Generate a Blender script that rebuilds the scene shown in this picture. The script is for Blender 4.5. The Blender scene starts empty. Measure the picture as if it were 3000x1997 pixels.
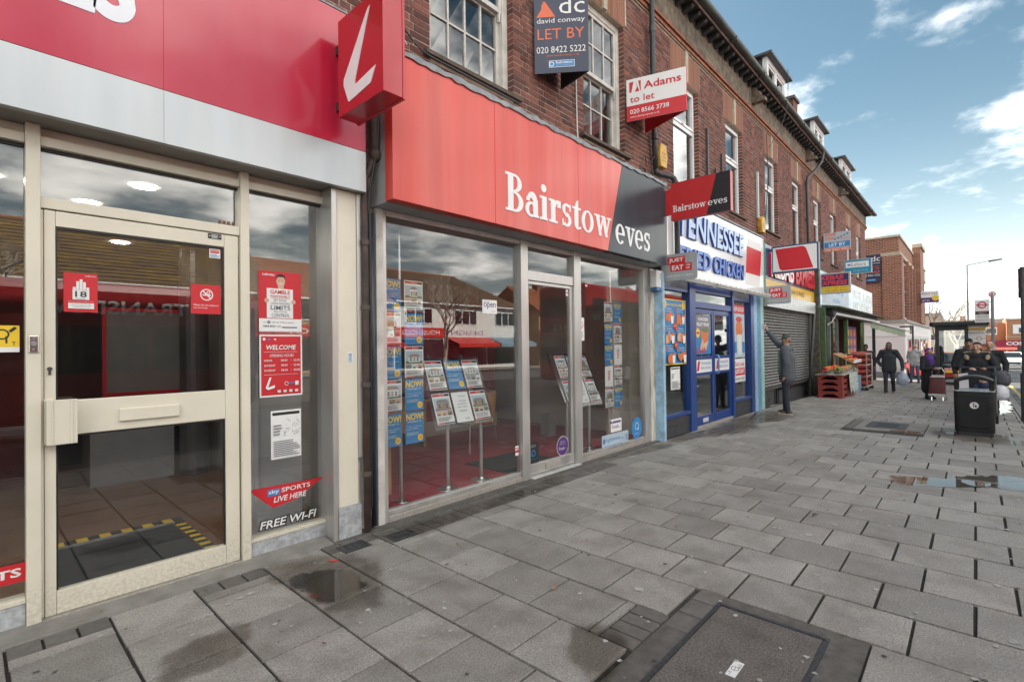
import bpy, math, random
import numpy as np
from mathutils import Vector, Matrix
random.seed(11)
S = bpy.context.scene
COL = S.collection
R_ = math.radians

# ------------------------------------------------------------------ camera
cam = bpy.data.objects.new('camera', bpy.data.cameras.new('camera'))
COL.objects.link(cam)
cam.data.sensor_width = 36.0
cam.data.lens = 17.72
cam.data.clip_start = 0.05
cam.data.clip_end = 3000
_r = Vector((0.67676, -0.736101, -0.012299)); _u = Vector((0.001035, -0.015754, 0.999875)); _f = Vector((0.736203, 0.676688, 0.0099))
cam.matrix_world = Matrix(((_r.x, _u.x, -_f.x, 0), (_r.y, _u.y, -_f.y, 0), (_r.z, _u.z, -_f.z, 1.56), (0, 0, 0, 1)))
S.camera = cam

# ------------------------------------------------------------------ world, sun, exposure
SUN_EL, SUN_DIR = R_(39), Vector((0.24, 0.971))         # horizontal direction towards the sun
w = bpy.data.worlds.new('World'); S.world = w; w.use_nodes = True
nt = w.node_tree; nt.nodes.clear()
def wn(t, **k):
    n = nt.nodes.new(t)
    for a, b in k.items(): setattr(n, a, b)
    return n
out = wn('ShaderNodeOutputWorld'); bg = wn('ShaderNodeBackground'); bg.inputs[1].default_value = 0.10
sky = wn('ShaderNodeTexSky', sky_type='NISHITA', sun_disc=False, sun_elevation=SUN_EL,
         sun_rotation=math.atan2(SUN_DIR.x, SUN_DIR.y), air_density=1.0, dust_density=1.0, ozone_density=2.0)
tc = wn('ShaderNodeTexCoord'); sep = wn('ShaderNodeSeparateXYZ')
nt.links.new(tc.outputs['Generated'], sep.inputs[0])
def wm(op, a, b=None, c=None):
    n = wn('ShaderNodeMath', operation=op)
    for i, v in enumerate((a, b, c)):
        if v is None: continue
        if isinstance(v, (int, float)): n.inputs[i].default_value = v
        else: nt.links.new(v, n.inputs[i])
    return n.outputs[0]
zz = wm('ADD', wm('MAXIMUM', sep.outputs[2], 0.0), 0.16)
cx = wm('DIVIDE', sep.outputs[0], zz); cy = wm('DIVIDE', sep.outputs[1], zz)
comb = wn('ShaderNodeCombineXYZ'); nt.links.new(cx, comb.inputs[0]); nt.links.new(cy, comb.inputs[1])
CLOUD_SEED, BANK_SEED = 2.0, 0.0
comb.inputs[2].default_value = CLOUD_SEED
nz = wn('ShaderNodeTexNoise'); nz.inputs['Scale'].default_value = 2.1; nz.inputs['Detail'].default_value = 9; nz.inputs['Roughness'].default_value = 0.56
nt.links.new(comb.outputs[0], nz.inputs['Vector'])
cr = wn('ShaderNodeValToRGB'); cr.color_ramp.elements[0].position = 0.49; cr.color_ramp.elements[1].position = 0.80; cr.color_ramp.interpolation = 'EASE'
n0 = wn('ShaderNodeTexNoise'); n0.inputs['Scale'].default_value = 0.9; n0.inputs['Detail'].default_value = 1          # wide cloud banks, set heavier out of view across the road to light shopfronts
off = wn('ShaderNodeVectorMath', operation='ADD'); nt.links.new(tc.outputs['Generated'], off.inputs[0]); off.inputs[1].default_value = (BANK_SEED, 2.3, 5.1)
nt.links.new(off.outputs[0], n0.inputs['Vector'])
nt.links.new(wm('ADD', nz.outputs[0], wm('MULTIPLY', wm('SUBTRACT', n0.outputs[0], 0.5), 0.75)), cr.inputs[0])
tint = wn('ShaderNodeVectorMath', operation='MULTIPLY'); nt.links.new(sky.outputs[0], tint.inputs[0]); tint.inputs[1].default_value = (.345, .405, .345)
hz = wn('ShaderNodeMix', data_type='RGBA'); nt.links.new(wm('MULTIPLY', wm('POWER', wm('SUBTRACT', 1.0, wm('MAXIMUM', sep.outputs[2], 0.0)), 9.0), 0.92), hz.inputs[0])
nt.links.new(tint.outputs[0], hz.inputs[6]); hz.inputs[7].default_value = (7.0, 7.0, 6.9, 1)            # pale haze all round the horizon
mixc = wn('ShaderNodeMix', data_type='RGBA'); nt.links.new(wm('MULTIPLY', cr.outputs[0], 0.85), mixc.inputs[0])
nt.links.new(hz.outputs[2], mixc.inputs[6]); mixc.inputs[7].default_value = (17.0, 16.3, 15.1, 1)
nt.links.new(mixc.outputs[2], bg.inputs[0]); nt.links.new(bg.outputs[0], out.inputs[0])

sun = bpy.data.objects.new('sun', bpy.data.lights.new('sun', 'SUN')); COL.objects.link(sun)
sun.data.energy = 4.2; sun.data.angle = R_(0.6); sun.data.color = (1.0, 0.94, 0.85)
sd = Vector((SUN_DIR.x * math.cos(SUN_EL), SUN_DIR.y * math.cos(SUN_EL), math.sin(SUN_EL)))
sun.rotation_euler = sd.to_track_quat('Z', 'Y').to_euler(); sun.location = (10, 20, 30)

S.view_settings.view_transform = 'Standard'; S.view_settings.look = 'None'
S.view_settings.exposure = 1.95; S.view_settings.gamma = 1.0
S.render.engine = 'CYCLES'
cy_ = S.cycles
cy_.max_bounces = 7; cy_.diffuse_bounces = 3; cy_.glossy_bounces = 4; cy_.transmission_bounces = 4; cy_.transparent_max_bounces = 14
cy_.use_denoising = True; cy_.caustics_reflective = False; cy_.caustics_refractive = False
cy_.sample_clamp_indirect = 6.0

# ------------------------------------------------------------------ materials
MATS = {}
def mat(name, col, rough=0.6, metal=0.0, var=0.12, scale=6.0, stretch=(1, 1, 1), bump=0.0, bscale=60.0, coat=0.0,
        dirt=None, dirt_scale=2.5, dirt_amt=0.35, spec=0.5, rvar=0.0, emit=None, rand=0.0, grain=0.0, grime=0.0):
    if name in MATS: return MATS[name]
    m = bpy.data.materials.new(name); m.use_nodes = True
    N, L = m.node_tree.nodes, m.node_tree.links
    p = N['Principled BSDF']
    p.inputs['Roughness'].default_value = rough; p.inputs['Metallic'].default_value = metal
    p.inputs['Specular IOR Level'].default_value = spec
    if coat: p.inputs['Coat Weight'].default_value = coat; p.inputs['Coat Roughness'].default_value = 0.06
    c = (col[0], col[1], col[2], 1)
    g = N.new('ShaderNodeNewGeometry')
    mp = N.new('ShaderNodeMapping'); mp.inputs['Scale'].default_value = stretch
    L.new(g.outputs['Position'], mp.inputs[0])
    n1 = N.new('ShaderNodeTexNoise'); n1.inputs['Scale'].default_value = scale; n1.inputs['Detail'].default_value = 5
    L.new(mp.outputs[0], n1.inputs['Vector'])
    mr = N.new('ShaderNodeMapRange'); mr.inputs[1].default_value = .3; mr.inputs[2].default_value = .7
    mr.inputs[3].default_value = 1 - var; mr.inputs[4].default_value = 1 + var
    L.new(n1.outputs[0], mr.inputs[0])
    val = mr.outputs[0]
    if rand:
        oi = N.new('ShaderNodeObjectInfo')
        ad = N.new('ShaderNodeMath'); ad.operation = 'ADD'; L.new(oi.outputs['Random'], ad.inputs[0]); L.new(g.outputs['Random Per Island'], ad.inputs[1])
        fr = N.new('ShaderNodeMath'); fr.operation = 'FRACT'; L.new(ad.outputs[0], fr.inputs[0])
        m2 = N.new('ShaderNodeMapRange'); m2.inputs[3].default_value = 1 - rand; m2.inputs[4].default_value = 1 + rand
        L.new(fr.outputs[0], m2.inputs[0])
        mu = N.new('ShaderNodeMath'); mu.operation = 'MULTIPLY'; L.new(val, mu.inputs[0]); L.new(m2.outputs[0], mu.inputs[1]); val = mu.outputs[0]
    if grain:                                                        # fine aggregate speckle
        ng = N.new('ShaderNodeTexNoise'); ng.inputs['Scale'].default_value = 95; ng.inputs['Detail'].default_value = 5; L.new(mp.outputs[0], ng.inputs['Vector'])
        m4 = N.new('ShaderNodeMapRange'); m4.inputs[1].default_value = .32; m4.inputs[2].default_value = .68; m4.inputs[3].default_value = 1 - grain; m4.inputs[4].default_value = 1 + grain; L.new(ng.outputs[0], m4.inputs[0])
        mu = N.new('ShaderNodeMath'); mu.operation = 'MULTIPLY'; L.new(val, mu.inputs[0]); L.new(m4.outputs[0], mu.inputs[1]); val = mu.outputs[0]
    vm = N.new('ShaderNodeVectorMath'); vm.operation = 'SCALE'; vm.inputs[0].default_value = col
    L.new(val, vm.inputs['Scale'])
    colout = vm.outputs[0]
    if dirt:
        n2 = N.new('ShaderNodeTexNoise'); n2.inputs['Scale'].default_value = dirt_scale; n2.inputs['Detail'].default_value = 8; n2.inputs['Roughness'].default_value = .65
        L.new(mp.outputs[0], n2.inputs['Vector'])
        r2 = N.new('ShaderNodeMapRange'); r2.inputs[1].default_value = .45; r2.inputs[2].default_value = .75; r2.inputs[4].default_value = dirt_amt
        L.new(n2.outputs[0], r2.inputs[0])
        mx = N.new('ShaderNodeMix'); mx.data_type = 'RGBA'; L.new(r2.outputs[0], mx.inputs[0]); L.new(colout, mx.inputs[6]); mx.inputs[7].default_value = (*dirt, 1)
        colout = mx.outputs[2]
    if grime:                                                        # splashed dirt on the bottom quarter metre
        sz = N.new('ShaderNodeSeparateXYZ'); L.new(g.outputs['Position'], sz.inputs[0])
        n5 = N.new('ShaderNodeTexNoise'); n5.inputs['Scale'].default_value = 55; n5.inputs['Detail'].default_value = 6; L.new(g.outputs['Position'], n5.inputs['Vector'])
        mh = N.new('ShaderNodeMapRange'); mh.inputs[1].default_value = .38; mh.inputs[2].default_value = .0; mh.inputs[3].default_value = -.22; mh.inputs[4].default_value = .18; L.new(sz.outputs[2], mh.inputs[0])
        a5 = N.new('ShaderNodeMath'); a5.operation = 'ADD'; L.new(n5.outputs[0], a5.inputs[0]); L.new(mh.outputs[0], a5.inputs[1])
        r5 = N.new('ShaderNodeMapRange'); r5.inputs[1].default_value = .45; r5.inputs[2].default_value = .75; r5.inputs[4].default_value = grime; L.new(a5.outputs[0], r5.inputs[0])
        m5 = N.new('ShaderNodeMix'); m5.data_type = 'RGBA'; L.new(r5.outputs[0], m5.inputs[0]); L.new(colout, m5.inputs[6]); m5.inputs[7].default_value = (.13, .115, .09, 1); colout = m5.outputs[2]
    L.new(colout, p.inputs['Base Color'])
    if rvar:
        r3 = N.new('ShaderNodeMapRange'); r3.inputs[1].default_value = .35; r3.inputs[2].default_value = .65
        r3.inputs[3].default_value = max(.03, rough - rvar); r3.inputs[4].default_value = min(1, rough + rvar)
        L.new(n1.outputs[0], r3.inputs[0]); L.new(r3.outputs[0], p.inputs['Roughness'])
    if bump:
        n3 = N.new('ShaderNodeTexNoise'); n3.inputs['Scale'].default_value = bscale; n3.inputs['Detail'].default_value = 4
        L.new(mp.outputs[0], n3.inputs['Vector'])
        b = N.new('ShaderNodeBump'); b.inputs['Strength'].default_value = bump; b.inputs['Distance'].default_value = .01
        L.new(n3.outputs[0], b.inputs['Height']); L.new(b.outputs[0], p.inputs['Normal'])
    if emit:
        p.inputs['Emission Color'].default_value = (*emit[:3], 1); p.inputs['Emission Strength'].default_value = emit[3]
    MATS[name] = m
    return m

def glass_mat(name, tint=(0.93, 0.96, 0.95), boost=1.0, wavy=0.0, base=0.0):
    if name in MATS: return MATS[name]
    m = bpy.data.materials.new(name); m.use_nodes = True
    N, L = m.node_tree.nodes, m.node_tree.links
    N.clear()
    o = N.new('ShaderNodeOutputMaterial'); mix = N.new('ShaderNodeMixShader')
    tr = N.new('ShaderNodeBsdfTransparent'); tr.inputs[0].default_value = (*tint, 1)
    gl = N.new('ShaderNodeBsdfGlossy'); gl.inputs['Roughness'].default_value = 0.0
    geo = N.new('ShaderNodeNewGeometry'); dt_ = N.new('ShaderNodeVectorMath'); dt_.operation = 'DOT_PRODUCT'; L.new(geo.outputs['Incoming'], dt_.inputs[0]); L.new(geo.outputs['Normal'], dt_.inputs[1])
    def ma(op, x, y=None):
        n = N.new('ShaderNodeMath'); n.operation = op; n.use_clamp = op == 'SUBTRACT'
        for i, v in enumerate((x, y)):
            if v is None: continue
            if isinstance(v, (int, float)): n.inputs[i].default_value = v
            else: L.new(v, n.inputs[i])
        return n.outputs[0]
    schlick = ma('ADD', ma('MULTIPLY', ma('POWER', ma('SUBTRACT', 1.0, ma('ABSOLUTE', dt_.outputs['Value'])), 5.0), .96), .04)
    mm = N.new('ShaderNodeMath'); mm.operation = 'MULTIPLY_ADD'; mm.inputs[1].default_value = boost; mm.inputs[2].default_value = base; mm.use_clamp = True
    L.new(schlick, mm.inputs[0]); L.new(mm.outputs[0], mix.inputs[0])
    L.new(tr.outputs[0], mix.inputs[1]); L.new(gl.outputs[0], mix.inputs[2]); L.new(mix.outputs[0], o.inputs[0])
    if wavy:
        g = N.new('ShaderNodeNewGeometry'); n = N.new('ShaderNodeTexNoise'); n.inputs['Scale'].default_value = 1.6
        b = N.new('ShaderNodeBump'); b.inputs['Strength'].default_value = wavy; b.inputs['Distance'].default_value = .01
        L.new(g.outputs['Position'], n.inputs['Vector']); L.new(n.outputs[0], b.inputs['Height']); L.new(b.outputs[0], gl.inputs['Normal'])
    MATS[name] = m
    return m

# ------------------------------------------------------------------ mesh helpers
CUR = {}
def _font_mesh(body, shear, bold, res):
    key = (body, shear, bold, res)
    if key in CUR: return CUR[key]
    c = bpy.data.curves.new('t', 'FONT'); c.body = body; c.size = 1.0; c.resolution_u = res; c.shear = shear; c.offset = bold; c.extrude = 0.0; c.fill_mode = 'FRONT'
    o = bpy.data.objects.new('t', c); COL.objects.link(o)
    dg = bpy.context.evaluated_depsgraph_get()
    me = bpy.data.meshes.new_from_object(o.evaluated_get(dg))
    vs = [(v.co.x, v.co.y) for v in me.vertices]; fs = [tuple(p.vertices) for p in me.polygons]
    bpy.data.objects.remove(o); bpy.data.curves.remove(c); bpy.data.meshes.remove(me)
    CUR[key] = (vs, fs)
    return CUR[key]

class MB:
    def __init__(self): self.v = []; self.f = []; self.m = []
    def add(self, vs, fs, mi=0):
        n = len(self.v); self.v += [tuple(p) for p in vs]
        self.f += [tuple(i + n for i in q) for q in fs]; self.m += [mi] * len(fs); return self
    def box(self, x0, y0, z0, x1, y1, z1, mi=0):
        x0, x1 = min(x0, x1), max(x0, x1); y0, y1 = min(y0, y1), max(y0, y1); z0, z1 = min(z0, z1), max(z0, z1)
        return self.add([(x0, y0, z0), (x1, y0, z0), (x1, y1, z0), (x0, y1, z0), (x0, y0, z1), (x1, y0, z1), (x1, y1, z1), (x0, y1, z1)],
                        [(0, 3, 2, 1), (4, 5, 6, 7), (0, 1, 5, 4), (1, 2, 6, 5), (2, 3, 7, 6), (3, 0, 4, 7)], mi)
    def hexa(self, b, t, mi=0):                      # two quads, bottom and top (same winding)
        return self.add(list(b) + list(t), [(0, 3, 2, 1), (4, 5, 6, 7), (0, 1, 5, 4), (1, 2, 6, 5), (2, 3, 7, 6), (3, 0, 4, 7)], mi)
    def quad(self, a, b, c, d, mi=0): return self.add([a, b, c, d], [(0, 1, 2, 3)], mi)
    def prism(self, poly, o, rt, up, d, mi=0):       # polygon in (rt, up) plane at o, extruded by d along rt x up
        o, rt, up = Vector(o), Vector(rt), Vector(up); n = rt.cross(up).normalized() * d; k = len(poly)
        ar = sum(poly[i][0] * poly[(i + 1) % k][1] - poly[(i + 1) % k][0] * poly[i][1] for i in range(k))
        if ar < 0: poly = poly[::-1]
        a = [o + rt * p[0] + up * p[1] for p in poly]
        return self.add(a + [q + n for q in a], [tuple(range(k))[::-1], tuple(range(k, 2 * k))] + [(i, (i + 1) % k, (i + 1) % k + k, i + k) for i in range(k)], mi)
    def cyl(self, p0, p1, r0, r1=None, n=12, mi=0, cap=True):
        r1 = r0 if r1 is None else r1
        p0, p1 = Vector(p0), Vector(p1); a = (p1 - p0).normalized()
        s = a.orthogonal().normalized(); t = a.cross(s)
        vs = [p0 + (s * math.cos(2 * math.pi * i / n) + t * math.sin(2 * math.pi * i / n)) * r0 for i in range(n)]
        vs += [p1 + (s * math.cos(2 * math.pi * i / n) + t * math.sin(2 * math.pi * i / n)) * r1 for i in range(n)]
        fs = [(i, (i + 1) % n, (i + 1) % n + n, i + n) for i in range(n)]
        if cap: fs += [tuple(range(n))[::-1], tuple(range(n, 2 * n))]
        return self.add(vs, fs, mi)
    def tube(self, pts, r, n=8, mi=0):
        pts = [Vector(p) for p in pts]; k = len(pts); vs = []; s = None
        rr = r if isinstance(r, (list, tuple)) else [r] * k
        for i in range(k):
            a = (pts[min(i + 1, k - 1)] - pts[max(i - 1, 0)]).normalized()
            s = a.orthogonal().normalized() if s is None else (s - a * s.dot(a)).normalized()
            t = a.cross(s)
            vs += [pts[i] + (s * math.cos(2 * math.pi * j / n) + t * math.sin(2 * math.pi * j / n)) * rr[i] for j in range(n)]
        fs = [(i * n + j, i * n + (j + 1) % n, (i + 1) * n + (j + 1) % n, (i + 1) * n + j) for i in range(k - 1) for j in range(n)]
        fs += [tuple(range(n))[::-1], tuple(range((k - 1) * n, k * n))]
        return self.add(vs, fs, mi)
    def ball(self, c, r, nu=10, nv=7, mi=0):
        rx, ry, rz = (r, r, r) if isinstance(r, (int, float)) else r
        vs = [(c[0], c[1], c[2] - rz)]
        for i in range(1, nv):
            t = math.pi * i / nv
            vs += [(c[0] + rx * math.sin(t) * math.cos(2 * math.pi * j / nu), c[1] + ry * math.sin(t) * math.sin(2 * math.pi * j / nu), c[2] - rz * math.cos(t)) for j in range(nu)]
        vs.append((c[0], c[1], c[2] + rz)); l = len(vs) - 1
        fs = [(0, 1 + (j + 1) % nu, 1 + j) for j in range(nu)]
        for i in range(nv - 2):
            fs += [(1 + i * nu + j, 1 + i * nu + (j + 1) % nu, 1 + (i + 1) * nu + (j + 1) % nu, 1 + (i + 1) * nu + j) for j in range(nu)]
        b = 1 + (nv - 2) * nu
        fs += [(b + j, b + (j + 1) % nu, l) for j in range(nu)]
        return self.add(vs, fs, mi)
    def lathe(self, c, prof, n=16, mi=0, sx=1.0, sy=1.0):   # prof: (r, z)
        vs = []
        for r, z in prof: vs += [(c[0] + sx * r * math.cos(2 * math.pi * j / n), c[1] + sy * r * math.sin(2 * math.pi * j / n), c[2] + z) for j in range(n)]
        k = len(prof)
        fs = [(i * n + j, i * n + (j + 1) % n, (i + 1) * n + (j + 1) % n, (i + 1) * n + j) for i in range(k - 1) for j in range(n)]
        fs += [tuple(range(n))[::-1], tuple(range((k - 1) * n, k * n))]
        return self.add(vs, fs, mi)
    def text(self, body, o, rt, up, w, h=None, d=0.002, shear=0.0, bold=0.0, res=3, mi=0, align='l', arch=0.0):
        # flat or raised lettering: bbox fitted to w x h, lower-left corner at o
        vs, fs = _font_mesh(body, shear, bold, res)
        if not vs: return self
        x0 = min(p[0] for p in vs); x1 = max(p[0] for p in vs); y0 = min(p[1] for p in vs); y1 = max(p[1] for p in vs)
        if w is None: w = (x1 - x0) * h / (y1 - y0)
        if h is None: h = (y1 - y0) * w / (x1 - x0)
        kx, ky = w / max(x1 - x0, 1e-6), h / max(y1 - y0, 1e-6)
        o, rt, up = Vector(o), Vector(rt), Vector(up); n = rt.cross(up).normalized()
        off = {'l': 0, 'c': -w / 2, 'r': -w}[align]
        P = [o + rt * ((p[0] - x0) * kx + off) + up * ((p[1] - y0) * ky) for p in vs]
        if d <= 0.0025: return self.add([q + n * d for q in P], fs, mi)
        k = len(P); ed = {}
        for q in fs:
            for i in range(len(q)):
                e = (q[i], q[(i + 1) % len(q)]); ed[e] = ed.get(e, 0) + 1
        side = [(a, b, b + k, a + k) for a, b in ed if (b, a) not in ed]
        return self.add(P + [q + n * d for q in P], [tuple(i + k for i in q) for q in fs] + side, mi)
    def build(self, name, ms, parent=None, smooth=False, bevel=0.0, auto=None):
        me = bpy.data.meshes.new(name); me.from_pydata([tuple(p) for p in self.v], [], self.f)
        if not isinstance(ms, (list, tuple)): ms = [ms]
        for m in ms: me.materials.append(m)
        if len(ms) > 1: me.polygons.foreach_set('material_index', self.m)
        if smooth: me.polygons.foreach_set('use_smooth', [True] * len(me.polygons))
        me.update()
        o = bpy.data.objects.new(name, me); COL.objects.link(o)
        if bevel:
            b = o.modifiers.new('bevel', 'BEVEL'); b.width = bevel; b.segments = 2; b.limit_method = 'ANGLE'
        if auto:
            try: me.set_sharp_from_angle(angle=R_(auto))
            except Exception: pass
        if parent is not None: adopt(o, parent)
        return o
def wpos(o):
    v = Vector(o.location)
    return v
def adopt(o, parent):
    o.parent = parent
    if parent.type == 'EMPTY': o.matrix_parent_inverse = Matrix.LocRotScale(parent.location, parent.rotation_euler, None).inverted()
def thing(name, label, cat, loc=(0, 0, 0), rz=0.0, group=None):
    o = bpy.data.objects.new(name, None); COL.objects.link(o); o.empty_display_size = .1
    o.location = loc; o.rotation_euler = (0, 0, rz); o['label'] = label; o['category'] = cat
    if group: o['group'] = group
    return o
def tag(o, label, cat, group=None):
    o['label'] = label; o['category'] = cat
    if group: o['group'] = group
    return o
def kind(o, k): o['kind'] = k; return o
def copy_tree(o, parent=None):
    c = o.copy(); COL.objects.link(c)
    if parent is not None: c.parent = parent
    for ch in list(o.children): copy_tree(ch, c)
    return c
def local_frame(t, mb):                              # mesh written around the origin -> placed with its thing
    M = Matrix.LocRotScale(t.location, t.rotation_euler, None)
    mb.v = [tuple(M @ Vector(p)) for p in mb.v]; return mb
X, Y, Z = Vector((1, 0, 0)), Vector((0, 1, 0)), Vector((0, 0, 1))
def gz(x): return -0.016 * min(max(0.0, x - 12.0), 110.0)   # the street falls gently beyond the shops

# material palette
BRICK = mat('brick', (0.165, 0.060, 0.045), .85, var=.28, scale=30, bump=.5, bscale=120, rand=.45, dirt=(.055, .045, .05), dirt_scale=5, dirt_amt=.55)
MORTAR = mat('mortar', (0.52, 0.44, 0.35), .95, var=.25, scale=9, bump=.4, bscale=90)
CREAM = mat('cream_paint', (0.72, 0.675, 0.555), .38, var=.05, scale=3, dirt=(.34, .30, .24), dirt_scale=6, dirt_amt=.18, grime=.24)
ALU = mat('aluminium', (0.52, 0.51, 0.49), .36, metal=.65, var=.10, scale=12, stretch=(1, 1, .15), rvar=.08)
ALUDULL = mat('dull_aluminium', (0.50, 0.47, 0.43), .5, metal=.3, var=.18, scale=9, dirt=(.2, .17, .14), dirt_scale=9, dirt_amt=.4, grime=.4)
CHROME = mat('brushed_steel', (0.70, 0.70, 0.70), .22, metal=1.0, var=.05)
WHITE = mat('white_paint', (0.78, 0.78, 0.77), .45, var=.05, scale=4)
WPVC = mat('white_plastic', (0.80, 0.81, 0.82), .3, var=.03)
OLDWHITE = mat('weathered_white', (0.62, 0.60, 0.56), .7, var=.12, scale=14, dirt=(.16, .13, .1), dirt_scale=7, dirt_amt=.6, bump=.3, bscale=40)
BLACK = mat('black_plastic', (0.022, 0.023, 0.025), .42, var=.2, scale=10)
DKGREY = mat('dark_grey', (0.06, 0.062, 0.066), .5, var=.15)
MIDGREY = mat('mid_grey', (0.24, 0.25, 0.26), .5, var=.08)
LTGREY = mat('light_grey', (0.50, 0.52, 0.53), .5, var=.06)
INK = mat('black_ink', (0.02, 0.02, 0.022), .6, var=0)
PAPER = mat('paper', (0.80, 0.80, 0.79), .7, var=.02)
INKGREY = mat('grey_ink', (0.22, 0.23, 0.25), .7, var=.1)
REDLAD = mat('glossy_red_panel', (0.50, 0.012, 0.045), .22, var=.06, scale=2, coat=.55, stretch=(1, 1, .25), dirt=(.5, .10, .13), dirt_scale=2.2, dirt_amt=.25)
REDSIGN = mat('red_sign', (0.46, 0.010, 0.022), .28, var=.04, coat=.4)
REDBAIR = mat('orange_red_panel', (0.66, 0.062, 0.042), .32, var=.10, scale=5, stretch=(1, 1, .05), coat=.12, dirt=(.74, .20, .16), dirt_scale=3.5, dirt_amt=.5)
REDINK = mat('red_ink', (0.58, 0.02, 0.03), .5, var=.03)
CHARBAIR = mat('slate_panel', (0.042, 0.052, 0.064), .25, var=.10, scale=5, stretch=(1, 1, .06), spec=.22)
NAVY = mat('navy_board', (0.028, 0.036, 0.075), .4, var=.1, scale=5)
ORANGE = mat('orange_ink', (0.74, 0.16, 0.07), .5, var=.03)
BLUEINK = mat('blue_ink', (0.03, 0.22, 0.52), .5, var=.05)
POSTERBLUE = mat('poster_blue', (0.015, 0.20, 0.46), .45, var=.10, scale=5)
YELLOW = mat('yellow_ink', (0.82, 0.56, 0.03), .5, var=.04)
PURPLE = mat('purple_ink', (0.085, 0.03, 0.17), .5, var=.05)
BLUEFRAME = mat('blue_frame', (0.014, 0.052, 0.225), .35, var=.12, scale=8, dirt=(.03, .05, .12), dirt_scale=9, dirt_amt=.4)
PALEBLUE = mat('pale_blue_paint', (0.30, 0.50, 0.68), .6, var=.08, scale=10, dirt=(.13, .2, .26), dirt_scale=12, dirt_amt=.35)
LEAD = mat('lead_flashing', (0.26, 0.275, 0.285), .55, metal=.2, var=.28, scale=12, bump=.5, bscale=14)
CONC = mat('concrete', (0.235, 0.225, 0.205), .85, var=.18, scale=7, bump=.35, bscale=90, dirt=(.10, .09, .075), dirt_scale=3, dirt_amt=.5)
DKCONC = mat('dark_concrete', (0.115, 0.108, 0.098), .8, var=.3, scale=16, bump=.5, bscale=110, dirt=(.06, .052, .045), dirt_scale=4, dirt_amt=.5)
GREYPLINTH = mat('grey_painted_plinth', (0.42, 0.44, 0.46), .8, var=.22, scale=35, dirt=(.13, .12, .11), dirt_scale=9, dirt_amt=.65, bump=.3)
TILE = mat('roof_tile', (0.11, 0.075, 0.06), .85, var=.25, scale=9)
WOOD = mat('light_wood', (0.48, 0.25, 0.11), .45, var=.10, scale=8, stretch=(1, 1, .1))
SKIN = mat('skin', (0.50, 0.30, 0.215), .5, var=.06, scale=20)
GLASS = glass_mat('window_glass', boost=1.15, base=.03)
GLASSBIG = glass_mat('shop_glass', tint=(.975, .985, .98), boost=1.25, base=.035, wavy=.012)
GLASSUP = glass_mat('upper_window_glass', tint=(.75, .8, .82), boost=1.6, base=.16, wavy=.02)
ACRYL = glass_mat('clear_acrylic', tint=(.80, .79, .79), boost=.8, base=.03)
WATER = glass_mat('puddle_water', tint=(.42, .41, .39), boost=1.5, base=.03)
# ------------------------------------------------------------------ ground, road, pavement
C_ = Vector((0, 0, 1.56))
def in_view(p, m=1.03):
    v = Vector(p) - C_; z = v.dot(_f)
    if z <= .1: return False
    return abs(v.dot(_r)) / z < 1.0157 * m and abs(v.dot(_u)) / z < 0.676 * m
XS = [-60, 12, 30, 60, 122, 400, 1600]
def strip(y0, y1, dz, xs=XS):
    mb = MB()
    for a, b in zip(xs[:-1], xs[1:]): mb.quad((a, y0, gz(a) + dz), (b, y0, gz(b) + dz), (b, y1, gz(b) + dz), (a, y1, gz(a) + dz))
    return mb
GROUNDM = mat('ground_earth', (.10, .10, .09), .9, var=.2, scale=.3)
ASPH = mat('asphalt', (.075, .074, .073), .62, var=.22, scale=1.1, bump=.35, bscale=70, dirt=(.10, .10, .10), dirt_scale=.6, dirt_amt=.5, rvar=.16)
kind(strip(-500, 500, -.24).build('ground', GROUNDM), 'structure')
road = kind(strip(-20.0, -.795, -.115).build('road', ASPH), 'structure')
side = MB(); side.quad((30.6, -.6, gz(30.6) - .11), (36.0, -.6, gz(36) - .11), (36.0, 30, gz(36) - .11), (30.6, 30, gz(30.6) - .11))
kind(side.build('side_road', ASPH), 'structure')
LINEM = mat('road_paint', (.62, .61, .57), .6, var=.2, scale=20)
ml = MB()
for k in range(40):
    x = -20 + k * 6.0
    ml.quad((x, -6.4, gz(x) - .109), (x + 3, -6.4, gz(x + 3) - .109), (x + 3, -6.28, gz(x + 3) - .109), (x, -6.28, gz(x) - .109))
ml.build('centre_line', LINEM, road)
ml = MB()
for a, b in ((18, 30.5), (36.2, 60), (60, 122)): ml.quad((a, -1.12, gz(a) - .109), (b, -1.12, gz(b) - .109), (b, -1.02, gz(b) - .109), (a, -1.02, gz(a) - .109))
ml.build('edge_line', mat('yellow_road_paint', (.6, .45, .08), .6, var=.2, scale=20), road)
FARPAVE = mat('far_paving', (.24, .23, .215), .75, var=.15, scale=2, rvar=.1)
kind(strip(-25.5, -20.0, -.03).build('opposite_pavement', FARPAVE), 'structure')
fp = MB()
for a, b in ((36.2, 60), (60, 122), (122, 260)): fp.quad((a, -.66, gz(a)), (b, -.66, gz(b)), (b, 3.4, gz(b)), (a, 3.4, gz(a)))
kind(fp.build('far_pavement', FARPAVE), 'structure')

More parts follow.
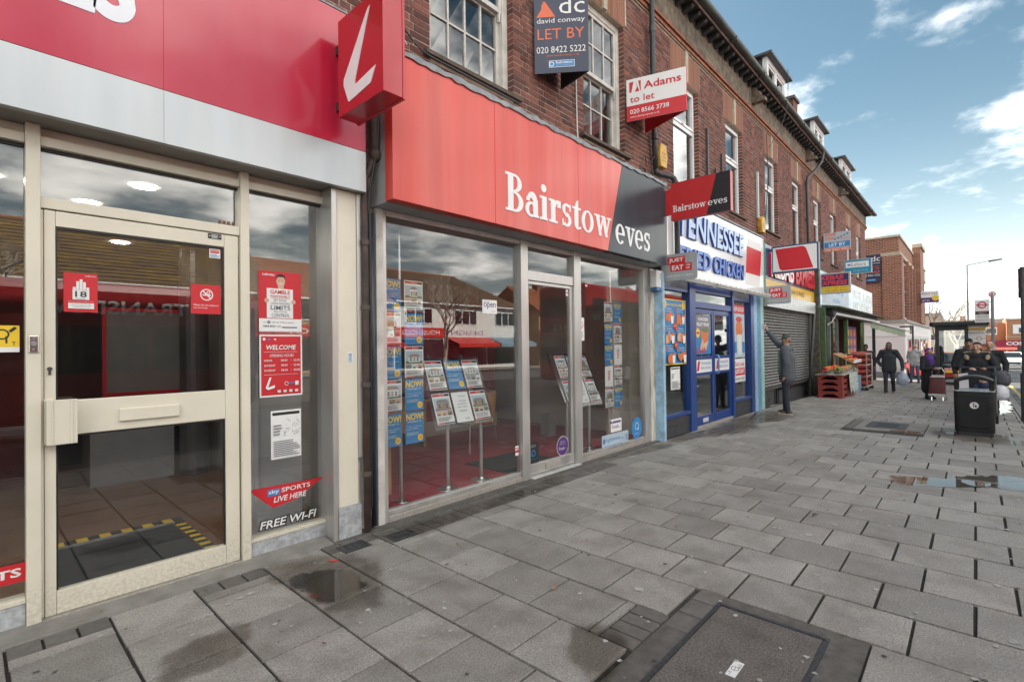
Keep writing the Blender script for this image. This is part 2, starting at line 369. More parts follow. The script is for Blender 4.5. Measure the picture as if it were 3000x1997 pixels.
JOINT = mat('joint_grit', (.045, .042, .038), .95, var=.3, scale=30, bump=.4)
pav = MB()
for a, b in ((-6, 12), (12, 30.5)): pav.quad((a, -.665, gz(a) - .016), (b, -.665, gz(b) - .016), (b, 4.6, gz(b) - .016), (a, 4.6, gz(a) - .016))
pavement = kind(pav.build('pavement', JOINT), 'structure')
SLAB = mat('paving_slab', (.305, .29, .268), .66, var=.10, scale=5, bump=.35, bscale=160, rand=.16, dirt=(.13, .115, .095), dirt_scale=2.6, dirt_amt=.65, rvar=.12, spec=.45, grain=.30)
SETT = mat('paving_sett', (.15, .14, .128), .75, var=.16, scale=20, bump=.4, bscale=140, rand=.16, dirt=(.07, .062, .05), dirt_scale=6, dirt_amt=.5)
def slab_mesh(name, m, e=.0025, h=.03):
    mb = MB()
    def ring(i, z): return [(-.5 + i, -.5 + i, z), (.5 - i, -.5 + i, z), (.5 - i, .5 - i, z), (-.5 + i, .5 - i, z)]
    mb.add(ring(0, -h) + ring(0, -e) + ring(.007, 0), [(0, 1, 5, 4), (1, 2, 6, 5), (2, 3, 7, 6), (3, 0, 4, 7), (4, 5, 9, 8), (5, 6, 10, 9), (6, 7, 11, 10), (7, 4, 8, 11), (8, 9, 10, 11)])
    o = mb.build(name, m); me = o.data; bpy.data.objects.remove(o); return me
slabM, settM = slab_mesh('paving_slab', SLAB), slab_mesh('paving_sett', SETT, .006)
HOLES = [(1.86, 3.19, .42, 1.315), (2.30, 2.75, 1.3, 1.525), (10.9, 12.25, .66, 1.82)]
def cut(y0, y1, x0, x1):
    iv = [(y0, y1)]
    for hx0, hx1, hy0, hy1 in HOLES:
        if x1 - .02 <= hx0 or x0 + .02 >= hx1: continue
        nv = []
        for a, b in iv:
            if b <= hy0 or a >= hy1: nv.append((a, b)); continue
            if a < hy0: nv.append((a, hy0))
            if b > hy1: nv.append((hy1, b))
        iv = nv
    return [i for i in iv if i[1] - i[0] > .05]
slabs, setts = [], []
PX, PY = .4335, .4375
for k in range(-2, 70):
    x0 = .142 + k * PX; x1 = x0 + PX
    ph = 2.90 if k % 2 else 2.65
    top = 3.78 if x0 < 2.2 else (3.46 if x0 < 5.5 else 3.74)
    if x0 < 2.2 and k % 2 == 0: top = 3.63
    n0 = math.floor((-.66 - ph) / PY); y = ph + n0 * PY
    while y < top:
        a, b = max(y, -.655), min(y + PY, top); y += PY
        if b - a < .05: continue
        for c, d in cut(a, b, x0, x1): slabs.append((x0, x1, c, d))
    if x0 < 2.2 and k % 2 == 0:
        for j in range(3): setts.append((x0 + j * PX / 3, x0 + (j + 1) * PX / 3, 3.63, 3.79))
    if 2.2 <= x0 < 5.5:
        for j in range(2): setts.append((x0 + j * PX / 2, x0 + (j + 1) * PX / 2, 3.64, 3.755))
        for j in range(4): setts.append((x0 + j * PX / 4, x0 + (j + 1) * PX / 4, 3.46, 3.64))
for j in range(4): setts.append((2.31 + j * .108, 2.418 + j * .108, 1.315, 1.52))
for j in range(7): setts.append((1.88 + j * .19, 2.06 + j * .19, 1.16, 1.31)) if j > 3 else None
for j in range(9): setts.append((10.95 + j * .14, 11.09 + j * .14, 1.66, 1.80))
def place(me, q, gap):
    x0, x1, y0, y1 = q; o = bpy.data.objects.new(me.name, me); COL.objects.link(o); o.parent = pavement
    xm = (x0 + x1) / 2
    o.location = (xm, (y0 + y1) / 2, gz(xm) + random.uniform(-.0016, .0016))
    o.scale = (x1 - x0 - gap, y1 - y0 - gap, 1)
    o.rotation_euler = (random.uniform(-.003, .003), (.016 if xm > 12 else 0) + random.uniform(-.003, .003), random.uniform(-.006, .006))
def cx_(q): return ((q[0] + q[1]) / 2, (q[2] + q[3]) / 2, gz(q[0]))
vis = sorted([q for q in slabs if in_view(cx_(q), 1.1)], key=lambda q: (Vector(cx_(q)) - C_).length)
keep = set(vis[:300])
for q in vis[:300]: place(slabM, q, random.uniform(.013, .021))
rest = MB()
for q in slabs:
    if q in keep: continue
    g = random.uniform(.006, .010); dz = random.uniform(-.0035, .0035); e = .004
    a, b, c, d = q[0] + g, q[1] - g, q[2] + g, q[3] - g
    t = [(a + e, c + e, gz(a) + dz), (b - e, c + e, gz(b) + dz), (b - e, d - e, gz(b) + dz), (a + e, d - e, gz(a) + dz)]
    u = [(a, c, gz(a) + dz - .004), (b, c, gz(b) + dz - .004), (b, d, gz(b) + dz - .004), (a, d, gz(a) + dz - .004)]
    v = [(p[0], p[1], p[2] - .02) for p in u]
    rest.add(v + u + t, [(0, 1, 5, 4), (1, 2, 6, 5), (2, 3, 7, 6), (3, 0, 4, 7), (4, 5, 9, 8), (5, 6, 10, 9), (6, 7, 11, 10), (7, 4, 8, 11), (8, 9, 10, 11)])
kind(rest.build('paving_slabs', SLAB, pavement), 'stuff')
for q in setts: place(settM, q, .012)
# kerb stones
kb = slab_mesh('kerb_stone', mat('kerb_granite', (.27, .26, .25), .7, var=.12, scale=30, rand=.1, bump=.3), .01, .16)
x = -6.0
while x < 30.5:
    o = bpy.data.objects.new('kerb_stone', kb); COL.objects.link(o); o.parent = pavement
    o.location = (x + .45, -.73, gz(x + .45) + .002); o.scale = (.89, .125, 1); o.rotation_euler = (0, .016 if x > 12 else 0, 0); x += .9
# concrete fillets at the foot of the shopfronts
st = MB(); st.hexa([(-3, 3.79, -.02), (2.0, 3.79, -.02), (2.0, 4.02, -.02), (-3, 4.02, -.02)], [(-3, 3.80, .004), (2.0, 3.80, .004), (2.0, 4.02, .034), (-3, 4.02, .034)])
st.build('concrete_fillet', CONC, pavement)
st = MB(); st.hexa([(2.0, 3.76, -.02), (7.6, 3.76, -.02), (7.6, 4.02, -.02), (2.0, 4.02, -.02)], [(2.0, 3.765, .003), (7.6, 3.765, .003), (7.6, 4.02, .016), (2.0, 4.02, .016)])
st.build('concrete_fillet', DKCONC, pavement)
# iron access covers let into the footway
IRON = mat('cast_iron', (.075, .078, .082), .5, metal=.5, var=.25, scale=40, bump=.5, bscale=60)
def cover(x, y, wx, wy, label, ribs):
    t = thing('access_cover', label, 'cover', (x, y, gz(x)))
    f = MB(); z = gz(x) + .002
    f.box(x, y, z - .03, x + wx, y + wy, z); f.build('cover_plate', IRON, t)
    fr = MB(); e = .018
    fr.box(x - e, y - e, z - .03, x + wx + e, y - .002, z + .003).box(x - e, y + wy + .002, z - .03, x + wx + e, y + wy + e, z + .003)
    fr.box(x - e, y, z - .03, x - .002, y + wy, z + .0025).box(x + wx + .002, y, z - .03, x + wx + e, y + wy, z + .0025); fr.build('cover_frame', IRON, t)
    for i in range(ribs):
        b = MB(); a = x + wx * (.2 + .6 * i / max(1, ribs - 1)); b.box(a, y + wy * .2, z, a + .008, y + wy * .8, z + .004); b.build('rib', IRON, t)
    return t
cover(1.98, 3.555, .19, .13, 'small worn iron cover by the drainpipes, flush with the paving', 3)
cover(2.36, 3.48, .20, .13, 'small ribbed iron cover beside the row of setts', 9)
cover(11.25, .95, .75, .55, 'dark square iron cover in a setts surround near the litter bin', 5)
mb = MB(); mb.box(10.91, .67, gz(11.5) - .03, 12.24, 1.655, gz(11.5) - .003); mb.build('concrete_surround', CONC, pavement)
t = thing('inspection_cover', 'large recessed inspection cover filled with pebbled concrete, small white plate on it', 'cover', (2.5, .88, 0))
mb = MB(); mb.box(1.86, .425, -.03, 3.18, 1.31, -.004); mb.build('concrete_surround', DKCONC, t)
PEB = mat('pebble_concrete', (.155, .140, .128), .85, var=.45, scale=90, bump=.9, bscale=130, dirt=(.06, .05, .045), dirt_scale=5, dirt_amt=.6)
mb = MB(); mb.box(1.70, .615, -.02, 3.045, 1.135, .001); mb.build('cover_infill', PEB, t)
mb = MB()
mb.box(1.7, .585, -.02, 3.075, .607, .003).box(1.7, 1.143, -.02, 3.075, 1.165, .003).box(3.053, .609, -.02, 3.075, 1.141, .0027); mb.build('cover_frame', IRON, t)
mb = MB(); mb.box(2.43, .85, 0.0015, 2.565, .895, .004); pl = mb.build('number_plate', PAPER, t)
mb = MB()
mb.text('DAW', (2.545, .852, .004), -Y * -1, -X, .018, .012, .0006).text('88', (2.525, .852, .004), Y, -X, .012, .012, .0006)
mb.text('DW', (2.465, .876, .004), Y, -X, .015, .012, .0006).text('4', (2.448, .876, .004), Y, -X, .006, .012, .0006)
for i in range(18):
    a, b = 2 * math.pi * i / 18, 2 * math.pi * (i + 1) / 18
    mb.quad(*[(2.498 + r * math.cos(q), .872 + r * math.sin(q), .0046) for r, q in ((.015, a), (.0175, a), (.0175, b), (.015, b))])
mb.box(2.48, .871, .0042, 2.516, .873, .0046); mb.build('lettering', INK, pl)

# gum spots, damp films, puddles
rg = random.Random(5); gm = MB(); gd = MB()
for i in range(520):
    x = .2 + 11 * rg.random() ** 1.25; y = rg.uniform(-.5, 3.6); r = rg.uniform(.004, .018) * (1.0 if rg.random() > .12 else 1.8)
    n = 9; a0 = rg.random() * 6
    t_ = (gm if rg.random() < .72 else gd)
    t_.add([(x + r * rg.uniform(.55, 1.2) * math.cos(a0 + 2 * math.pi * j / n), y + r * rg.uniform(.5, 1.15) * math.sin(a0 + 2 * math.pi * j / n), gz(x) + .0052) for j in range(n)], [tuple(range(n))])
kind(gm.build('gum_spots', mat('pale_gum', (.40, .395, .38), .7, var=.25, scale=40, rand=.25), pavement), 'stuff')
kind(gd.build('dark_gum_spots', mat('dark_gum', (.09, .085, .082), .7, var=.2, scale=40, rand=.2), pavement), 'stuff')
gr = MB()                                                          # grit, crumbs and leaf bits gathered along the shop foot and in the joints
for i in range(1500):
    if i % 3: x = rg.uniform(.1, 13.5); y = 3.70 - abs(rg.gauss(0, .10)) + (.08 if x < 2.2 else .03)
    else: x = .142 + PX * rg.randint(0, 24) + rg.gauss(0, .012); y = rg.uniform(-.5, 3.6)
    s_ = rg.uniform(.002, .008); a = rg.random() * 6.28; z = gz(x) + .005
    gr.add([(x, y, z), (x + s_ * math.cos(a), y + s_ * math.sin(a), z), (x + s_ * .8 * math.cos(a + 1.3), y + s_ * .8 * math.sin(a + 1.3), z + .5 * s_)], [(0, 1, 2)])
kind(gr.build('street_grit', mat('grit', (.11, .085, .06), .9, var=.5, scale=30, rand=.5), pavement), 'stuff')
def wet_mat(name, tint, boost, soft):
    m = glass_mat(name, tint=tint, boost=boost); N, L = m.node_tree.nodes, m.node_tree.links
    o = [n for n in N if n.type == 'OUTPUT_MATERIAL'][0]; src = o.inputs[0].links[0].from_socket
    at = N.new('ShaderNodeAttribute'); at.attribute_name = 'wet'; g = N.new('ShaderNodeNewGeometry'); nz_ = N.new('ShaderNodeTexNoise'); nz_.inputs['Scale'].default_value = 9; nz_.inputs['Detail'].default_value = 6
    L.new(g.outputs['Position'], nz_.inputs['Vector']); ad = N.new('ShaderNodeMath'); ad.operation = 'MULTIPLY_ADD'; ad.inputs[1].default_value = .9; L.new(nz_.outputs[0], ad.inputs[0]); L.new(at.outputs['Fac'], ad.inputs[2])
    mr = N.new('ShaderNodeMapRange'); mr.interpolation_type = 'SMOOTHSTEP'; mr.inputs[1].default_value = .62; mr.inputs[2].default_value = .62 + soft; L.new(ad.outputs[0], mr.inputs[0])
    tr = N.new('ShaderNodeBsdfTransparent'); mx = N.new('ShaderNodeMixShader'); L.new(mr.outputs[0], mx.inputs[0]); L.new(tr.outputs[0], mx.inputs[1]); L.new(src, mx.inputs[2]); L.new(mx.outputs[0], o.inputs[0]); return m
DAMP = wet_mat('damp_film', (.70, .68, .655), .35, .6); POOL = wet_mat('pool_film', (.60, .58, .55), 1.1, .3)
def blob(name, pts, m, z, seed, sub=6, jit=.02):
    """Film of water: 'wet' runs from 0 at the rim to 1 inside, so that its edge fades and breaks up."""
    rr = random.Random(seed); P = []; k = len(pts)
    for i in range(k):
        a, b, c, d = [Vector(pts[(i + j) % k]) for j in (-1, 0, 1, 2)]
        for s_ in range(sub):
            t_ = s_ / sub; P.append(.5 * ((2 * b) + (c - a) * t_ + (2 * a - 5 * b + 4 * c - d) * t_ * t_ + (3 * b - a - 3 * c + d) * t_ ** 3) + Vector((rr.uniform(-jit, jit), rr.uniform(-jit, jit))))
    c = sum(P, Vector((0, 0))) / len(P); n = len(P); mb = MB(); vs = []; wet = []
    for f, w_ in ((1.12, 0.0), (.80, .55), (.45, .8)): vs += [c + (p - c) * f for p in P]; wet += [w_] * n
    vs.append(c); wet.append(.85)
    mb.add([(p[0], p[1], gz(p[0]) + z) for p in vs], [(r * n + i, r * n + (i + 1) % n, (r + 1) * n + (i + 1) % n, (r + 1) * n + i) for r in (0, 1) for i in range(n)] + [(2 * n + i, 2 * n + (i + 1) % n, 3 * n) for i in range(n)])
    o = mb.build(name, m, pavement); at = o.data.attributes.new('wet', 'FLOAT', 'POINT'); at.data.foreach_set('value', wet); return kind(o, 'stuff')
blob('puddle', [(1.46, 3.45), (1.72, 3.42), (1.84, 3.2), (1.80, 2.98), (1.52, 2.9), (1.47, 3.1)], POOL, .0056, 1)
blob('damp_patch', [(1.38, 3.78), (1.9, 3.72), (2.1, 3.3), (1.9, 2.9), (1.72, 2.6), (1.44, 2.72), (1.40, 3.2)], DAMP, .0049, 2)
blob('puddle', [(6.85, .62), (7.25, .75), (7.5, .3), (7.9, .0), (8.1, -.35), (7.9, -.6), (7.35, -.45), (7.3, -.05), (7.05, .25)], POOL, .0056, 3, jit=.05)
blob('puddle', [(10.9, 1.15), (11.1, 1.0), (11.05, .72), (10.85, .75)], POOL, .0056, 4)
blob('damp_patch', [(7.4, 3.72), (9.4, 3.70), (12.2, 3.7), (12.9, 3.3), (12.0, 2.75), (10.6, 3.0), (9.2, 2.9), (8.3, 3.2)], DAMP, .0049, 5, jit=.10)
blob('damp_patch', [(10.7, .55), (11.4, .6), (11.6, -.1), (11.5, -.5), (10.6, -.55), (10.3, -.1)], DAMP, .0049, 6, jit=.05)
blob('damp_patch', [(5.6, 3.74), (7.3, 3.74), (7.5, 3.4), (6.6, 3.5)], DAMP, .0049, 7)
blob('damp_patch', [(2.3, 1.66), (2.46, 1.55), (2.32, 1.30), (1.95, 1.28), (2.05, 1.55)], DAMP, .0049, 8)
blob('damp_patch', [(2.2, 3.72), (3.6, 3.7), (5.0, 3.72), (4.6, 3.45), (3.2, 3.42), (2.4, 3.4)], DAMP, .0049, 12)
blob('puddle', [(15, -.2), (17, -.3), (19, -.35), (20, -.6), (17.5, -.62), (15.5, -.5)], POOL, .0056, 9, jit=.06)
blob('damp_patch', [(.7, 3.1), (1.1, 3.12), (1.0, 2.8), (.6, 2.75)], DAMP, .0049, 10)
# litter
def litter(name, label, cat, x, y, build, m, group=None):
    mb = MB(); build(mb, x, y); return tag(mb.build(name, m), label, cat, group)
litter('drinking_straw', 'short bright red plastic straw lying by the small iron cover', 'straw', 1.80, 3.50, lambda b, x, y: b.cyl((x, y, .010), (x + .05, y - .045, .010), .004, n=6), mat('red_plastic', (.7, .03, .03), .4, var=.05))
LEAF = mat('dead_leaf', (.32, .17, .09), .8, var=.3, scale=60)
for i, (x, y) in enumerate(((2.33, 2.80), (2.62, 3.02), (2.55, 2.0), (3.35, 2.3), (1.28, 2.55), (4.1, 1.9), (.55, 3.86), (7.9, 3.3))):
    a = i * 1.3
    def lf(b, x, y):
        c, s = math.cos(a), math.sin(a)
        b.add([(x + .022 * c, y + .022 * s, .012), (x - .010 * s, y + .010 * c, .010), (x - .022 * c, y - .022 * s, .016), (x + .010 * s, y - .010 * c, .022), (x, y, .007)], [(0, 1, 4), (1, 2, 4), (2, 3, 4), (3, 0, 4)])
    litter('dead_leaf', 'curled brown dead leaf lying on the grey paving', 'leaf', x, y, lf, LEAF, 'dead leaves on the paving')
# ------------------------------------------------------------------ the terrace above the shops
TER = thing('terrace_building', 'long red brick shop terrace with white windows, roughcast eaves band and dormers', 'building', (12, 6, 0))
OPEN = [(3.1, 4.32), (5.75, 6.85), (8.55, 9.67), (11.12, 12.18), (13.88, 14.98), (16.5, 17.53), (19.15, 20.22), (21.78, 22.84), (24.85, 26.0), (27.3, 28.5)]
WZ0, WZ1, LZ1, WY = 4.47, 6.42, 6.98, 3.90
XE = 29.95
mb = MB()                                                           # mortar body behind the bricks
xs = [1.0] + [v for o in OPEN for v in o] + [XE]
for i in range(0, len(xs), 2): mb.box(xs[i] + .004, WY + .0035, 3.0, xs[i + 1] - .004, WY + .22, 7.02)
for a, b in OPEN: mb.box(a - .004, WY + .004, 3.0, b + .004, WY + .22, WZ0 - .06).box(a - .004, WY + .004, WZ1 + .005, b + .004, WY + .22, 7.015)
wall = mb.build('wall', MORTAR, TER)
PL = mat('plaster', (.45, .43, .40), .9, var=.1)
mb = MB(); mb.box(-6, WY + .01, 4.25, .99, WY + .22, 7.02); mb.build('wall', BRICK, TER)
mb = MB()
mb.box(-6, 9.3, -.6, XE, 9.5, 7.7).box(-6, 4.13, 2.93, XE - .21, 9.29, 3.05).box(-6, 4.13, 7.55, XE - .21, 9.29, 7.62).box(-6, 4.13, 3.06, -5.8, 9.29, 7.54)
mb.box(7.6, 4.13, 3.06, 7.7, 9.29, 7.54).box(13.0, 4.13, 3.06, 13.1, 9.29, 7.54).box(18.3, 4.13, 3.06, 18.4, 9.29, 7.54).box(23.5, 4.13, 3.06, 23.6, 9.29, 7.54)
mb.build('inner_structure', PL, TER)
mb = MB(); mb.box(XE - .2, 4.13, -.6, XE, 9.29, 7.62); mb.build('gable_wall', BRICK, TER)
# bricks in Flemish bond
L_, H_, J_, CH = .208, .100, .0095, .0705
bricks = []; c = 0; z = 4.02
while z < 6.98:
    holes = []
    for a, b in OPEN:
        if z + .06 > WZ0 - .07 and z < WZ1 + .004: holes.append((a, b))
        elif z + .06 > WZ1 + .004 and z < LZ1: holes.append((a - .10, b + .10))
    lo = 1.0
    for a, b in holes + [(XE, XE + 1)]:
        x = lo - (0 if c % 2 == 0 else .155) - (lo * 7 % .05)
        k = 0; seg = []
        while x < a:
            w_ = L_ if (k + c) % 2 == 0 else H_
            x0, x1 = max(x, lo), min(x + w_, a)
            if x1 - x0 > .045: seg.append([x0, x1])
            x += w_ + J_; k += 1
        if seg: seg[0][0] = lo; seg[-1][1] = a                      # closers run flush to the reveals
        bricks += [(q[0], q[1], z) for q in seg]
        lo = b
    z += CH; c += 1
me = MB(); me.add([(-.5, 0, 0), (.5, 0, 0), (.5, 1, 0), (-.5, 1, 0), (-.5, 0, 1), (.5, 0, 1), (.5, 1, 1), (-.5, 1, 1)], [(0, 3, 2, 1), (4, 5, 6, 7), (0, 1, 5, 4), (1, 2, 6, 5), (3, 0, 4, 7)])
o_ = me.build('brick', BRICK); brickM = o_.data; bpy.data.objects.remove(o_)
def bvis(b):
    p = (b[0], WY, b[2])
    if not in_view(p, 1.0) or b[2] < 4.25: return False
    return not (b[0] < 3.05 and b[2] < 4.4)
cand = sorted([b for b in bricks if bvis(b)], key=lambda b: (Vector((b[0], WY, b[2])) - C_).length)
near = set(cand[:300]); rest = MB(); rb = random.Random(3)
for b in bricks:
    d = rb.uniform(-.004, .001); hz = .0595
    if b in near:
        o = bpy.data.objects.new('brick', brickM); COL.objects.link(o); adopt(o, wall)
        o.location = ((b[0] + b[1]) / 2, WY + d, b[2]); o.scale = (b[1] - b[0], .10, hz); o.rotation_euler = (0, rb.uniform(-.006, .006), 0)
    else:
        x0, x1, z0, y0 = b[0], b[1], b[2], WY + d
        rest.add([(x0, y0, z0), (x1, y0, z0), (x1, y0 + .1, z0), (x0, y0 + .1, z0), (x0, y0, z0 + hz), (x1, y0, z0 + hz), (x1, y0 + .1, z0 + hz), (x0, y0 + .1, z0 + hz)], [(0, 3, 2, 1), (4, 5, 6, 7), (0, 1, 5, 4), (1, 2, 6, 5), (3, 0, 4, 7)])
kind(rest.build('brickwork', BRICK, wall), 'stuff')
# window heads of thin terracotta tiles with a pale keystone
TERRA = mat('terracotta_tile', (.27, .125, .082), .85, var=.15, scale=30, rand=.22)
STONE = mat('pale_stone', (.46, .40, .31), .85, var=.15, scale=14, bump=.3, dirt=(.2, .17, .13), dirt_scale=6, dirt_amt=.4)
for a, b in OPEN:
    mid = (a + b) / 2; t_ = MB(); x = a - .095
    while x < b + .06:
        if not (mid - .075 < x < mid + .05): t_.box(x, WY - .002, WZ1 + .012, x + .034, WY + .09, LZ1 - .01)
        x += .0405
    kind(t_.build('window_head_tiles', TERRA, wall), 'stuff')
    kx = MB(); kx.hexa([(mid - .045, WY - .035, WZ1 + .0), (mid + .045, WY - .035, WZ1), (mid + .045, WY + .1, WZ1), (mid - .045, WY + .1, WZ1)], [(mid - .06, WY - .035, LZ1), (mid + .06, WY - .035, LZ1), (mid + .06, WY + .1, LZ1), (mid - .06, WY + .1, LZ1)])
    kx.build('keystone', STONE, wall)
# sills
SILL = mat('dark_tile_sill', (.10, .072, .055), .8, var=.3, scale=20, dirt=(.05, .055, .04), dirt_scale=8, dirt_amt=.5)
for i, (a, b) in enumerate(OPEN):
    s = MB(); s.hexa([(a - .09, WY - .07, WZ0 - .075), (b + .09, WY - .07, WZ0 - .075), (b + .09, WY + .16, WZ0 - .065), (a - .09, WY + .16, WZ0 - .065)], [(a - .09, WY - .07, WZ0 - .035), (b + .09, WY - .07, WZ0 - .035), (b + .09, WY + .16, WZ0), (a - .09, WY + .16, WZ0)])
    s.build('window_sill', SILL, wall)
# windows
def bar(mb, x0, x1, z0, z1, y0, y1): mb.box(x0, y0, z0, x1, y1, z1)
CURT = mat('net_curtain', (.55, .55, .54), .95, var=.12, scale=30, stretch=(1, 1, .05))
def sash(a, b, cols, rows):
    w_ = None; fr = MB(); f = .085
    bar(fr, a, a + f, WZ0, WZ1, 3.985, 4.10); bar(fr, b - f, b, WZ0, WZ1, 3.985, 4.10)
    bar(fr, a + f, b - f, WZ1 - f, WZ1, 3.985, 4.10); bar(fr, a + f, b - f, WZ0, WZ0 + .06, 3.985, 4.10)
    win = fr.build('sash_window', OLDWHITE, TER, bevel=.006)
    zm = (WZ0 + WZ1) / 2 - .03
    for (z0, z1, y0, lab) in ((WZ0 + .06, zm + .03, 4.05, 'lower_sash'), (zm, WZ1 - f, 4.00, 'upper_sash')):
        s = MB(); e = .045; x0, x1 = a + f, b - f
        bar(s, x0, x0 + e, z0, z1, y0, y0 + .04); bar(s, x1 - e, x1, z0, z1, y0, y0 + .04)
        bar(s, x0 + e, x1 - e, z0, z0 + .055, y0, y0 + .04); bar(s, x0 + e, x1 - e, z1 - .05, z1, y0, y0 + .04)
        cw, ch = (x1 - x0 - 2 * e) / cols, (z1 - z0 - .105) / rows
        for k in range(1, cols): bar(s, x0 + e + k * cw - .011, x0 + e + k * cw + .011, z0 + .055, z1 - .05, y0 + .002, y0 + .036)
        for k in range(1, rows):
            for q in range(cols): bar(s, x0 + e + q * cw + .012, x0 + e + (q + 1) * cw - .012, z0 + .055 + k * ch - .011, z0 + .055 + k * ch + .011, y0 + .003, y0 + .035)
        so = s.build(lab, OLDWHITE, win)
        for k in range(cols):
            for q in range(rows):
                p = MB(); ax, az = x0 + e + k * cw + .011, z0 + .055 + q * ch + .011
                t1, t2 = random.uniform(-.002, .002), random.uniform(-.002, .002)
                p.add([(ax, y0 + .018 + t1, az), (ax + cw - .022, y0 + .018 - t1, az), (ax + cw - .022, y0 + .018 + t2, az + ch - .022), (ax, y0 + .018 - t2, az + ch - .022)], [(0, 1, 2, 3)])
                p.build('pane', GLASSUP, so if False else win)
        for xx in (x0 + .012, x1 - .042):
            if lab == 'upper_sash':
                h = MB(); h.hexa([(xx + .008, y0 + .004, z0 - .10), (xx + .022, y0 + .004, z0 - .10), (xx + .022, y0 + .034, z0 - .10), (xx + .008, y0 + .034, z0 - .10)], [(xx, y0, z0), (xx + .03, y0, z0), (xx + .03, y0 + .038, z0), (xx, y0 + .038, z0)])
                h.build('sash_horn', OLDWHITE, win)
    return win
sash(*OPEN[0], 4, 2); sash(*OPEN[1], 3, 2)
for i, (a, b) in enumerate(OPEN[2:]):
    fr = MB(); f = .06; zr = 5.62
    bar(fr, a, a + f, WZ0, WZ1, 3.99, 4.06); bar(fr, b - f, b, WZ0, WZ1, 3.99, 4.06)
    for z0, z1 in ((WZ0, WZ0 + f), (WZ1 - f, WZ1), (zr - .04, zr + .04)): bar(fr, a + f, b - f, z0, z1, 3.991, 4.059)
    win = fr.build('casement_window', WPVC, TER, bevel=.004)
    tr = MB(); c0, c1, z0, z1 = a + f + .002, b - f - .002, zr + .042, WZ1 - f - .002
    bar(tr, c0, c0 + .045, z0, z1, 3.975, 4.03); bar(tr, c1 - .045, c1, z0, z1, 3.975, 4.03); bar(tr, c0 + .045, c1 - .045, z0, z0 + .045, 3.975, 4.03); bar(tr, c0 + .045, c1 - .045, z1 - .045, z1, 3.975, 4.03)
    tr.build('top_light', WPVC, win)
    h = MB(); h.box((a + b) / 2 - .05, 3.955, z0 + .012, (a + b) / 2 + .05, 3.972, z0 + .03); h.build('window_handle', WPVC, win)
    for z0_, z1_ in ((WZ0 + f, zr - .04), (zr + .085, WZ1 - f - .045)):
        p = MB(); p.quad((a + f, 4.02, z0_), (b - f, 4.02, z0_), (b - f, 4.02, z1_), (a + f, 4.02, z1_)); p.build('pane', GLASSUP, win)
    cu = MB(); n = 16
    for k in range(n):
        x0 = a + (b - a) * k / n; x1 = a + (b - a) * (k + 1) / n; y0 = 4.22 + .02 * (k % 2); y1 = 4.22 + .02 * ((k + 1) % 2)
        if i % 3 == 2 and 4 < k < 12: continue
        cu.quad((x0, y0, WZ0), (x1, y1, WZ0), (x1, y1, WZ1), (x0, y0, WZ1))
    cu.build('curtain', CURT, win)
# string course, roughcast band, eaves
TCOURSE = mat('orange_brick_course', (.27, .10, .055), .85, var=.3, scale=12, dirt=(.09, .06, .045), dirt_scale=4, dirt_amt=.6, rand=.2)
sc_ = MB(); x = -6
while x < XE:
    sc_.box(x, WY - .055, 7.02, min(x + .205, XE + .05), WY + .1, 7.082); sc_.box(x + .1, WY - .085, 7.092, min(x + .305, XE + .08), WY + .1, 7.155); x += .215
kind(sc_.build('string_course', TCOURSE, wall), 'stuff')
mb = MB(); mb.box(-6, WY - .03, 7.0, XE, WY + .1, 7.16); mb.build('course_bedding', MORTAR, wall)
RC = mat('roughcast', (.20, .165, .125), .95, var=.45, scale=7, bump=1.0, bscale=70, dirt=(.05, .045, .04), dirt_scale=1.6, dirt_amt=.75)
mb = MB(); mb.box(-6, WY - .04, 7.165, XE + .02, WY + .2, 7.80); mb.build('roughcast_band', RC, TER)
EAVE = mat('dark_eaves_paint', (.035, .038, .038), .6, var=.3, scale=8)
GUT = mat('gutter_grey_green', (.060, .075, .070), .5, var=.35, scale=3, dirt=(.12, .13, .11), dirt_scale=2, dirt_amt=.4)
mb = MB(); mb.box(-6, 3.62, 7.72, XE + .25, 3.858, 7.745); mb.build('soffit_board', EAVE, TER)
mb = MB(); mb.box(-6, 3.595, 7.70, XE + .25, 3.618, 7.83); mb.build('fascia_board', mat('pinkish_white_paint', (.55, .47, .44), .7, var=.25, scale=9), TER)
brk = MB(); brk.hexa([(0, 3.68, 7.655), (.085, 3.68, 7.655), (.085, 3.857, 7.60), (0, 3.857, 7.60)], [(0, 3.64, 7.718), (.085, 3.64, 7.718), (.085, 3.857, 7.718), (0, 3.857, 7.718)])
b0 = brk.build('eaves_bracket', EAVE, TER); x = 0
b0.location.x = 2.0
for k in range(1, 93):
    o = b0.copy(); COL.objects.link(o); o.location.x = 2.0 + k * .30
x = -6.0; gi = 0
while x < XE + .2:
    x1 = min(x + 1.85, XE + .3); g = MB(); n = 10; r = .072
    for s, rr in ((x, r), (x1, r)):
        g.v += [(s, 3.525 + rr * math.cos(math.pi + math.pi * j / (n - 1)), 7.78 + rr * math.sin(math.pi + math.pi * j / (n - 1))) for j in range(n)]
    g.f = [(j, j + 1, n + j + 1, n + j) for j in range(n - 1)]; g.m = [0] * (n - 1)
    g.box(x1 - .07, 3.447, 7.695, x1, 3.593, 7.784)
    g.build('gutter_length', GUT, TER); x = x1
cb = MB()
cb.prism([(0, 0), (.34, .0), (.34, .08), (.22, .16), (.14, .34), (.0, .40)], (0, 3.90, 7.30), (0, -1, 0), (0, 0, 1), .16)
cb.ball((-.08, 3.74, 7.48), (.07, .09, .10)); cb.ball((-.08, 3.80, 7.33), (.06, .06, .07))
c0 = cb.build('carved_corbel', mat('weathered_corbel', (.17, .13, .10), .9, var=.4, scale=14, bump=.6), TER); c0.location.x = 12.95
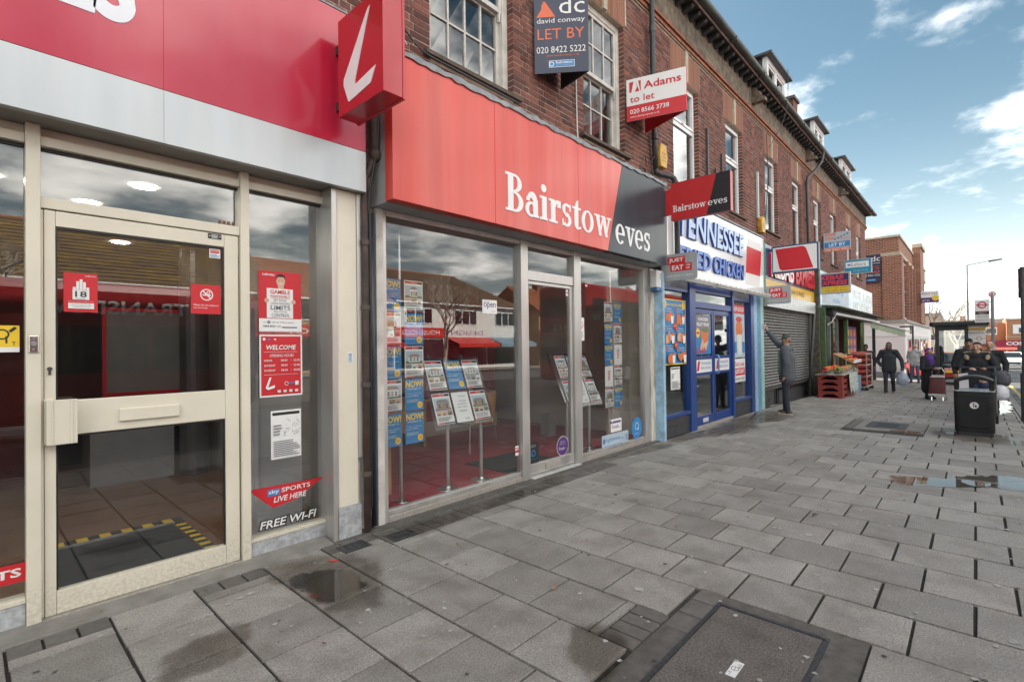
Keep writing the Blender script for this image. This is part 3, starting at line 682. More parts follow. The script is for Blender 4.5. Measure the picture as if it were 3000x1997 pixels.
for x in (18.2, 23.4, 7.66):
    o = c0.copy(); COL.objects.link(o); o.location.x = x
# roof
mb = MB(); mb.hexa([(-6, 3.56, 7.80), (XE + .3, 3.56, 7.80), (XE + .3, 7, 11.9), (-6, 7, 11.9)], [(-6, 3.56, 7.88), (XE + .3, 3.56, 7.88), (XE + .3, 7, 12.02), (-6, 7, 12.02)])
mb.hexa([(-6, 7.001, 11.9), (XE + .3, 7.001, 11.9), (XE + .3, 10, 7.6), (-6, 10, 7.6)], [(-6, 7.001, 12.02), (XE + .3, 7.001, 12.02), (XE + .3, 10, 7.72), (-6, 10, 7.72)])
roof = mb.build('roof', TILE, TER)
mb = MB(); mb.add([(XE - .1, 3.95, 7.63), (XE - .1, 9.4, 7.63), (XE - .1, 7, 11.8), (-5.9, 3.95, 7.63), (-5.9, 9.4, 7.63), (-5.9, 7, 11.8)], [(0, 1, 2), (3, 5, 4)]); mb.build('gable', BRICK, TER)
LEADD = mat('dark_lead', (.07, .075, .08), .5, var=.3, scale=6)
for i, (x0, x1) in enumerate(((14.9, 16.72), (20.35, 21.95), (25.4, 27.6))):
    y0, z0, z1 = 4.08, 8.25, 9.40
    d = MB(); f = .13
    d.box(x0, y0, z0, x0 + f, y0 + .12, z1).box(x1 - f, y0, z0, x1, y0 + .12, z1).box(x0 + f, y0, z1 - f, x1 - f, y0 + .12, z1).box(x0 + f, y0, z0, x1 - f, y0 + .12, z0 + .1)
    dm = d.build('dormer', WPVC, roof)
    ck = MB(); ck.add([(x0 + .02, y0 + .121, z0 - .1), (x0 + .02, y0 + .121, z1 - .01), (x0 + .02, 5.35, z1 - .01)], [(0, 1, 2)]); ck.build('dormer_cheek', LEADD, dm); ck = MB(); ck.add([(x1 - .02, y0 + .121, z0 - .1), (x1 - .02, y0 + .121, z1 - .01), (x1 - .02, 5.35, z1 - .01)], [(0, 2, 1)])
    ck.build('dormer_cheek', LEADD, dm)
    rf = MB(); o = .16
    rf.hexa([(x0 - o, y0 - o, z1 + .002), (x1 + o, y0 - o, z1 + .002), (x1 + o, 5.6, z1 + .002), (x0 - o, 5.6, z1 + .002)], [(x0 - o, y0 - o, z1 + .06), (x1 + o, y0 - o, z1 + .06), (x1 + o, 5.6, z1 + .06), (x0 - o, 5.6, z1 + .06)])
    m_ = (x0 + x1) / 2
    rf.add([(x0 - o, y0 - o, z1 + .061), (x1 + o, y0 - o, z1 + .061), (x1 + o, 5.6, z1 + .061), (x0 - o, 5.6, z1 + .061), (m_, y0 + .55, z1 + .40), (m_, 5.6, z1 + .40)], [(0, 1, 4), (1, 2, 5, 4), (3, 0, 4, 5)])
    rf.build('dormer_roof', LEADD, dm)
    for k in range(2):
        cw = (x1 - x0 - 2 * f - .06) / 2; a = x0 + f + k * (cw + .06)
        s = MB(); e = .06
        s.box(a, y0 + .03, z0 + .1, a + e, y0 + .1, z1 - f).box(a + cw - e, y0 + .03, z0 + .1, a + cw, y0 + .1, z1 - f).box(a + e, y0 + .03, z1 - f - e, a + cw - e, y0 + .1, z1 - f).box(a + e, y0 + .03, z0 + .1, a + cw - e, y0 + .1, z0 + .1 + e)
        s.build('casement', WPVC, dm)
        p = MB(); p.quad((a + e, y0 + .06, z0 + .16), (a + cw - e, y0 + .06, z0 + .16), (a + cw - e, y0 + .06, z1 - f - e), (a + e, y0 + .06, z1 - f - e)); p.build('pane', GLASSUP, dm)
    mm = MB(); mm.box(m_ - .03, y0 + .01, z0 + .1, m_ + .03, y0 + .11, z1 - f); mm.build('dormer_mullion', WPVC, dm)
    pr = MB(); pr.box(x0 - .95, 3.95, 7.8, x0 - .55, 4.3, 8.52); up = pr.build('party_wall_pier', BRICK, roof)
    cp = MB(); cp.box(x0 - 1.0, 3.90, 8.522, x0 - .5, 4.35, 8.59); cp.build('pier_coping', DKCONC, up)
    gr = MB(); rg = random.Random(40 + i)
    for q in range(260):
        bx, by, bz = (rg.uniform(x0 - .9, x0 - .1), 3.54, 7.78) if q % 3 else (rg.uniform(x0 - .98, x0 - .52), 3.95, 8.59)
        if i == 0 and q % 3: bx += .1
        ang, l = rg.uniform(0, 6.3), rg.uniform(.08, .26 if i == 0 else .16)
        dx, dy = math.cos(ang) * l * .6, math.sin(ang) * l * .5
        gr.add([(bx - .006, by, bz), (bx + .006, by, bz), (bx + dx, by + dy, bz + l)], [(0, 1, 2)])
    kind(gr.build('gutter_weeds', mat('moss_green', (.10, .15, .03), .9, var=.4, scale=20), roof), 'stuff')
pr = MB(); pr.box(17.25, 4.0, 7.7, 17.75, 4.6, 9.05); up = pr.build('chimney_stub', BRICK, roof)
pr = MB(); pr.box(17.2, 3.95, 9.052, 17.8, 4.65, 9.14); pr.build('stub_coping', DKCONC, up)
# rainwater pipes
PIPE = mat('black_green_pipe', (.030, .036, .038), .4, var=.3, scale=5, dirt=(.1, .1, .09), dirt_scale=4, dirt_amt=.3)
p = MB(); p.tube([(7.56, 3.78, 7.58), (7.60, 3.80, 7.2), (7.66, 3.82, 5.0), (7.70, 3.82, 4.42)], .042, 10)
p.tube([(7.70, 3.82, 4.44), (7.72, 3.82, 4.385), (7.80, 3.80, 4.37), (8.02, 3.72, 4.36), (8.08, 3.69, 4.34), (8.11, 3.66, 4.26), (8.12, 3.66, 3.0), (8.08, 3.68, 2.9), (7.95, 3.74, 2.84)], .045, 10)
rp = p.build('rainwater_pipe', PIPE, TER, smooth=True)
for z in (6.7, 5.75, 4.95):
    c = MB(); c.cyl((7.61 + (7.2 - z) * .02, 3.81, z - .045), (7.61 + (7.2 - z) * .02, 3.81, z + .045), .053, n=12); c.build('pipe_collar', PIPE, rp)
p = MB(); p.tube([(18.5, 3.45, 7.62), (18.45, 3.5, 7.3), (18.3, 3.62, 7.05), (17.98, 3.8, 6.75), (17.92, 3.82, 6.6), (17.98, 3.82, 5.2), (18.05, 3.82, 3.4)], .042, 10)
rp2 = p.build('rainwater_pipe', PIPE, TER, smooth=True)
for z in (6.55, 5.4, 4.3):
    c = MB(); c.cyl((17.93 + (6.5 - z) * .03, 3.82, z - .045), (17.93 + (6.5 - z) * .03, 3.82, z + .045), .055, n=12); c.build('pipe_collar', PIPE, rp2)
for x, z0, z1, m_ in ((10.02, 4.5, 5.85, DKGREY), (10.45, 4.5, 5.15, DKGREY), (10.80, 4.5, 5.55, DKGREY), (13.15, 4.62, 5.75, LTGREY)):
    b = MB(); b.box(x, 3.855, z0, x + (.05 if m_ is DKGREY else .08), 3.895, z1); b.build('wall_batten', m_, TER)
# loose cables on the brickwork
def cable(pts, r, m, n=24, name='cable'):
    P = [Vector(p) for p in pts]; q = []
    k = len(P)
    for i in range(k - 1):
        a, b, c, d = P[max(i - 1, 0)], P[i], P[i + 1], P[min(i + 2, k - 1)]
        for s in range(6):
            t_ = s / 6
            q.append(.5 * ((2 * b) + (c - a) * t_ + (2 * a - 5 * b + 4 * c - d) * t_ * t_ + (3 * b - a - 3 * c + d) * t_ ** 3))
    q.append(P[-1]); mb = MB(); mb.tube(q, r, 5); return mb.build(name, m, TER)
cable([(2.45, 3.87, 5.6), (2.5, 3.85, 5.0), (2.62, 3.84, 4.65), (2.8, 3.86, 4.5), (3.0, 3.84, 4.38), (3.4, 3.80, 4.34), (4.3, 3.80, 4.33)], .009, BLACK)
cable([(2.95, 3.86, 5.7), (2.86, 3.84, 5.1), (2.72, 3.85, 4.7), (2.55, 3.82, 4.42)], .007, BLACK)
cable([(2.60, 3.87, 5.7), (2.66, 3.84, 5.2), (2.58, 3.85, 4.8), (2.5, 3.84, 4.45)], .006, BLACK)
cable([(2.36, 3.86, 4.95), (2.55, 3.84, 4.6), (2.78, 3.83, 4.36)], .006, LTGREY)
cable([(5.55, 3.88, 5.25), (5.56, 3.88, 4.6), (5.57, 3.87, 4.18)], .008, WHITE)
cable([(6.4, 3.80, 4.26), (6.9, 3.80, 4.20), (7.2, 3.78, 4.32), (7.35, 3.8, 4.22), (7.5, 3.8, 4.4), (7.6, 3.82, 4.25)], .010, BLACK)
cable([(7.05, 3.78, 4.24), (7.2, 3.75, 4.5), (7.35, 3.80, 4.38), (7.62, 3.80, 4.62)], .006, BLACK)
cable([(7.0, 3.80, 4.2), (7.3, 3.78, 4.16), (7.62, 3.8, 4.12)], .012, BLACK)
cable([(13.9, 3.85, 6.9), (13.85, 3.82, 5.8), (13.6, 3.83, 4.6), (13.5, 3.84, 4.2)], .010, BLACK)
cable([(14.4, 3.45, 8.6), (14.36, 3.5, 7.5), (14.1, 3.85, 6.6)], .008, BLACK)
# burglar alarm boxes
def alarm(x, y, z, label):
    t = thing('alarm_box', label, 'alarm box', (x, y + .12, z))
    b = MB(); b.prism([(-.14, .0), (-.10, -.19), (.10, -.19), (.14, 0), (.10, .19), (-.10, .19)], (x, y + .115, z), X, Z, .115)
    bo = b.build('box', mat('alarm_yellow', (.66, .40, .07), .5, var=.12, scale=10), t, bevel=.008)
    for k in range(9):
        s = MB(); s.box(x - .143, y + .03, z - .155 + k * .032, x - .118, y + .10, z - .141 + k * .032); s.build('louvre', mat('alarm_orange', (.45, .24, .03), .6, var=.1), t)
    f = MB(); f.text('Modern', (x, y, z + .02), X, Z, .14, .035, .001, align='c', res=1).text('Security', (x, y, z - .04), X, Z, .14, .035, .001, align='c', res=1).text('Systems', (x, y, z - .10), X, Z, .13, .03, .001, align='c', res=1)
    f.build('lettering', INK, t); return t
alarm(7.92, 3.78, 4.70, 'yellow hexagonal alarm box beside the black rainwater pipe')
alarm(13.32, 3.78, 4.46, 'yellow hexagonal alarm box over the party wall beside the dangling black cable')
# ------------------------------------------------------------------ flat print helpers
PRINTM = [PAPER, REDINK, INK, POSTERBLUE, YELLOW, WHITE, INKGREY, mat('photo_sky', (.42, .52, .60), .5, var=.1), mat('photo_brick', (.33, .22, .16), .5, var=.3, scale=40), mat('photo_green', (.13, .18, .08), .5, var=.4, scale=40), BLUEINK, PURPLE, ORANGE, mat('photo_white', (.70, .69, .66), .5, var=.1), mat('food_orange', (.62, .17, .04), .5, var=.35, scale=60), mat('print_skin', (.62, .40, .29), .5, var=.05)]
P_PAPER, P_RED, P_INK, P_BLUE, P_YEL, P_WHITE, P_GREY, P_SKY, P_BRICK, P_GREEN, P_BLUEINK, P_PURP, P_OR, P_PW, P_FOOD, P_SKIN = range(16)
class Print:
    """Flat print on a sheet: u, v in metres from the lower-left corner, every layer a hair further out."""
    def __init__(self, o, rt, up, w, h, base=P_PAPER, th=.002):
        self.o, self.rt, self.up = Vector(o), Vector(rt), Vector(up); self.n = self.rt.cross(self.up).normalized(); self.w, self.h = w, h
        self.mb = MB(); self.k = th
        self.mb.prism([(0, 0), (w, 0), (w, h), (0, h)], self.o, self.rt, self.up, th, base)
    def lay(self): self.k += .0004; return self.o + self.n * self.k
    def rect(self, u0, v0, u1, v1, mi):
        o = self.lay(); self.mb.add([o + self.rt * u + self.up * v for u, v in ((u0, v0), (u1, v0), (u1, v1), (u0, v1))], [(0, 1, 2, 3)], mi); return self
    def poly(self, pts, mi):
        o = self.lay(); self.mb.add([o + self.rt * u + self.up * v for u, v in pts], [tuple(range(len(pts)))], mi); return self
    def disc(self, u, v, r, mi, n=18, ry=None):
        ry = r if ry is None else ry
        return self.poly([(u + r * math.cos(2 * math.pi * i / n), v + ry * math.sin(2 * math.pi * i / n)) for i in range(n)], mi)
    def ring(self, u, v, r0, r1, mi, n=22):
        o = self.lay(); P = [[o + self.rt * (u + r * math.cos(2 * math.pi * i / n)) + self.up * (v + r * math.sin(2 * math.pi * i / n)) for i in range(n)] for r in (r0, r1)]
        self.mb.add(P[0] + P[1], [(i, i + n, (i + 1) % n + n, (i + 1) % n) for i in range(n)], mi); return self
    def text(self, s, u, v, w, h, mi, **k):
        o = self.lay(); k.setdefault('res', 2); self.mb.text(s, o + self.rt * u + self.up * v, self.rt, self.up, w, h, .0003, mi=mi, **k); return self
    def lines(self, u0, v0, u1, v1, n, mi=P_GREY, seed=0):
        rr = random.Random(seed)
        for i in range(n):
            v = v0 + (v1 - v0) * i / n; e = (v1 - v0) / n * .45
            self.rect(u0, v, u1 - (u1 - u0) * rr.choice((0, .05, .25, .1)), v + e, mi)
        return self
    def build(self, name, parent=None): return self.mb.build(name, PRINTM, parent)
def property_sheet(o, rt, up, w, h, seed, parent):
    rr = random.Random(seed); p = Print(o, rt, up, w, h)
    p.rect(.03 * w, .90 * h, .72 * w, .98 * h, P_RED).rect(.72 * w, .90 * h, .97 * w, .98 * h, P_INK).text('Bairstow', .40 * w, .915 * h, .3 * w, .035 * h, P_WHITE, res=1)
    p.rect(.05 * w, .44 * h, .95 * w, .84 * h, P_SKY).rect(.05 * w, .44 * h, .95 * w, .52 * h, rr.choice((P_GREEN, P_GREY)))
    a = rr.uniform(.12, .3); b = rr.uniform(.65, .9); z = rr.uniform(.64, .72)
    p.rect(a * w, .49 * h, b * w, z * h, rr.choice((P_BRICK, P_PW, P_PW)))
    p.poly([((a - .03) * w, z * h), ((b + .03) * w, z * h), ((b - .1) * w, (z + .09) * h), ((a + .1) * w, (z + .09) * h)], rr.choice((P_GREY, P_BRICK)))
    for k in range(3):
        q = a + (b - a) * (.12 + .3 * k)
        for zz in (.53, .6): p.rect(q * w, zz * h, (q + .09) * w, (zz + .045) * h, P_INK if k != 1 else P_GREY)
    for k in range(3): p.rect((.05 + .305 * k) * w, .28 * h, (.335 + .305 * k) * w, .42 * h, rr.choice((P_BRICK, P_SKIN, P_GREY, P_PW))).rect((.10 + .305 * k) * w, .28 * h, (.25 + .305 * k) * w, .34 * h, rr.choice((P_GREEN, P_GREY, P_INK)))
    p.lines(.06 * w, .10 * h, .85 * w, .25 * h, 5, P_GREY, seed)
    p.rect(.03 * w, .02 * h, .4 * w, .055 * h, P_RED).rect(.4 * w, .02 * h, .97 * w, .055 * h, P_INK)
    return p.build('property_sheet', parent)
def now_sheet(o, rt, up, w, h, parent):
    p = Print(o, rt, up, w, h, P_BLUE)
    p.text('NOW!', .04 * w, .73 * h, .92 * w, .22 * h, P_YEL, bold=.035).text('challenge us...', .10 * w, .655 * h, .82 * w, .06 * h, P_WHITE, bold=.01)
    p.text('to SELL your Property', .06 * w, .50 * h, .80 * w, .05 * h, P_WHITE, res=1).text('in just 6 WEEKS!', .06 * w, .43 * h, .62 * w, .045 * h, P_WHITE, bold=.01, res=1)
    p.lines(.06 * w, .26 * h, .7 * w, .36 * h, 3, P_SKY, 2).rect(.0, .0, w, .10 * h, P_BLUEINK).disc(.78 * w, .16 * h, .15 * w, P_YEL).lines(.69 * w, .12 * h, .88 * w, .2 * h, 4, P_OR, 3)
    return p.build('campaign_sheet', parent)

# ------------------------------------------------------------------ betting shop
BET = thing('betting_shop_front', 'cream framed betting shop front with glossy red fascia over a grey band', 'shopfront', (1.0, 4.0, 0))
BANDM = mat('grey_band', (.50, .535, .555), .34, metal=.25, var=.05, scale=6, stretch=(1, 1, .1), coat=.15, dirt=(.62, .63, .62), dirt_scale=4, dirt_amt=.3)
for a, b in ((-1.2, .8545), (.8555, 2.285)):
    m_ = MB(); m_.box(a, 3.74, 3.2, b, 3.80, 4.28); m_.build('fascia_panel', REDLAD, BET, bevel=.001)
    m_ = MB(); m_.box(a, 3.74, 2.862, b, 3.79, 3.197); m_.build('fascia_band', BANDM, BET, bevel=.001)
    m_ = MB(); m_.box(a, 3.792, 2.866, b, 4.03, 2.884); m_.build('soffit_panel', mat('grey_soffit', (.30, .29, .27), .5, var=.08), BET)
m_ = MB(); m_.box(-1.2, 3.81, 2.9, 2.27, 3.90, 4.27); m_.build('fascia_box', MIDGREY, BET)
m_ = MB(); m_.hexa([(-1.2, 3.735, 4.283), (2.29, 3.735, 4.283), (2.29, 3.92, 4.36), (-1.2, 3.92, 4.36)], [(-1.2, 3.735, 4.30), (2.29, 3.735, 4.30), (2.29, 3.92, 4.38), (-1.2, 3.92, 4.38)]); m_.build('lead_flashing', LEAD, BET)
m_ = MB(); m_.text('LADBROKES', (.725, 3.74, 3.515), X, Z, 2.25, .40, .004, shear=.12, bold=.05, res=6, align='r'); m_.build('lettering', mat('white_vinyl', (.74, .78, .84), .3, var=.02, coat=.3), BET)
FR0, FR1 = 3.96, 4.06
def fbox(name, x0, x1, z0, z1, y0=FR0, y1=FR1, m=CREAM, par=BET, bv=.004):
    b = MB(); b.box(x0, y0, z0, x1, y1, z1); return b.build(name, m, par, bevel=bv)
fbox('frame_post', .237, .3005, .015, 2.865, 3.94); fbox('door_jamb', .301, .313, .03, 2.385, 3.97, 4.05); fbox('frame_post', 1.372, 1.432, .015, 2.865, 3.94); fbox('frame_post', 2.036, 2.10, .015, 2.865, 3.955)
for i, (a, b) in enumerate(((-1.2, .2365), (.3005, 1.3715), (1.4325, 2.0355))):
    fbox('head_rail', a, b, 2.752, 2.808); fbox('infill_panel', a, b, 2.809, 2.865, 4.0, 4.04)
    m_ = MB(); m_.box(a, 4.0, 2.735, b, 4.03, 2.751); m_.build('glazing_gasket', BLACK, BET)
fbox('transom', .3005, 1.3715, 2.392, 2.458)
fbox('bottom_rail', -1.2, .2365, .145, .175); fbox('bottom_rail', 1.4325, 2.0355, .125, .152)
fbox('stall_riser', -1.2, .236, -.03, .144, 3.965, 4.1, GREYPLINTH); fbox('stall_riser', 1.433, 2.035, -.03, .124, 3.965, 4.1, GREYPLINTH)
def pane(x0, x1, z0, z1, y, par, m=GLASSBIG, name='pane'):
    b = MB(); b.box(x0, y, z0, x1, y + .008, z1); return b.build(name, m, par)
pane(-1.2, .2365, .176, 2.735, 4.012, BET); pane(1.4325, 2.0355, .153, 2.735, 4.012, BET); pane(.3005, 1.3715, 2.459, 2.735, 4.012, BET)
m_ = MB(); m_.box(2.018, 3.995, .153, 2.035, 4.011, 2.735).box(1.4325, 3.995, .153, 1.4385, 4.011, 2.735); m_.build('glazing_gasket', BLACK, BET)
# door leaf
DOOR = fbox('door', .315, .365, .03, 2.385, 3.965, 4.015)
for n_, a, b, c, d in (('door_stile', 1.270, 1.362, .03, 2.385), ('door_top_rail', .366, 1.269, 2.295, 2.385), ('door_middle_rail', .366, 1.269, 1.065, 1.27), ('door_bottom_rail', .366, 1.269, .03, .165)):
    fbox(n_, a, b, c, d, 3.966, 4.014, CREAM, DOOR)
pane(.366, 1.269, 1.271, 2.294, 3.99, DOOR); pane(.366, 1.269, .166, 1.064, 3.99, DOOR)
m_ = MB(); m_.box(.366, 3.975, 1.271, .374, 3.989, 2.294).box(1.261, 3.975, 1.271, 1.269, 3.989, 2.294).box(.374, 3.975, 2.283, 1.261, 3.989, 2.294).box(.366, 3.975, .166, .374, 3.989, 1.064).box(1.261, 3.975, .166, 1.269, 3.989, 1.064).box(.374, 3.975, 1.053, 1.261, 3.989, 1.064)
m_.build('glazing_gasket', BLACK, DOOR)
h = MB(); h.box(.312, 3.955, 1.02, .352, 3.964, 1.285).box(.318, 3.905, 1.03, .350, 3.954, 1.277).box(.318, 3.885, 1.025, .452, 3.904, 1.282).box(.420, 3.880, 1.025, .432, 3.884, 1.282).box(.338, 3.880, 1.025, .346, 3.884, 1.282); h.build('pull_handle', CREAM, DOOR, bevel=.004)
h = MB(); h.box(.66, 3.945, 1.118, .985, 3.9655, 1.198); h.build('letter_flap', CREAM, DOOR, bevel=.006)
h = MB(); h.cyl((.338, 3.967, 1.46), (.338, 3.955, 1.46), .012, n=14).box(.332, 3.958, 1.425, .344, 3.966, 1.455); h.build('keyhole', DKGREY, DOOR)
lk = MB(); lk.box(.248, 3.930, 1.555, .290, 3.9395, 1.652); lock = lk.build('key_switch', CHROME, BET, bevel=.004)
lk = MB(); lk.cyl((.268, 3.93, 1.606), (.268, 3.915, 1.606), .013, n=14).cyl((.268, 3.93, 1.575), (.268, 3.926, 1.575), .005, n=8).cyl((.268, 3.93, 1.636), (.268, 3.926, 1.636), .005, n=8); lk.build('lock_barrel', MIDGREY, lock)
m_ = MB(); m_.box(.301, 3.93, .008, 1.371, 4.03, .028); m_.build('threshold', ALUDULL, BET)
# pier between the shops
fbox('pier_panel', 2.058, 2.238, .26, 2.862, 3.825, 4.1); fbox('pier_base', 2.045, 2.262, -.03, .259, 3.815, 4.1, GREYPLINTH)
fbox('pier_trim', 2.012, 2.057, -.03, 2.862, 3.815, 4.08, ALU, BET, .003); fbox('pier_trim', 2.2385, 2.275, .64, 2.862, 3.815, 3.85, ALU, BET, .003)
fbox('pier_core', 2.2385, 2.272, -.03, 2.86, 3.852, 4.1, OLDWHITE)
# interior
FLOORB = mat('brown_plank_floor', (.21, .105, .055), .4, var=.35, scale=4, stretch=(.5, 5, 1), rvar=.1)
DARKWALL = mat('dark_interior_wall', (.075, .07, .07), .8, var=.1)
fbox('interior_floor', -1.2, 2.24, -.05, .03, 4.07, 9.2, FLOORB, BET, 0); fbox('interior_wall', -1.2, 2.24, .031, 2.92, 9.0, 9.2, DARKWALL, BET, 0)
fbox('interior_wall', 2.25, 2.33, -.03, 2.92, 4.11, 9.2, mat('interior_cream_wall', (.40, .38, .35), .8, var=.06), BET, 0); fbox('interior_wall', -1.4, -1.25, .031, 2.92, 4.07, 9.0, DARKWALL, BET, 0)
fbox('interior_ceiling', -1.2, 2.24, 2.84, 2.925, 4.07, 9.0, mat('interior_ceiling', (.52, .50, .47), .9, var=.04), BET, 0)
LAMP = mat('lit_downlight', (.9, .88, .8), .5, var=0, emit=(1.0, .93, .80, 14))
for x, y in ((.95, 4.75), (.72, 5.6), (.55, 6.6), (1.25, 7.4), (.1, 5.2), (1.6, 6.2)):
    m_ = MB(); n = 20
    for i in range(n):
        a, b = 2 * math.pi * i / n, 2 * math.pi * (i + 1) / n
        m_.quad(*[(x + r * math.cos(q), y + r * math.sin(q), 2.834) for r, q in ((.055, a), (.085, a), (.085, b), (.055, b))])
    m_.build('ceiling_downlight', LAMP, BET)
RUG = mat('charcoal_mat', (.02, .023, .028), .95, var=.3, scale=90)
m_ = MB(); m_.box(.42, 4.09, .031, 1.24, 5.2, .040); mt = tag(m_.build('entrance_mat', RUG), 'charcoal entrance mat behind the glazed cream door', 'mat')
tp = MB()
for i in range(14):
    mi = i % 2; tp.box(.32 + i * .073, 5.24, .0315, .32 + (i + 1) * .073 - .0005, 5.40, .0335, mi)
for i in range(18): tp.box(1.255, 4.10 + i * .064, .0315, 1.33, 4.10 + (i + 1) * .064 - .0005, .0335, i % 2)
for i in range(18): tp.box(.315, 4.10 + i * .064, .0315, .385, 4.10 + (i + 1) * .064 - .0005, .0335, i % 2)
tag(tp.build('hazard_tape', [YELLOW, BLACK]), 'black and yellow hazard tape edging the entrance mat', 'tape')
m_ = MB(); m_.box(.4, 5.205, .031, 1.25, 5.23, .052); tag(m_.build('mat_edge', ALU), 'thin silver metal edge strip behind the entrance mat', 'edge strip')
def panel_frame(x0, x1, z0, z1, y, label):
    t = thing('wall_panel', label, 'panel', ((x0 + x1) / 2, y, z0))
    b = MB(); b.box(x0, y, z0, x1, y + .06, z1); b.build('board', mat('grey_board', (.20, .20, .20), .6, var=.1), t)
    f = MB(); e = .035; f.box(x0, y - .012, z0, x0 + e, y - .001, z1).box(x1 - e, y - .012, z0, x1, y - .001, z1).box(x0 + e, y - .012, z1 - e, x1 - e, y - .001, z1).box(x0 + e, y - .012, z0, x1 - e, y - .001, z0 + e); f.build('red_frame', REDINK, t)
panel_frame(1.05, 1.85, 1.05, 2.05, 7.2, 'grey notice panel with a thin red frame inside the dark shop')
t = thing('betting_counter', 'pale grey counter block with a dark drum column inside the dark shop', 'counter', (1.2, 7.4, 0))
m_ = MB(); m_.box(.95, 7.27, .031, 1.75, 7.8, .95); m_.build('counter_front', mat('pale_counter', (.33, .33, .34), .6, var=.06), t)
m_ = MB(); m_.cyl((1.95, 7.2, .031), (1.95, 7.2, 2.8), .16, n=20); m_.build('column', mat('dark_metal_column', (.16, .16, .17), .3, metal=.6), t)
m_ = MB(); m_.box(-1.2, 8.0, .031, .5, 8.05, 2.0); tag(m_.build('screen_wall', mat('red_brown_screen', (.14, .03, .03), .7, var=.2)), 'dim red screen panel deep inside the betting shop', 'screen')
m_ = MB(); m_.box(1.58, 4.35, .031, 2.0, 4.42, 1.95).box(1.60, 4.33, .3, 1.63, 4.349, 1.9); tag(m_.build('window_display_board', mat('pale_display', (.46, .46, .47), .6, var=.05)), 'pale grey display back standing behind the narrow shop window', 'display')

# stickers and posters on the betting shop glass
YG = 3.985
def onpane(u, z, w, h, base, name='poster', y=4.004): return Print((u, y, z), X, Z, w, h, base, .0012)
p = Print((.402, 3.986, 1.797), X, Z, .158, .235, P_RED, .001)
p.text('Ladbrokes', .10, .216, .05, .010, P_WHITE, res=1)
for k, hh in enumerate((.155, .185, .198, .182, .15)): p.rect(.042 + k * .0155, .10, .0555 + k * .0155, hh if k else .15, P_WHITE)
p.rect(.040, .075, .118, .135, P_WHITE).text('Sorry no under', .048, .129, .062, .007, P_INK, res=1).text('18', .052, .090, .054, .036, P_INK, bold=.012).text("It's the law", .058, .079, .042, .007, P_INK, res=1)
p.text('Ladbrokes operates a Think 21 policy', .02, .060, .118, .007, P_WHITE, res=1).rect(.02, .020, .14, .054, P_WHITE)
p.text('Persons under the age', .035, .043, .09, .007, P_INK, res=1).text('of 18 entering these premises', .025, .034, .11, .007, P_INK, res=1).text('could be prosecuted', .04, .025, .08, .007, P_INK, res=1)
tag(p.build('sticker'), 'red sticker with a white hand and the number 18 on the cream door glass', 'sticker')
p = Print((1.062, 3.986, 1.812), X, Z, .188, .205, P_RED, .001)
p.ring(.098, .135, .034, .041, P_WHITE).rect(.072, .128, .124, .137, P_WHITE).poly([(.072, .158), (.078, .163), (.125, .112), (.119, .107)], P_WHITE).ring(.108, .15, .007, .012, P_WHITE, 10)
p.text('Please do not obstruct', .015, .055, .158, .014, P_WHITE, shear=.2).text('the doorway', .015, .034, .088, .014, P_WHITE, shear=.2)
tag(p.build('sticker'), 'red no smoking sticker asking not to obstruct the doorway', 'sticker')
p = Print((1.178, 3.986, 2.212), X, Z, .07, .066, P_PAPER, .001); p.rect(.006, .034, .064, .046, P_RED).lines(.006, .006, .064, .03, 3, P_BLUEINK, 1).lines(.006, .05, .064, .062, 2, P_RED, 2)
tag(p.build('sticker'), 'tiny white sticker with a red bar in the top corner of the door glass', 'sticker')
p = Print((1.165, 3.964, 2.345), X, Z, .085, .036, P_INK, .001); p.lines(.02, .006, .066, .032, 4, P_WHITE, 4).disc(.01, .018, .004, P_WHITE, 8).disc(.075, .018, .004, P_WHITE, 8)
tag(p.build('name_plate'), 'tiny black maker plate on the top rail of the cream door', 'plate')
p = Print((1.515, 4.004, 1.694), X, Z, .328, .468, P_RED, .001)
p.text('Ladbrokes', .03, .432, .09, .018, P_WHITE, bold=.02, shear=.15)
p.disc(.168, .395, .034, P_SKIN, 18, .046).rect(.145, .335, .19, .37, P_SKIN).poly([(.135, .405), (.138, .44), (.168, .452), (.198, .44), (.201, .405), (.19, .428), (.146, .428)], P_INK).rect(.155, .398, .161, .402, P_INK).rect(.175, .398, .181, .402, P_INK).rect(.155, .372, .181, .377, P_WHITE)
p.rect(.06, .105, .262, .335, P_PAPER).disc(.06, .24, .018, P_SKIN, 10).disc(.265, .235, .018, P_SKIN, 10)
p.text('GAMBLE', .086, .293, .152, .032, P_RED, bold=.012).text('RESPONSIBLY', .088, .266, .15, .018, P_RED).rect(.088, .258, .236, .260, P_RED).text('SET YOUR', .11, .236, .10, .016, P_GREY).text('OWN MACHINE', .088, .212, .15, .016, P_GREY).text('LIMITS', .088, .170, .15, .034, P_GREY, bold=.012).text('AND STAY IN', .11, .150, .10, .013, P_GREY).text('CONTROL', .094, .115, .14, .026, P_GREY)
p.rect(0, 0, .328, .10, P_PAPER).text('18+', .03, .064, .03, .013, P_GREY).disc(.072, .072, .013, P_GREY, 12).text('NATIONAL GAMBLING HELPLINE', .095, .066, .17, .011, P_GREY, res=1).text('0808 8020 133', .03, .034, .13, .015, P_INK).rect(.17, .03, .29, .038, P_PURP)
tag(p.build('poster'), 'red poster of a smiling man holding a white gamble responsibly placard', 'poster')
p = Print((1.519, 4.004, 1.190), X, Z, .330, .480, P_PAPER, .001); p.rect(.012, .012, .318, .468, P_RED)
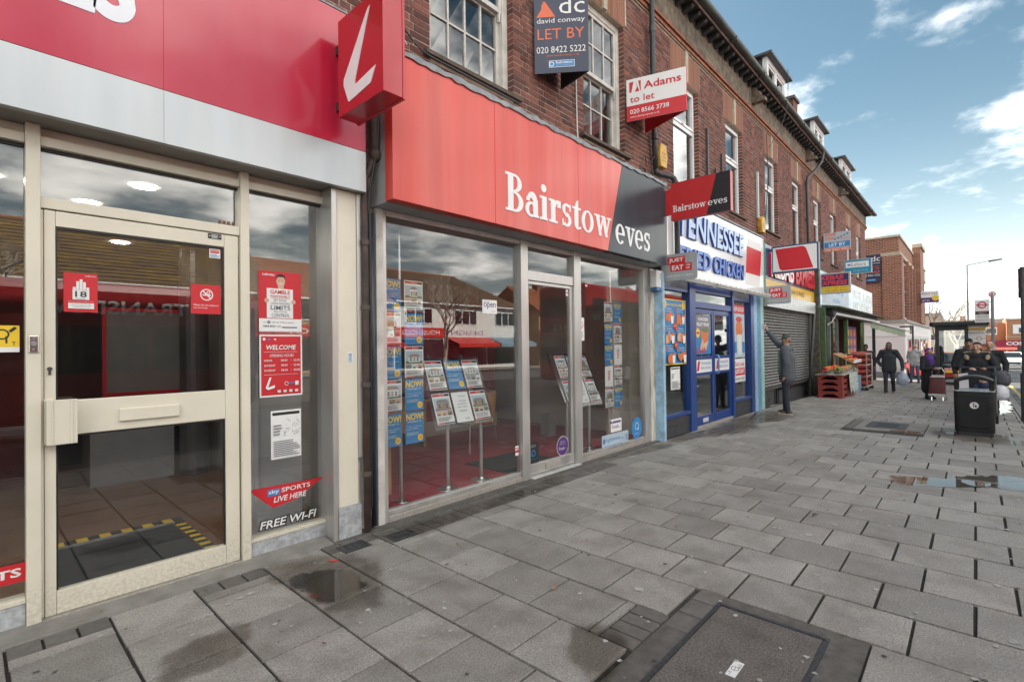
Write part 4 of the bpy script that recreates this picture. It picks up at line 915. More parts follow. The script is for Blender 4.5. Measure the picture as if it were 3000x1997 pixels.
p.disc(.035, .445, .011, P_WHITE, 12).rect(.066, .436, .08, .452, P_BLUEINK).rect(.11, .438, .124, .45, P_WHITE).text('WELCOME', .05, .363, .23, .037, P_WHITE, bold=.02, shear=.2).rect(.03, .345, .29, .347, P_WHITE).text('OPENING HOURS', .075, .307, .185, .022, P_WHITE, shear=.2)
for i, d_ in enumerate(('MON-FRI', 'SATURDAY', 'SUNDAY')): p.text(d_, .032, .272 - .038 * i, .06 if i == 0 else .085, .016, P_WHITE, bold=.01).text('08:00', .16, .272 - .038 * i, .05, .016, P_WHITE, bold=.01).rect(.235, .279 - .038 * i, .243, .281 - .038 * i, P_WHITE).text('22:00', .258, .272 - .038 * i, .05, .016, P_WHITE, bold=.01)
p.rect(.03, .170, .29, .172, P_WHITE).poly([(.04, .07), (.07, .15), (.085, .15), (.06, .075), (.11, .09), (.11, .07), (.06, .055)], P_PAPER).ring(.20, .098, .012, .016, P_WHITE, 14).rect(.222, .092, .262, .104, P_BLUEINK).rect(.268, .082, .295, .115, P_PAPER)
for k in range(4): p.rect(.13 + .045 * k, .03, .155 + .045 * k, .05, P_PW)
tag(p.build('poster'), 'red opening hours poster with white border and the word welcome', 'poster')
def notice(u, z, w, h, y, label, nx=1.0):
    p = Print((u, y, z), X, Z, w, h, P_PAPER, .001); p.rect(.05 * w, .90 * h, .95 * w, .96 * h, P_INK)
    rr = random.Random(int(u * 100)); a, b, c, d = .40 * w, .94 * w, .45 * h, .82 * h
    for i in range(26):
        x0, z0 = rr.uniform(a, b), rr.uniform(c, d); t_ = rr.uniform(0, 3.1); l = rr.uniform(.05, .16) * w
        x1, z1 = min(max(x0 + l * math.cos(t_), a), b), min(max(z0 + l * math.sin(t_), c), d); n_ = Vector((z0 - z1, x1 - x0)).normalized() * .0012 if (x1 - x0) or (z1 - z0) else Vector((0, 0))
        p.poly([(x0 + n_.x, z0 + n_.y), (x1 + n_.x, z1 + n_.y), (x1 - n_.x, z1 - n_.y), (x0 - n_.x, z0 - n_.y)], P_GREY)
    p.lines(.06 * w, .50 * h, .34 * w, .74 * h, 4, P_GREY, 5).lines(.06 * w, .06 * h, .92 * w, .40 * h, 9, P_GREY, 6)
    return tag(p.build('notice'), label, 'notice')
notice(1.60, .705, .235, .375, 4.004, 'white licensing notice with a small map on the narrow betting shop window')
p = Print((1.431, 4.004, .33), X, Z, .0012, .0012, P_RED, .0008)
p.poly([(0, .178), (.586, .165), (.36, .035), (.18, .005)], P_RED).rect(.14, .10, .235, .148, P_BLUEINK).text('sky', .148, .108, .08, .036, P_WHITE, bold=.02).text('SPORTS', .245, .112, .23, .036, P_WHITE, bold=.015).text('LIVE HERE', .185, .045, .26, .042, P_WHITE, bold=.02, shear=.2)
tag(p.build('sticker'), 'red wedge-shaped sports channel sticker low on the narrow window', 'sticker')
p = Print((1.50, 4.002, .17), X, Z, .001, .001, P_INK, .0008)
p.text('FREE WI-FI', .0, .012, .47, .075, P_INK, bold=.11, shear=.2).text('FREE WI-FI', .012, .020, .445, .06, P_WHITE, bold=.02, shear=.2)
tag(p.build('sticker'), 'white italic free wi-fi lettering sticker outlined in black above the plinth', 'sticker')
p = Print((.03, 4.004, 1.56), X, Z, .185, .150, P_YEL, .001)
p.rect(0, 0, .185, .028, P_PAPER).ring(.115, .10, .022, .030, P_INK).rect(.128, .05, .136, .09, P_INK).poly([(.14, .12), (.165, .145), (.175, .135), (.15, .11)], P_INK).text('T', .155, .038, .014, .02, P_INK).text('provided', .01, .008, .05, .01, P_INK)
tag(p.build('sticker'), 'yellow hearing loop sticker with an ear sign', 'sticker')
p = Print((-.45, 4.004, .262), X, Z, .69, .105, P_RED, .001); p.text('SPORTS', .33, .03, .34, .05, P_WHITE, bold=.03)
tag(p.build('sticker'), 'long red sports sticker low on the wide betting shop window', 'sticker')
p = Print((2.15, 3.8235, 1.44), X, Z, .045, .085, P_PAPER, .0008); p.lines(.005, .005, .04, .08, 7, P_BLUEINK, 1)
tag(p.build('sticker'), 'small torn white label on the cream pier panel', 'sticker')
# pipes in the slot between betting shop and estate agent
t = thing('soil_pipe', 'rusty dark cast-iron downpipe in the slot beside the cream pier', 'pipe', (2.305, 3.80, 0))
RUST = mat('rusty_iron', (.075, .055, .05), .7, var=.4, scale=9, dirt=(.14, .06, .035), dirt_scale=6, dirt_amt=.5, bump=.3)
m_ = MB(); m_.tube([(2.40, 3.78, 4.3), (2.395, 3.78, 3.35), (2.40, 3.78, 3.22)], .040, 12); m_.tube([(2.40, 3.78, 3.24), (2.37, 3.79, 3.12), (2.31, 3.80, 3.0), (2.305, 3.80, 2.8), (2.305, 3.80, .02)], .030, 12); m_.build('pipe', RUST, t, smooth=True)
for z in (.50, 1.25, 1.9, 2.45): m_ = MB(); m_.cyl((2.305, 3.80, z - .02), (2.305, 3.80, z + .02), .038, n=12); m_.build('pipe_collar', RUST, t)
m_ = MB(); m_.ball((2.40, 3.77, 3.21), .055); m_.build('pipe_boss', RUST, t, smooth=True)
t = thing('waste_pipe', 'blue-grey plastic waste pipe against the white pilaster', 'pipe', (2.40, 3.84, 0))
m_ = MB(); m_.tube([(2.385, 3.83, 2.72), (2.39, 3.84, 1.5), (2.395, 3.84, .03)], .026, 12); m_.build('pipe', mat('slate_blue_pipe', (.035, .045, .06), .35, var=.2), t, smooth=True)
m_ = MB(); m_.tube([(2.35, 3.87, 2.9), (2.352, 3.87, 1.5), (2.352, 3.87, .25), (2.40, 3.83, .02)], .012, 8); m_.build('cable', LTGREY, t)
m_ = MB(); m_.tube([(2.42, 3.74, 4.0), (2.40, 3.74, 3.3), (2.33, 3.76, 2.9), (2.34, 3.78, 2.3), (2.345, 3.80, .2)], .010, 8); m_.build('cable', BLACK, t)
m_ = MB(); m_.box(2.28, 3.90, -.03, 2.44, 3.96, 4.3); tag(m_.build('slot_wall', OLDWHITE), 'grubby whitewashed strip of wall behind the pipes', 'wall')
# ------------------------------------------------------------------ serif lettering built from strokes
def serif(word, mb, o, rt, up, xh, d=.006, mi=0, bold=1.0):
    """Slab-serif lower case (x-height 1, cap 1.5): strokes of slightly different relief so that they overlap cleanly."""
    o, rt, up = Vector(o), Vector(rt), Vector(up); st = .25 * bold; th = .10 * bold; sf = .105; cnt = [0]
    def P(pts, ox):
        cnt[0] += 1
        mb.prism([((ox + a) * xh, b * xh) for a, b in pts], o, rt, up, d + .00035 * (cnt[0] % 9), mi)
    def R(x0, y0, x1, y1, ox): P([(x0, y0), (x1, y0), (x1, y1), (x0, y1)], ox)
    def arc(cx, cy, rx, ry, a0, a1, tx, ty, ox, n=14):            # band between outer ellipse and inner ellipse (rx-tx, ry-ty)
        for i in range(n):
            q = [math.radians(a0 + (a1 - a0) * (i + k) / n) for k in (0, 1)]
            P2 = [(cx + rx * math.cos(q[0]), cy + ry * math.sin(q[0])), (cx + rx * math.cos(q[1]), cy + ry * math.sin(q[1])), (cx + (rx - tx) * math.cos(q[1]), cy + (ry - ty) * math.sin(q[1])), (cx + (rx - tx) * math.cos(q[0]), cy + (ry - ty) * math.sin(q[0]))]
            mb.prism([((ox + a) * xh, b * xh) for a, b in P2], o, rt, up, d + .0001, mi)
    x = 0.0
    for ch in word:
        if ch == 'B':
            R(.14, 0, .14 + st, 1.5, x); R(0, 0, .5, sf, x); R(0, 1.5 - sf, .5, 1.5, x); R(.3, .72, .55, .83, x)
            arc(.5, 1.145, .42, .355, -90, 90, .235, .095, x); arc(.5, .41, .50, .41, -90, 90, .255, .10, x); w_ = 1.08
        elif ch == 'a':
            R(.50, .06, .50 + st, .72, x); arc(.46, .70, .29, .33, 0, 168, st, .11, x, 12); P([(.10, .62), (.30, .62), (.30, .75), (.20, .83), (.12, .78)], x)
            arc(.40, .295, .36, .315, 40, 330, .215, .10, x, 18); P([(.50, .0), (.86, .0), (.86, .09), (.72, .12), (.5, .2)], x); w_ = .93
        elif ch == 'i':
            R(.13, 0, .13 + st, 1.0, x); R(0, 0, .51, sf, x); R(0, 1 - sf, .2, 1.0, x); P([(.255 + .17 * math.cos(k * .5236), 1.34 + .17 * math.sin(k * .5236)) for k in range(12)], x); w_ = .58
        elif ch == 'r':
            R(.13, 0, .13 + st, 1.0, x); R(0, 0, .56, sf, x); R(0, 1 - sf, .2, 1.0, x); arc(.60, .66, .30, .36, 70, 170, .16, .15, x, 8); P([(.56, .70), (.80, .70), (.80, 1.0), (.62, 1.02)], x); w_ = .86
        elif ch == 's':
            arc(.36, .745, .30, .275, 35, 265, .20, .11, x, 16); arc(.36, .275, .33, .295, -145, 82, .215, .115, x, 16); P([(.24, .47), (.40, .62), (.52, .55), (.42, .40), (.30, .42)], x)
            P([(.54, .70), (.64, .70), (.64, 1.0), (.56, 1.0)], x); P([(.05, .30), (.15, .30), (.13, .0), (.05, .0)], x); w_ = .78
        elif ch == 't':
            R(.15, .22, .15 + st, 1.0, x); P([(.15, .95), (.15 + st, .95), (.15 + st, 1.34), (.30, 1.26)], x); R(0, .9, .62, 1.0, x); arc(.40, .26, .25, .28, 180, 290, st, .12, x, 8); P([(.42, .0), (.64, .06), (.62, .15), (.46, .12)], x); w_ = .70
        elif ch == 'o':
            arc(.47, .5, .47, .52, 0, 360, .245, .09, x, 26); w_ = 1.02
        elif ch == 'w':
            for a0, a1, t0 in ((.10, .40, st), (.68, .40, th), (.62, .92, st), (1.22, .92, th)): P([(a0, .98), (a0 + t0, .98), (a1 + t0 * .62, 0), (a1 - .02, 0)], x)
            R(0, .9, .46, 1.0, x); R(1.08, .9, 1.46, 1.0, x); R(.56, .9, .90, 1.0, x); w_ = 1.50
        elif ch == 'v':
            P([(.12, .98), (.12 + st, .98), (.52, .10), (.48, 0), (.42, 0)], x); P([(.80, .98), (.80 + th, .98), (.56, 0), (.44, 0)], x); R(0, .9, .50, 1.0, x); R(.64, .9, 1.0, 1.0, x); w_ = 1.0
        elif ch == 'e':
            arc(.45, .5, .45, .52, 0, 318, .235, .09, x, 22); R(.20, .46, .88, .555, x); w_ = .97
        else: w_ = .35
        x += w_
    return x * xh
def serif_fit(word, mb, o, rt, up, w, xh, **k):
    t_ = MB(); wid = serif(word, t_, (0, 0, 0), X, Z, xh, **k)
    kx = w / wid; o, rt, up = Vector(o), Vector(rt).normalized(), Vector(up).normalized(); n = rt.cross(up)
    mb.add([o + rt * (p[0] * kx) + up * p[2] - n * p[1] for p in t_.v], t_.f, k.get('mi', 0)); return mb

# ------------------------------------------------------------------ estate agent
EST = thing('estate_agent_front', 'glazed estate agent shopfront with an orange-red fascia ending in slate grey', 'shopfront', (5.0, 3.9, 0))
FZ0, FZ1, FY = 2.795, 4.06, 3.54
m_ = MB(); m_.box(2.425, 3.652, 2.79, 7.44, 3.93, 4.05); m_.build('fascia_box', mat('grey_fascia_box', (.40, .41, .41), .45, metal=.3, var=.08), EST)
dt, db = 6.14, 5.74                                                  # slanting division of the two colours
def fpanel(poly, m, dy=0.0):
    b = MB(); b.prism(poly, (0, 3.651, 0), X, Z, 3.651 - FY - dy); return b.build('fascia_panel', m, EST, bevel=.003)
fpanel([(2.413, FZ0), (3.629, FZ0), (3.629, FZ1), (2.413, FZ1)], REDBAIR); fpanel([(3.632, FZ0), (5.08, FZ0), (5.08, FZ1), (3.632, FZ1)], REDBAIR)
fpanel([(5.083, FZ0), (db, FZ0), (dt, FZ1), (5.083, FZ1)], REDBAIR); fpanel([(db + .002, FZ0), (7.45, FZ0), (7.45, FZ1), (dt + .002, FZ1)], CHARBAIR)
VW = mat('white_sign_vinyl', (.80, .81, .82), .35, var=.02)
m_ = MB(); serif_fit('Bairstow', m_, (3.775, FY, 2.965), X, Z, 2.06, .265, bold=1.18); m_.build('lettering', VW, EST)
m_ = MB(); serif_fit('eves', m_, (5.93, FY, 2.93), X, Z, .99, .265, bold=1.18); m_.build('lettering', VW, EST)
# lead flashing with a ragged drip edge
m_ = MB(); n = 70; rr = random.Random(9); vs = []
for i in range(n + 1):
    x = 2.40 + 5.07 * i / n; dz = rr.uniform(-.018, .012)
    for yy, zz in ((3.525, 4.035 + dz), (3.52 + rr.uniform(-.008, .008), 4.075 + rr.uniform(-.01, .012)), (3.62, 4.11 + rr.uniform(-.01, .012)), (3.75, 4.13), (3.90, 4.17)): vs.append((x, yy, zz))
m_.add(vs, [(i * 5 + j, (i + 1) * 5 + j, (i + 1) * 5 + j + 1, i * 5 + j + 1) for i in range(n) for j in range(4)]); m_.build('lead_flashing', LEAD, EST, smooth=True)
m_ = MB(); m_.box(2.43, 3.931, 2.79, 7.44, 4.02, 2.84); m_.build('soffit_board', MIDGREY, EST)
def eb(name, x0, x1, z0, z1, y0=3.86, y1=3.95, m=ALU, par=EST, bv=.004): b = MB(); b.box(x0, y0, z0, x1, y1, z1); return b.build(name, m, par, bevel=bv)
eb('pilaster', 2.445, 2.515, -.03, 2.79, 3.85, 4.0, OLDWHITE)
eb('frame_post', 2.517, 2.555, .0, 2.79, m=ALU); eb('frame_post', 4.352, 4.478, .0, 2.789, 3.845); eb('frame_post', 5.400, 5.552, .0, 2.789, 3.845); eb('frame_post', 7.305, 7.46, .0, 2.789)
for a, b in ((2.556, 4.351), (5.553, 7.304)): eb('head_rail', a, b, 2.735, 2.789); eb('sill_rail', a, b, .0, .06, m=ALUDULL, y0=3.855); eb('glazing_bead', a, b, .061, .105, 3.875, 3.94, ALU); pane(a, b, .106, 2.734, 3.905, EST)
eb('head_rail', 4.479, 5.399, 2.725, 2.788); eb('transom', 4.479, 5.399, 2.335, 2.45); pane(4.479, 5.399, 2.451, 2.724, 3.905, EST)
ED = eb('door', 4.482, 4.515, .03, 2.33, 3.875, 3.925, ALU)
for n_, a, b, c, d in (('door_stile', 5.34, 5.396, .03, 2.33), ('door_top_rail', 4.516, 5.339, 2.29, 2.33), ('door_bottom_rail', 4.516, 5.339, .03, .16)): eb(n_, a, b, c, d, 3.876, 3.924, ALU, ED)
pane(4.516, 5.339, .161, 2.289, 3.898, ED)
eb('letter_plate', 4.79, 5.09, .055, .135, 3.862, 3.8755, ALUDULL, ED)
eb('threshold', 4.479, 5.45, -.01, .022, 3.80, 3.93, mat('bright_threshold', (.62, .62, .61), .4, metal=.5, var=.15, scale=20))
eb('end_pilaster', 7.465, 7.62, -.03, 2.78, 3.84, 4.0, mat('peeling_white_timber', (.60, .57, .50), .85, var=.2, scale=11, stretch=(2, 2, .4), dirt=(.085, .065, .045), dirt_scale=4.5, dirt_amt=.95, bump=.8, bscale=25))
# interior
CARP = mat('crimson_carpet', (.36, .022, .045), .95, var=.22, scale=50, bump=.3, bscale=200)
eb('interior_floor', 2.44, 7.6, -.05, .05, 3.951, 9.2, CARP, EST, 0); eb('interior_back_wall', 2.34, 7.6, .051, 2.9, 8.0, 8.2, mat('crimson_wall', (.36, .016, .03), .85, var=.08), EST, 0)
eb('interior_side_wall', 2.35, 2.44, .051, 2.9, 4.02, 8.0, mat('interior_magnolia', (.50, .46, .40), .9, var=.05), EST, 0); eb('interior_side_wall', 7.605, 7.64, -.03, 2.9, 4.02, 9.2, MATS['interior_magnolia'], EST, 0)
eb('interior_ceiling', 2.44, 7.6, 2.84, 2.92, 4.03, 8.0, MATS['interior_ceiling'], EST, 0)
eb('window_back_panel', 6.95, 7.60, .051, 2.5, 4.32, 4.36, mat('beige_panel', (.52, .47, .40), .85, var=.05), EST, 0)
eb('skirting', 5.0, 6.94, .051, .30, 6.8, 6.84, MATS['beige_panel'], EST, 0)
m_ = MB(); m_.box(5.0, 6.845, .051, 6.94, 6.95, 2.3); m_.build('partition', MATS['crimson_wall'], EST)
m_ = MB(); m_.box(4.36, 4.0, .0505, 5.35, 4.86, .058); tag(m_.build('door_mat', RUG), 'dark door mat set in the crimson carpet', 'mat')
# display stands just inside the glass
STEEL = mat('satin_steel', (.62, .62, .62), .3, metal=.9, var=.05)
def stand_base(t, x, y, z1, r=.022):
    p = MB(); p.cyl((x, y, .058), (x, y, z1), r, n=14); p.build('pole', STEEL, t, smooth=True, auto=40)
    b = MB(); b.lathe((x, y, .051), [(.115, 0), (.112, .006), (.03, .014), (.024, .03)], 22); b.build('pole_base', STEEL, t, smooth=True, auto=40)
def six_stand(x0, poles, label, seed):
    t = thing('display_stand', label, 'display stand', ((poles[0] + poles[1]) / 2, 4.14, .05))
    for px in poles:
        stand_base(t, px, 4.16, .74); q = MB(); q.tube([(px, 4.16, .74), (px, 4.18, .78), (px, 4.50, 1.46)], .02, 12); q.build('pole_arm', STEEL, t, smooth=True)
    up = Vector((.06, .34, .74)).normalized(); rt = Vector((1, 0, -.012)).normalized(); L = .82
    o = Vector((x0 + .10, 4.09, .70)); n = rt.cross(up).normalized()
    b = MB(); b.prism([(0, 0), (.86, 0), (.86, L), (.0, L)], o - n * .008, rt, up, .006); b.build('acrylic_panel', ACRYL, t)
    k = 0
    for r in (1, 0):
        for c in range(3):
            so = o + rt * (.04 + c * .27) + up * (.05 + r * .385)
            if (r, c) == (1, 1): now_sheet(so, rt, up, .24, .345, t)
            elif (r, c) == (0, 1):
                p = Print(so, rt, up, .24, .345); p.text('Mortgage', .09, .23, .10, .022, P_PURP).text('appointments', .06, .195, .13, .022, P_PURP).text('always available', .05, .16, .145, .022, P_PURP).rect(.09, .29, .2, .302, P_SKY).lines(.06, .12, .18, .14, 2, P_GREY, 3).lines(.12, .03, .19, .05, 2, P_GREY, 3); p.build('mortgage_sheet', t)
            else: property_sheet(so, rt, up, .24, .345, seed + k, t)
            k += 1
six_stand(3.18, (3.49, 3.98), 'sloping clear display board with six house sheets on two steel poles left of the door', 10)
six_stand(5.47, (5.62, 6.16), 'sloping clear display board with six house sheets partly behind the door post', 30)
def column_stand(x, cols, label, seed, z_top, pat):
    t = thing('poster_column', label, 'display stand', (x, 4.14, .05))
    p = MB(); p.cyl((x, 4.17, .058), (x, 4.17, 2.72), .015, n=12); p.build('pole', STEEL, t, smooth=True, auto=40)
    b = MB(); b.lathe((x, 4.17, .051), [(.07, 0), (.068, .005), (.02, .01)], 18); b.build('pole_base', STEEL, t, smooth=True, auto=40)
    k = 0
    for ci, c in enumerate(cols):
        for r in range(5):
            o = Vector((c, 4.12, z_top - (r + 1) * .325)); 
            if pat[ci][r] == 'n': now_sheet(o, X, Z, .225, .31, t)
            elif pat[ci][r] == 'p': property_sheet(o, X, Z, .225, .31, seed + k, t)
            else:
                q = Print(o, X, Z, .225, .31); q.lines(.08, .10, .15, .25, 7, P_RED, 4); q.build('letter_sheet', t)
            k += 1
column_stand(2.905, (2.66, 2.925), 'tall column of blue and white house posters on a thin pole at the left of the big pane', 50, 2.235, ('npnpn', 'pnpnn'))
column_stand(6.80, (6.545, 6.815), 'tall column of house posters on a thin pole beside the beige panel', 70, 2.225, ('pnnlp', 'nplpn'))
# furniture
t = thing('desk', 'light wood desk end with a rounded top behind the left poster column', 'desk', (2.85, 4.6, .05))
m_ = MB(); m_.prism([(0, 0), (.5, 0), (.58, .06), (.6, .16), (.58, .28), (.5, .36), (0, .36)], (2.46, 4.40, .74), X, Y, .03); m_.build('desk_top', WOOD, t)
m_ = MB(); m_.box(2.5, 4.45, .051, 2.98, 4.50, .739); m_.build('desk_leg', WOOD, t)
m_ = MB(); m_.box(2.5, 4.501, .3, 2.53, 4.74, .739); m_.build('desk_panel', WOOD, t)
t = thing('tub_chair', 'tan wooden tub chair on thin chrome legs inside the estate agent', 'chair', (5.1, 5.5, .05))
m_ = MB(); n = 14; vs = []
for i in range(n + 1):
    a = math.pi * (1.05 + 1.0 * i / n)
    for rr_, z in ((.33, .50), (.36, .88), (.33, .90), (.30, .50)): vs.append((5.1 + rr_ * math.cos(a), 5.5 + rr_ * math.sin(a), z))
m_.add(vs, [(i * 4 + j, (i + 1) * 4 + j, (i + 1) * 4 + (j + 1) % 4, i * 4 + (j + 1) % 4) for i in range(n) for j in range(4)]); m_.build('backrest', WOOD, t, smooth=True, auto=40)
m_ = MB(); m_.lathe((5.1, 5.5, .44), [(.30, 0), (.33, .02), (.33, .05), (.29, .07)], 20); m_.build('seat', WOOD, t)
for dx, dy in ((-.24, -.2), (.24, -.2), (-.2, .24), (.2, .24)): m_ = MB(); m_.cyl((5.1 + dx * 1.2, 5.5 + dy * 1.2, .051), (5.1 + dx, 5.5 + dy, .44), .011, n=8); m_.build('leg', CHROME, t)
t = thing('office_desk', 'brown desk deep inside the estate agent', 'desk', (3.9, 6.4, .05))
m_ = MB(); m_.box(3.3, 6.1, .74, 4.8, 6.9, .77); m_.build('desk_top', WOOD, t)
for x in (3.35, 4.7): m_ = MB(); m_.box(x, 6.15, .051, x + .05, 6.85, .739); m_.build('leg', WOOD, t)
m_ = MB(); m_.box(3.41, 6.16, .3, 4.69, 6.19, .739); m_.build('modesty_panel', WOOD, t)
m_ = MB(); m_.box(6.55, 5.2, .051, 6.72, 5.4, .42); tag(m_.build('speaker_box', MIDGREY, bevel=.01), 'small grey speaker box on the carpet by the beige panel', 'speaker')
# window stickers
def st(u, z, w, h, base, y=3.9035): return Print((u, y, z), X, Z, w, h, base, .001)
p = st(3.78, 1.915, .225, .15, P_WHITE); p.text('open', .02, .048, .185, .07, P_PURP, bold=.01).text('Zoopla', .14, .018, .06, .016, P_GREY, res=1).lines(.02, .128, .12, .138, 1, P_GREY)
o = p.build('open_sign'); tag(o, 'white square open sign hanging in the large estate agent window', 'sign')
p = st(4.497, .165, .195, .235, P_INK, 3.8965); p.ring(.095, .115, .026, .038, P_BLUEINK).rect(.06, .075, .07, .13, P_BLUEINK).text('View all our', .04, .205, .10, .013, P_WHITE, res=1).text('properties on', .04, .185, .10, .013, P_WHITE, res=1).text('PrimeLocation.com', .02, .04, .155, .016, P_BLUEINK, res=1); tag(p.build('sticker'), 'dark square sticker with a blue ring low on the door glass', 'sticker')
p = Print((5.17, 3.8965, .28), X, Z, .0005, .0005, P_PURP, .0008); p.disc(0, 0, .125, P_WHITE, 28).disc(0, 0, .118, P_PURP, 28).text('See all our', -.055, .045, .11, .02, P_WHITE, res=1).text('properties on...', -.065, .015, .13, .02, P_WHITE, res=1).text('Zoopla', -.085, -.055, .12, .045, P_WHITE).text('.co.uk', .04, -.04, .05, .018, P_GREY, res=1); tag(p.build('sticker'), 'round purple sticker with white lettering low on the estate agent door', 'sticker')
p = st(6.33, .285, .31, .195, P_PURP); p.rect(.004, .004, .306, .191, P_WHITE).poly([(.0, .13), (.05, .13), (.02, .17), (0, .17)], P_PURP).rect(.05, .13, .28, .162, P_PURP).text('See all our properties on...', .06, .139, .20, .014, P_WHITE, res=1).text('Zoopla', .03, .045, .19, .062, P_PURP).text('.co.uk', .23, .05, .06, .02, P_GREY, res=1); tag(p.build('sticker'), 'white sticker with a purple banner on the right-hand pane', 'sticker')
p = st(6.095, .075, .735, .195, P_SKY); p.poly([(.03, .08), (.06, .07), (.09, .09), (.09, .135), (.06, .15), (.03, .13)], P_BLUEINK).poly([(.055, .09), (.09, .115), (.055, .14)], P_GREEN).text('rightmove', .11, .075, .38, .075, P_BLUEINK).text('.co.uk', .50, .09, .09, .03, P_BLUEINK, res=1).lines(.05, .03, .6, .045, 1, P_BLUEINK); p.text('2008', .66, .05, .05, .09, P_BLUEINK); tag(p.build('sticker'), 'wide pale blue property portal sticker at the foot of the right-hand pane', 'sticker')
p = Print((7.095, 3.9035, .262), X, Z, .0005, .0005, P_BLUEINK, .0008); p.disc(0, 0, .16, P_BLUEINK, 30, .168).ring(0, .03, .042, .062, P_SKY).poly([(.03, -.03), (.065, -.03), (.065, 0), (.03, .0)], P_SKY).lines(-.07, -.09, .07, -.07, 1, P_SKY); tag(p.build('sticker'), 'round bright blue sticker in the corner by the peeling pilaster', 'sticker')
p = st(4.28, .30, .06, .11, P_PAPER); p.rect(.0, .035, .06, .06, P_RED).lines(.005, .07, .055, .1, 2, P_RED, 2); tag(p.build('sticker'), 'tiny white and red sticker low beside the door post', 'sticker')
p = st(5.28, 2.20, .05, .085, P_PAPER, 3.8965); p.rect(.005, .03, .045, .05, P_RED); tag(p.build('sticker'), 'tiny white and red sticker at the top of the estate agent door', 'sticker')
p = st(5.565, 1.62, .13, .31, P_PAPER); p.ring(.065, .21, .035, .045, P_RED).poly([(.035, .24), (.04, .245), (.095, .18), (.09, .175)], P_RED).lines(.02, .05, .11, .13, 4, P_GREY, 3); tag(p.build('notice'), 'small white no smoking notice beside the estate agent door', 'notice')
# grey entry buzzer box over the end pilaster
t = thing('shutter_switch_box', 'white switch box with a blue base at the top of the peeling pilaster', 'box', (7.58, 3.80, 2.42))
m_ = MB(); m_.box(7.47, 3.72, 2.47, 7.70, 3.838, 2.745); m_.build('box', WHITE, t, bevel=.012)
m_ = MB(); m_.box(7.475, 3.722, 2.42, 7.695, 3.836, 2.469); m_.build('base', mat('blue_plastic', (.05, .16, .34), .4), t)
p = Print((7.55, 3.7185, 2.56), X, Z, .09, .15, P_PAPER, .001); p.poly([(.03, .02), (.06, .05), (.04, .09), (.065, .13), (.05, .13), (.025, .09), (.045, .05)], P_INK); p.build('label_plate', t)
# ------------------------------------------------------------------ fried chicken shop
CHK = thing('chicken_shop_front', 'blue framed fried chicken shopfront under a white fascia with raised blue letters', 'shopfront', (10.3, 3.75, 0))
def cb_(name, x0, x1, z0, z1, y0, y1, m, par=CHK, bv=.004): b = MB(); b.box(x0, y0, z0, x1, y1, z1); return b.build(name, m, par, bevel=bv)
WSIGN = mat('white_sign_panel', (.74, .75, .77), .25, var=.04, scale=2, coat=.4, dirt=(.5, .5, .5), dirt_scale=3, dirt_amt=.2)
cb_('fascia_panel', 7.86, 9.62, 2.72, 4.065, 3.72, 3.80, WSIGN); cb_('fascia_panel', 9.625, 11.38, 2.72, 4.065, 3.72, 3.80, WSIGN); cb_('fascia_panel', 11.385, 12.985, 2.72, 4.065, 3.72, 3.80, WSIGN)
cb_('fascia_trim', 7.86, 13.0, 2.685, 2.718, 3.71, 3.82, BLUEFRAME); cb_('fascia_trim', 12.987, 13.02, 2.72, 4.08, 3.71, 3.9, LTGREY)
m_ = MB(); m_.hexa([(7.8, 3.70, 4.07), (13.03, 3.70, 4.07), (13.03, 3.9, 4.16), (7.8, 3.9, 4.16)], [(7.8, 3.70, 4.105), (13.03, 3.70, 4.105), (13.03, 3.9, 4.19), (7.8, 3.9, 4.19)]); m_.build('lead_flashing', LEAD, CHK)
LB1, LB2, LB3 = mat('letter_side_blue', (.015, .06, .30), .4, var=.05), mat('letter_face_pale', (.44, .58, .84), .35, var=.05), mat('letter_face_blue', (.06, .18, .55), .35, var=.05)
for word, x0, w_, z0, h_, face in (('TENNESSEE', 8.22, 3.3, 3.42, .49, LB2), ('FRIED', 8.22, 1.42, 2.92, .33, LB3), ('CHICKEN', 9.78, 1.72, 2.92, .33, LB3)):
    m_ = MB(); m_.text(word, (x0, 3.72, z0), X, Z, w_, h_, .045, bold=.022, shear=.10, res=3); m_.build('raised_letters', LB1, CHK)
    m_ = MB(); m_.text(word, (x0, 3.6745, z0), X, Z, w_, h_, .0008, bold=.022, shear=.10, res=3); m_.build('letter_faces', face, CHK)
p = Print((11.68, 3.7195, 2.865), X, Z, .001, .001, P_WHITE, .001); PK = P_SKIN
p.poly([(0, 0), (1.02, 0), (1.20, 1.04), (.22, 1.04)], P_PAPER).poly([(.05, .26), (1.06, .26), (1.17, .86), (.14, .86)], P_RED); p.build('red_sign_panel', CHK)
for i, (a, b) in enumerate(((8.08, 9.40), (9.50, 11.10), (11.2, 12.80))):
    m_ = MB(); m_.box(a, 3.50, 2.66, b, 3.62, 2.684).prism([(.0, 0), (.025, -.05), (.095, -.05), (.12, 0)], (a + .02, 3.62, 2.659), (0, -1, 0), (0, 0, 1), -(b - a - .04)); lf = m_.build('light_fitting', mat('diffuser_plastic', (.62, .62, .60), .35, var=.06), CHK)
    for k in range(6): q = MB(); xx = a + .1 + k * (b - a - .2) / 5; q.box(xx, 3.492, 2.65, xx + .02, 3.499, 2.686); q.build('fitting_clip', ALU, lf)
    q = MB(); q.box(a + .3, 3.63, 2.665, a + .34, 3.709, 2.68).box(b - .34, 3.63, 2.665, b - .3, 3.709, 2.68); q.build('fitting_arm', ALU, lf)
cb_('pilaster', 7.625, 7.70, -.03, 2.72, 3.70, 4.0, mat('peeling_blue_timber', (.33, .52, .68), .7, var=.12, scale=10, dirt=(.10, .12, .10), dirt_scale=6, dirt_amt=.6, bump=.4))
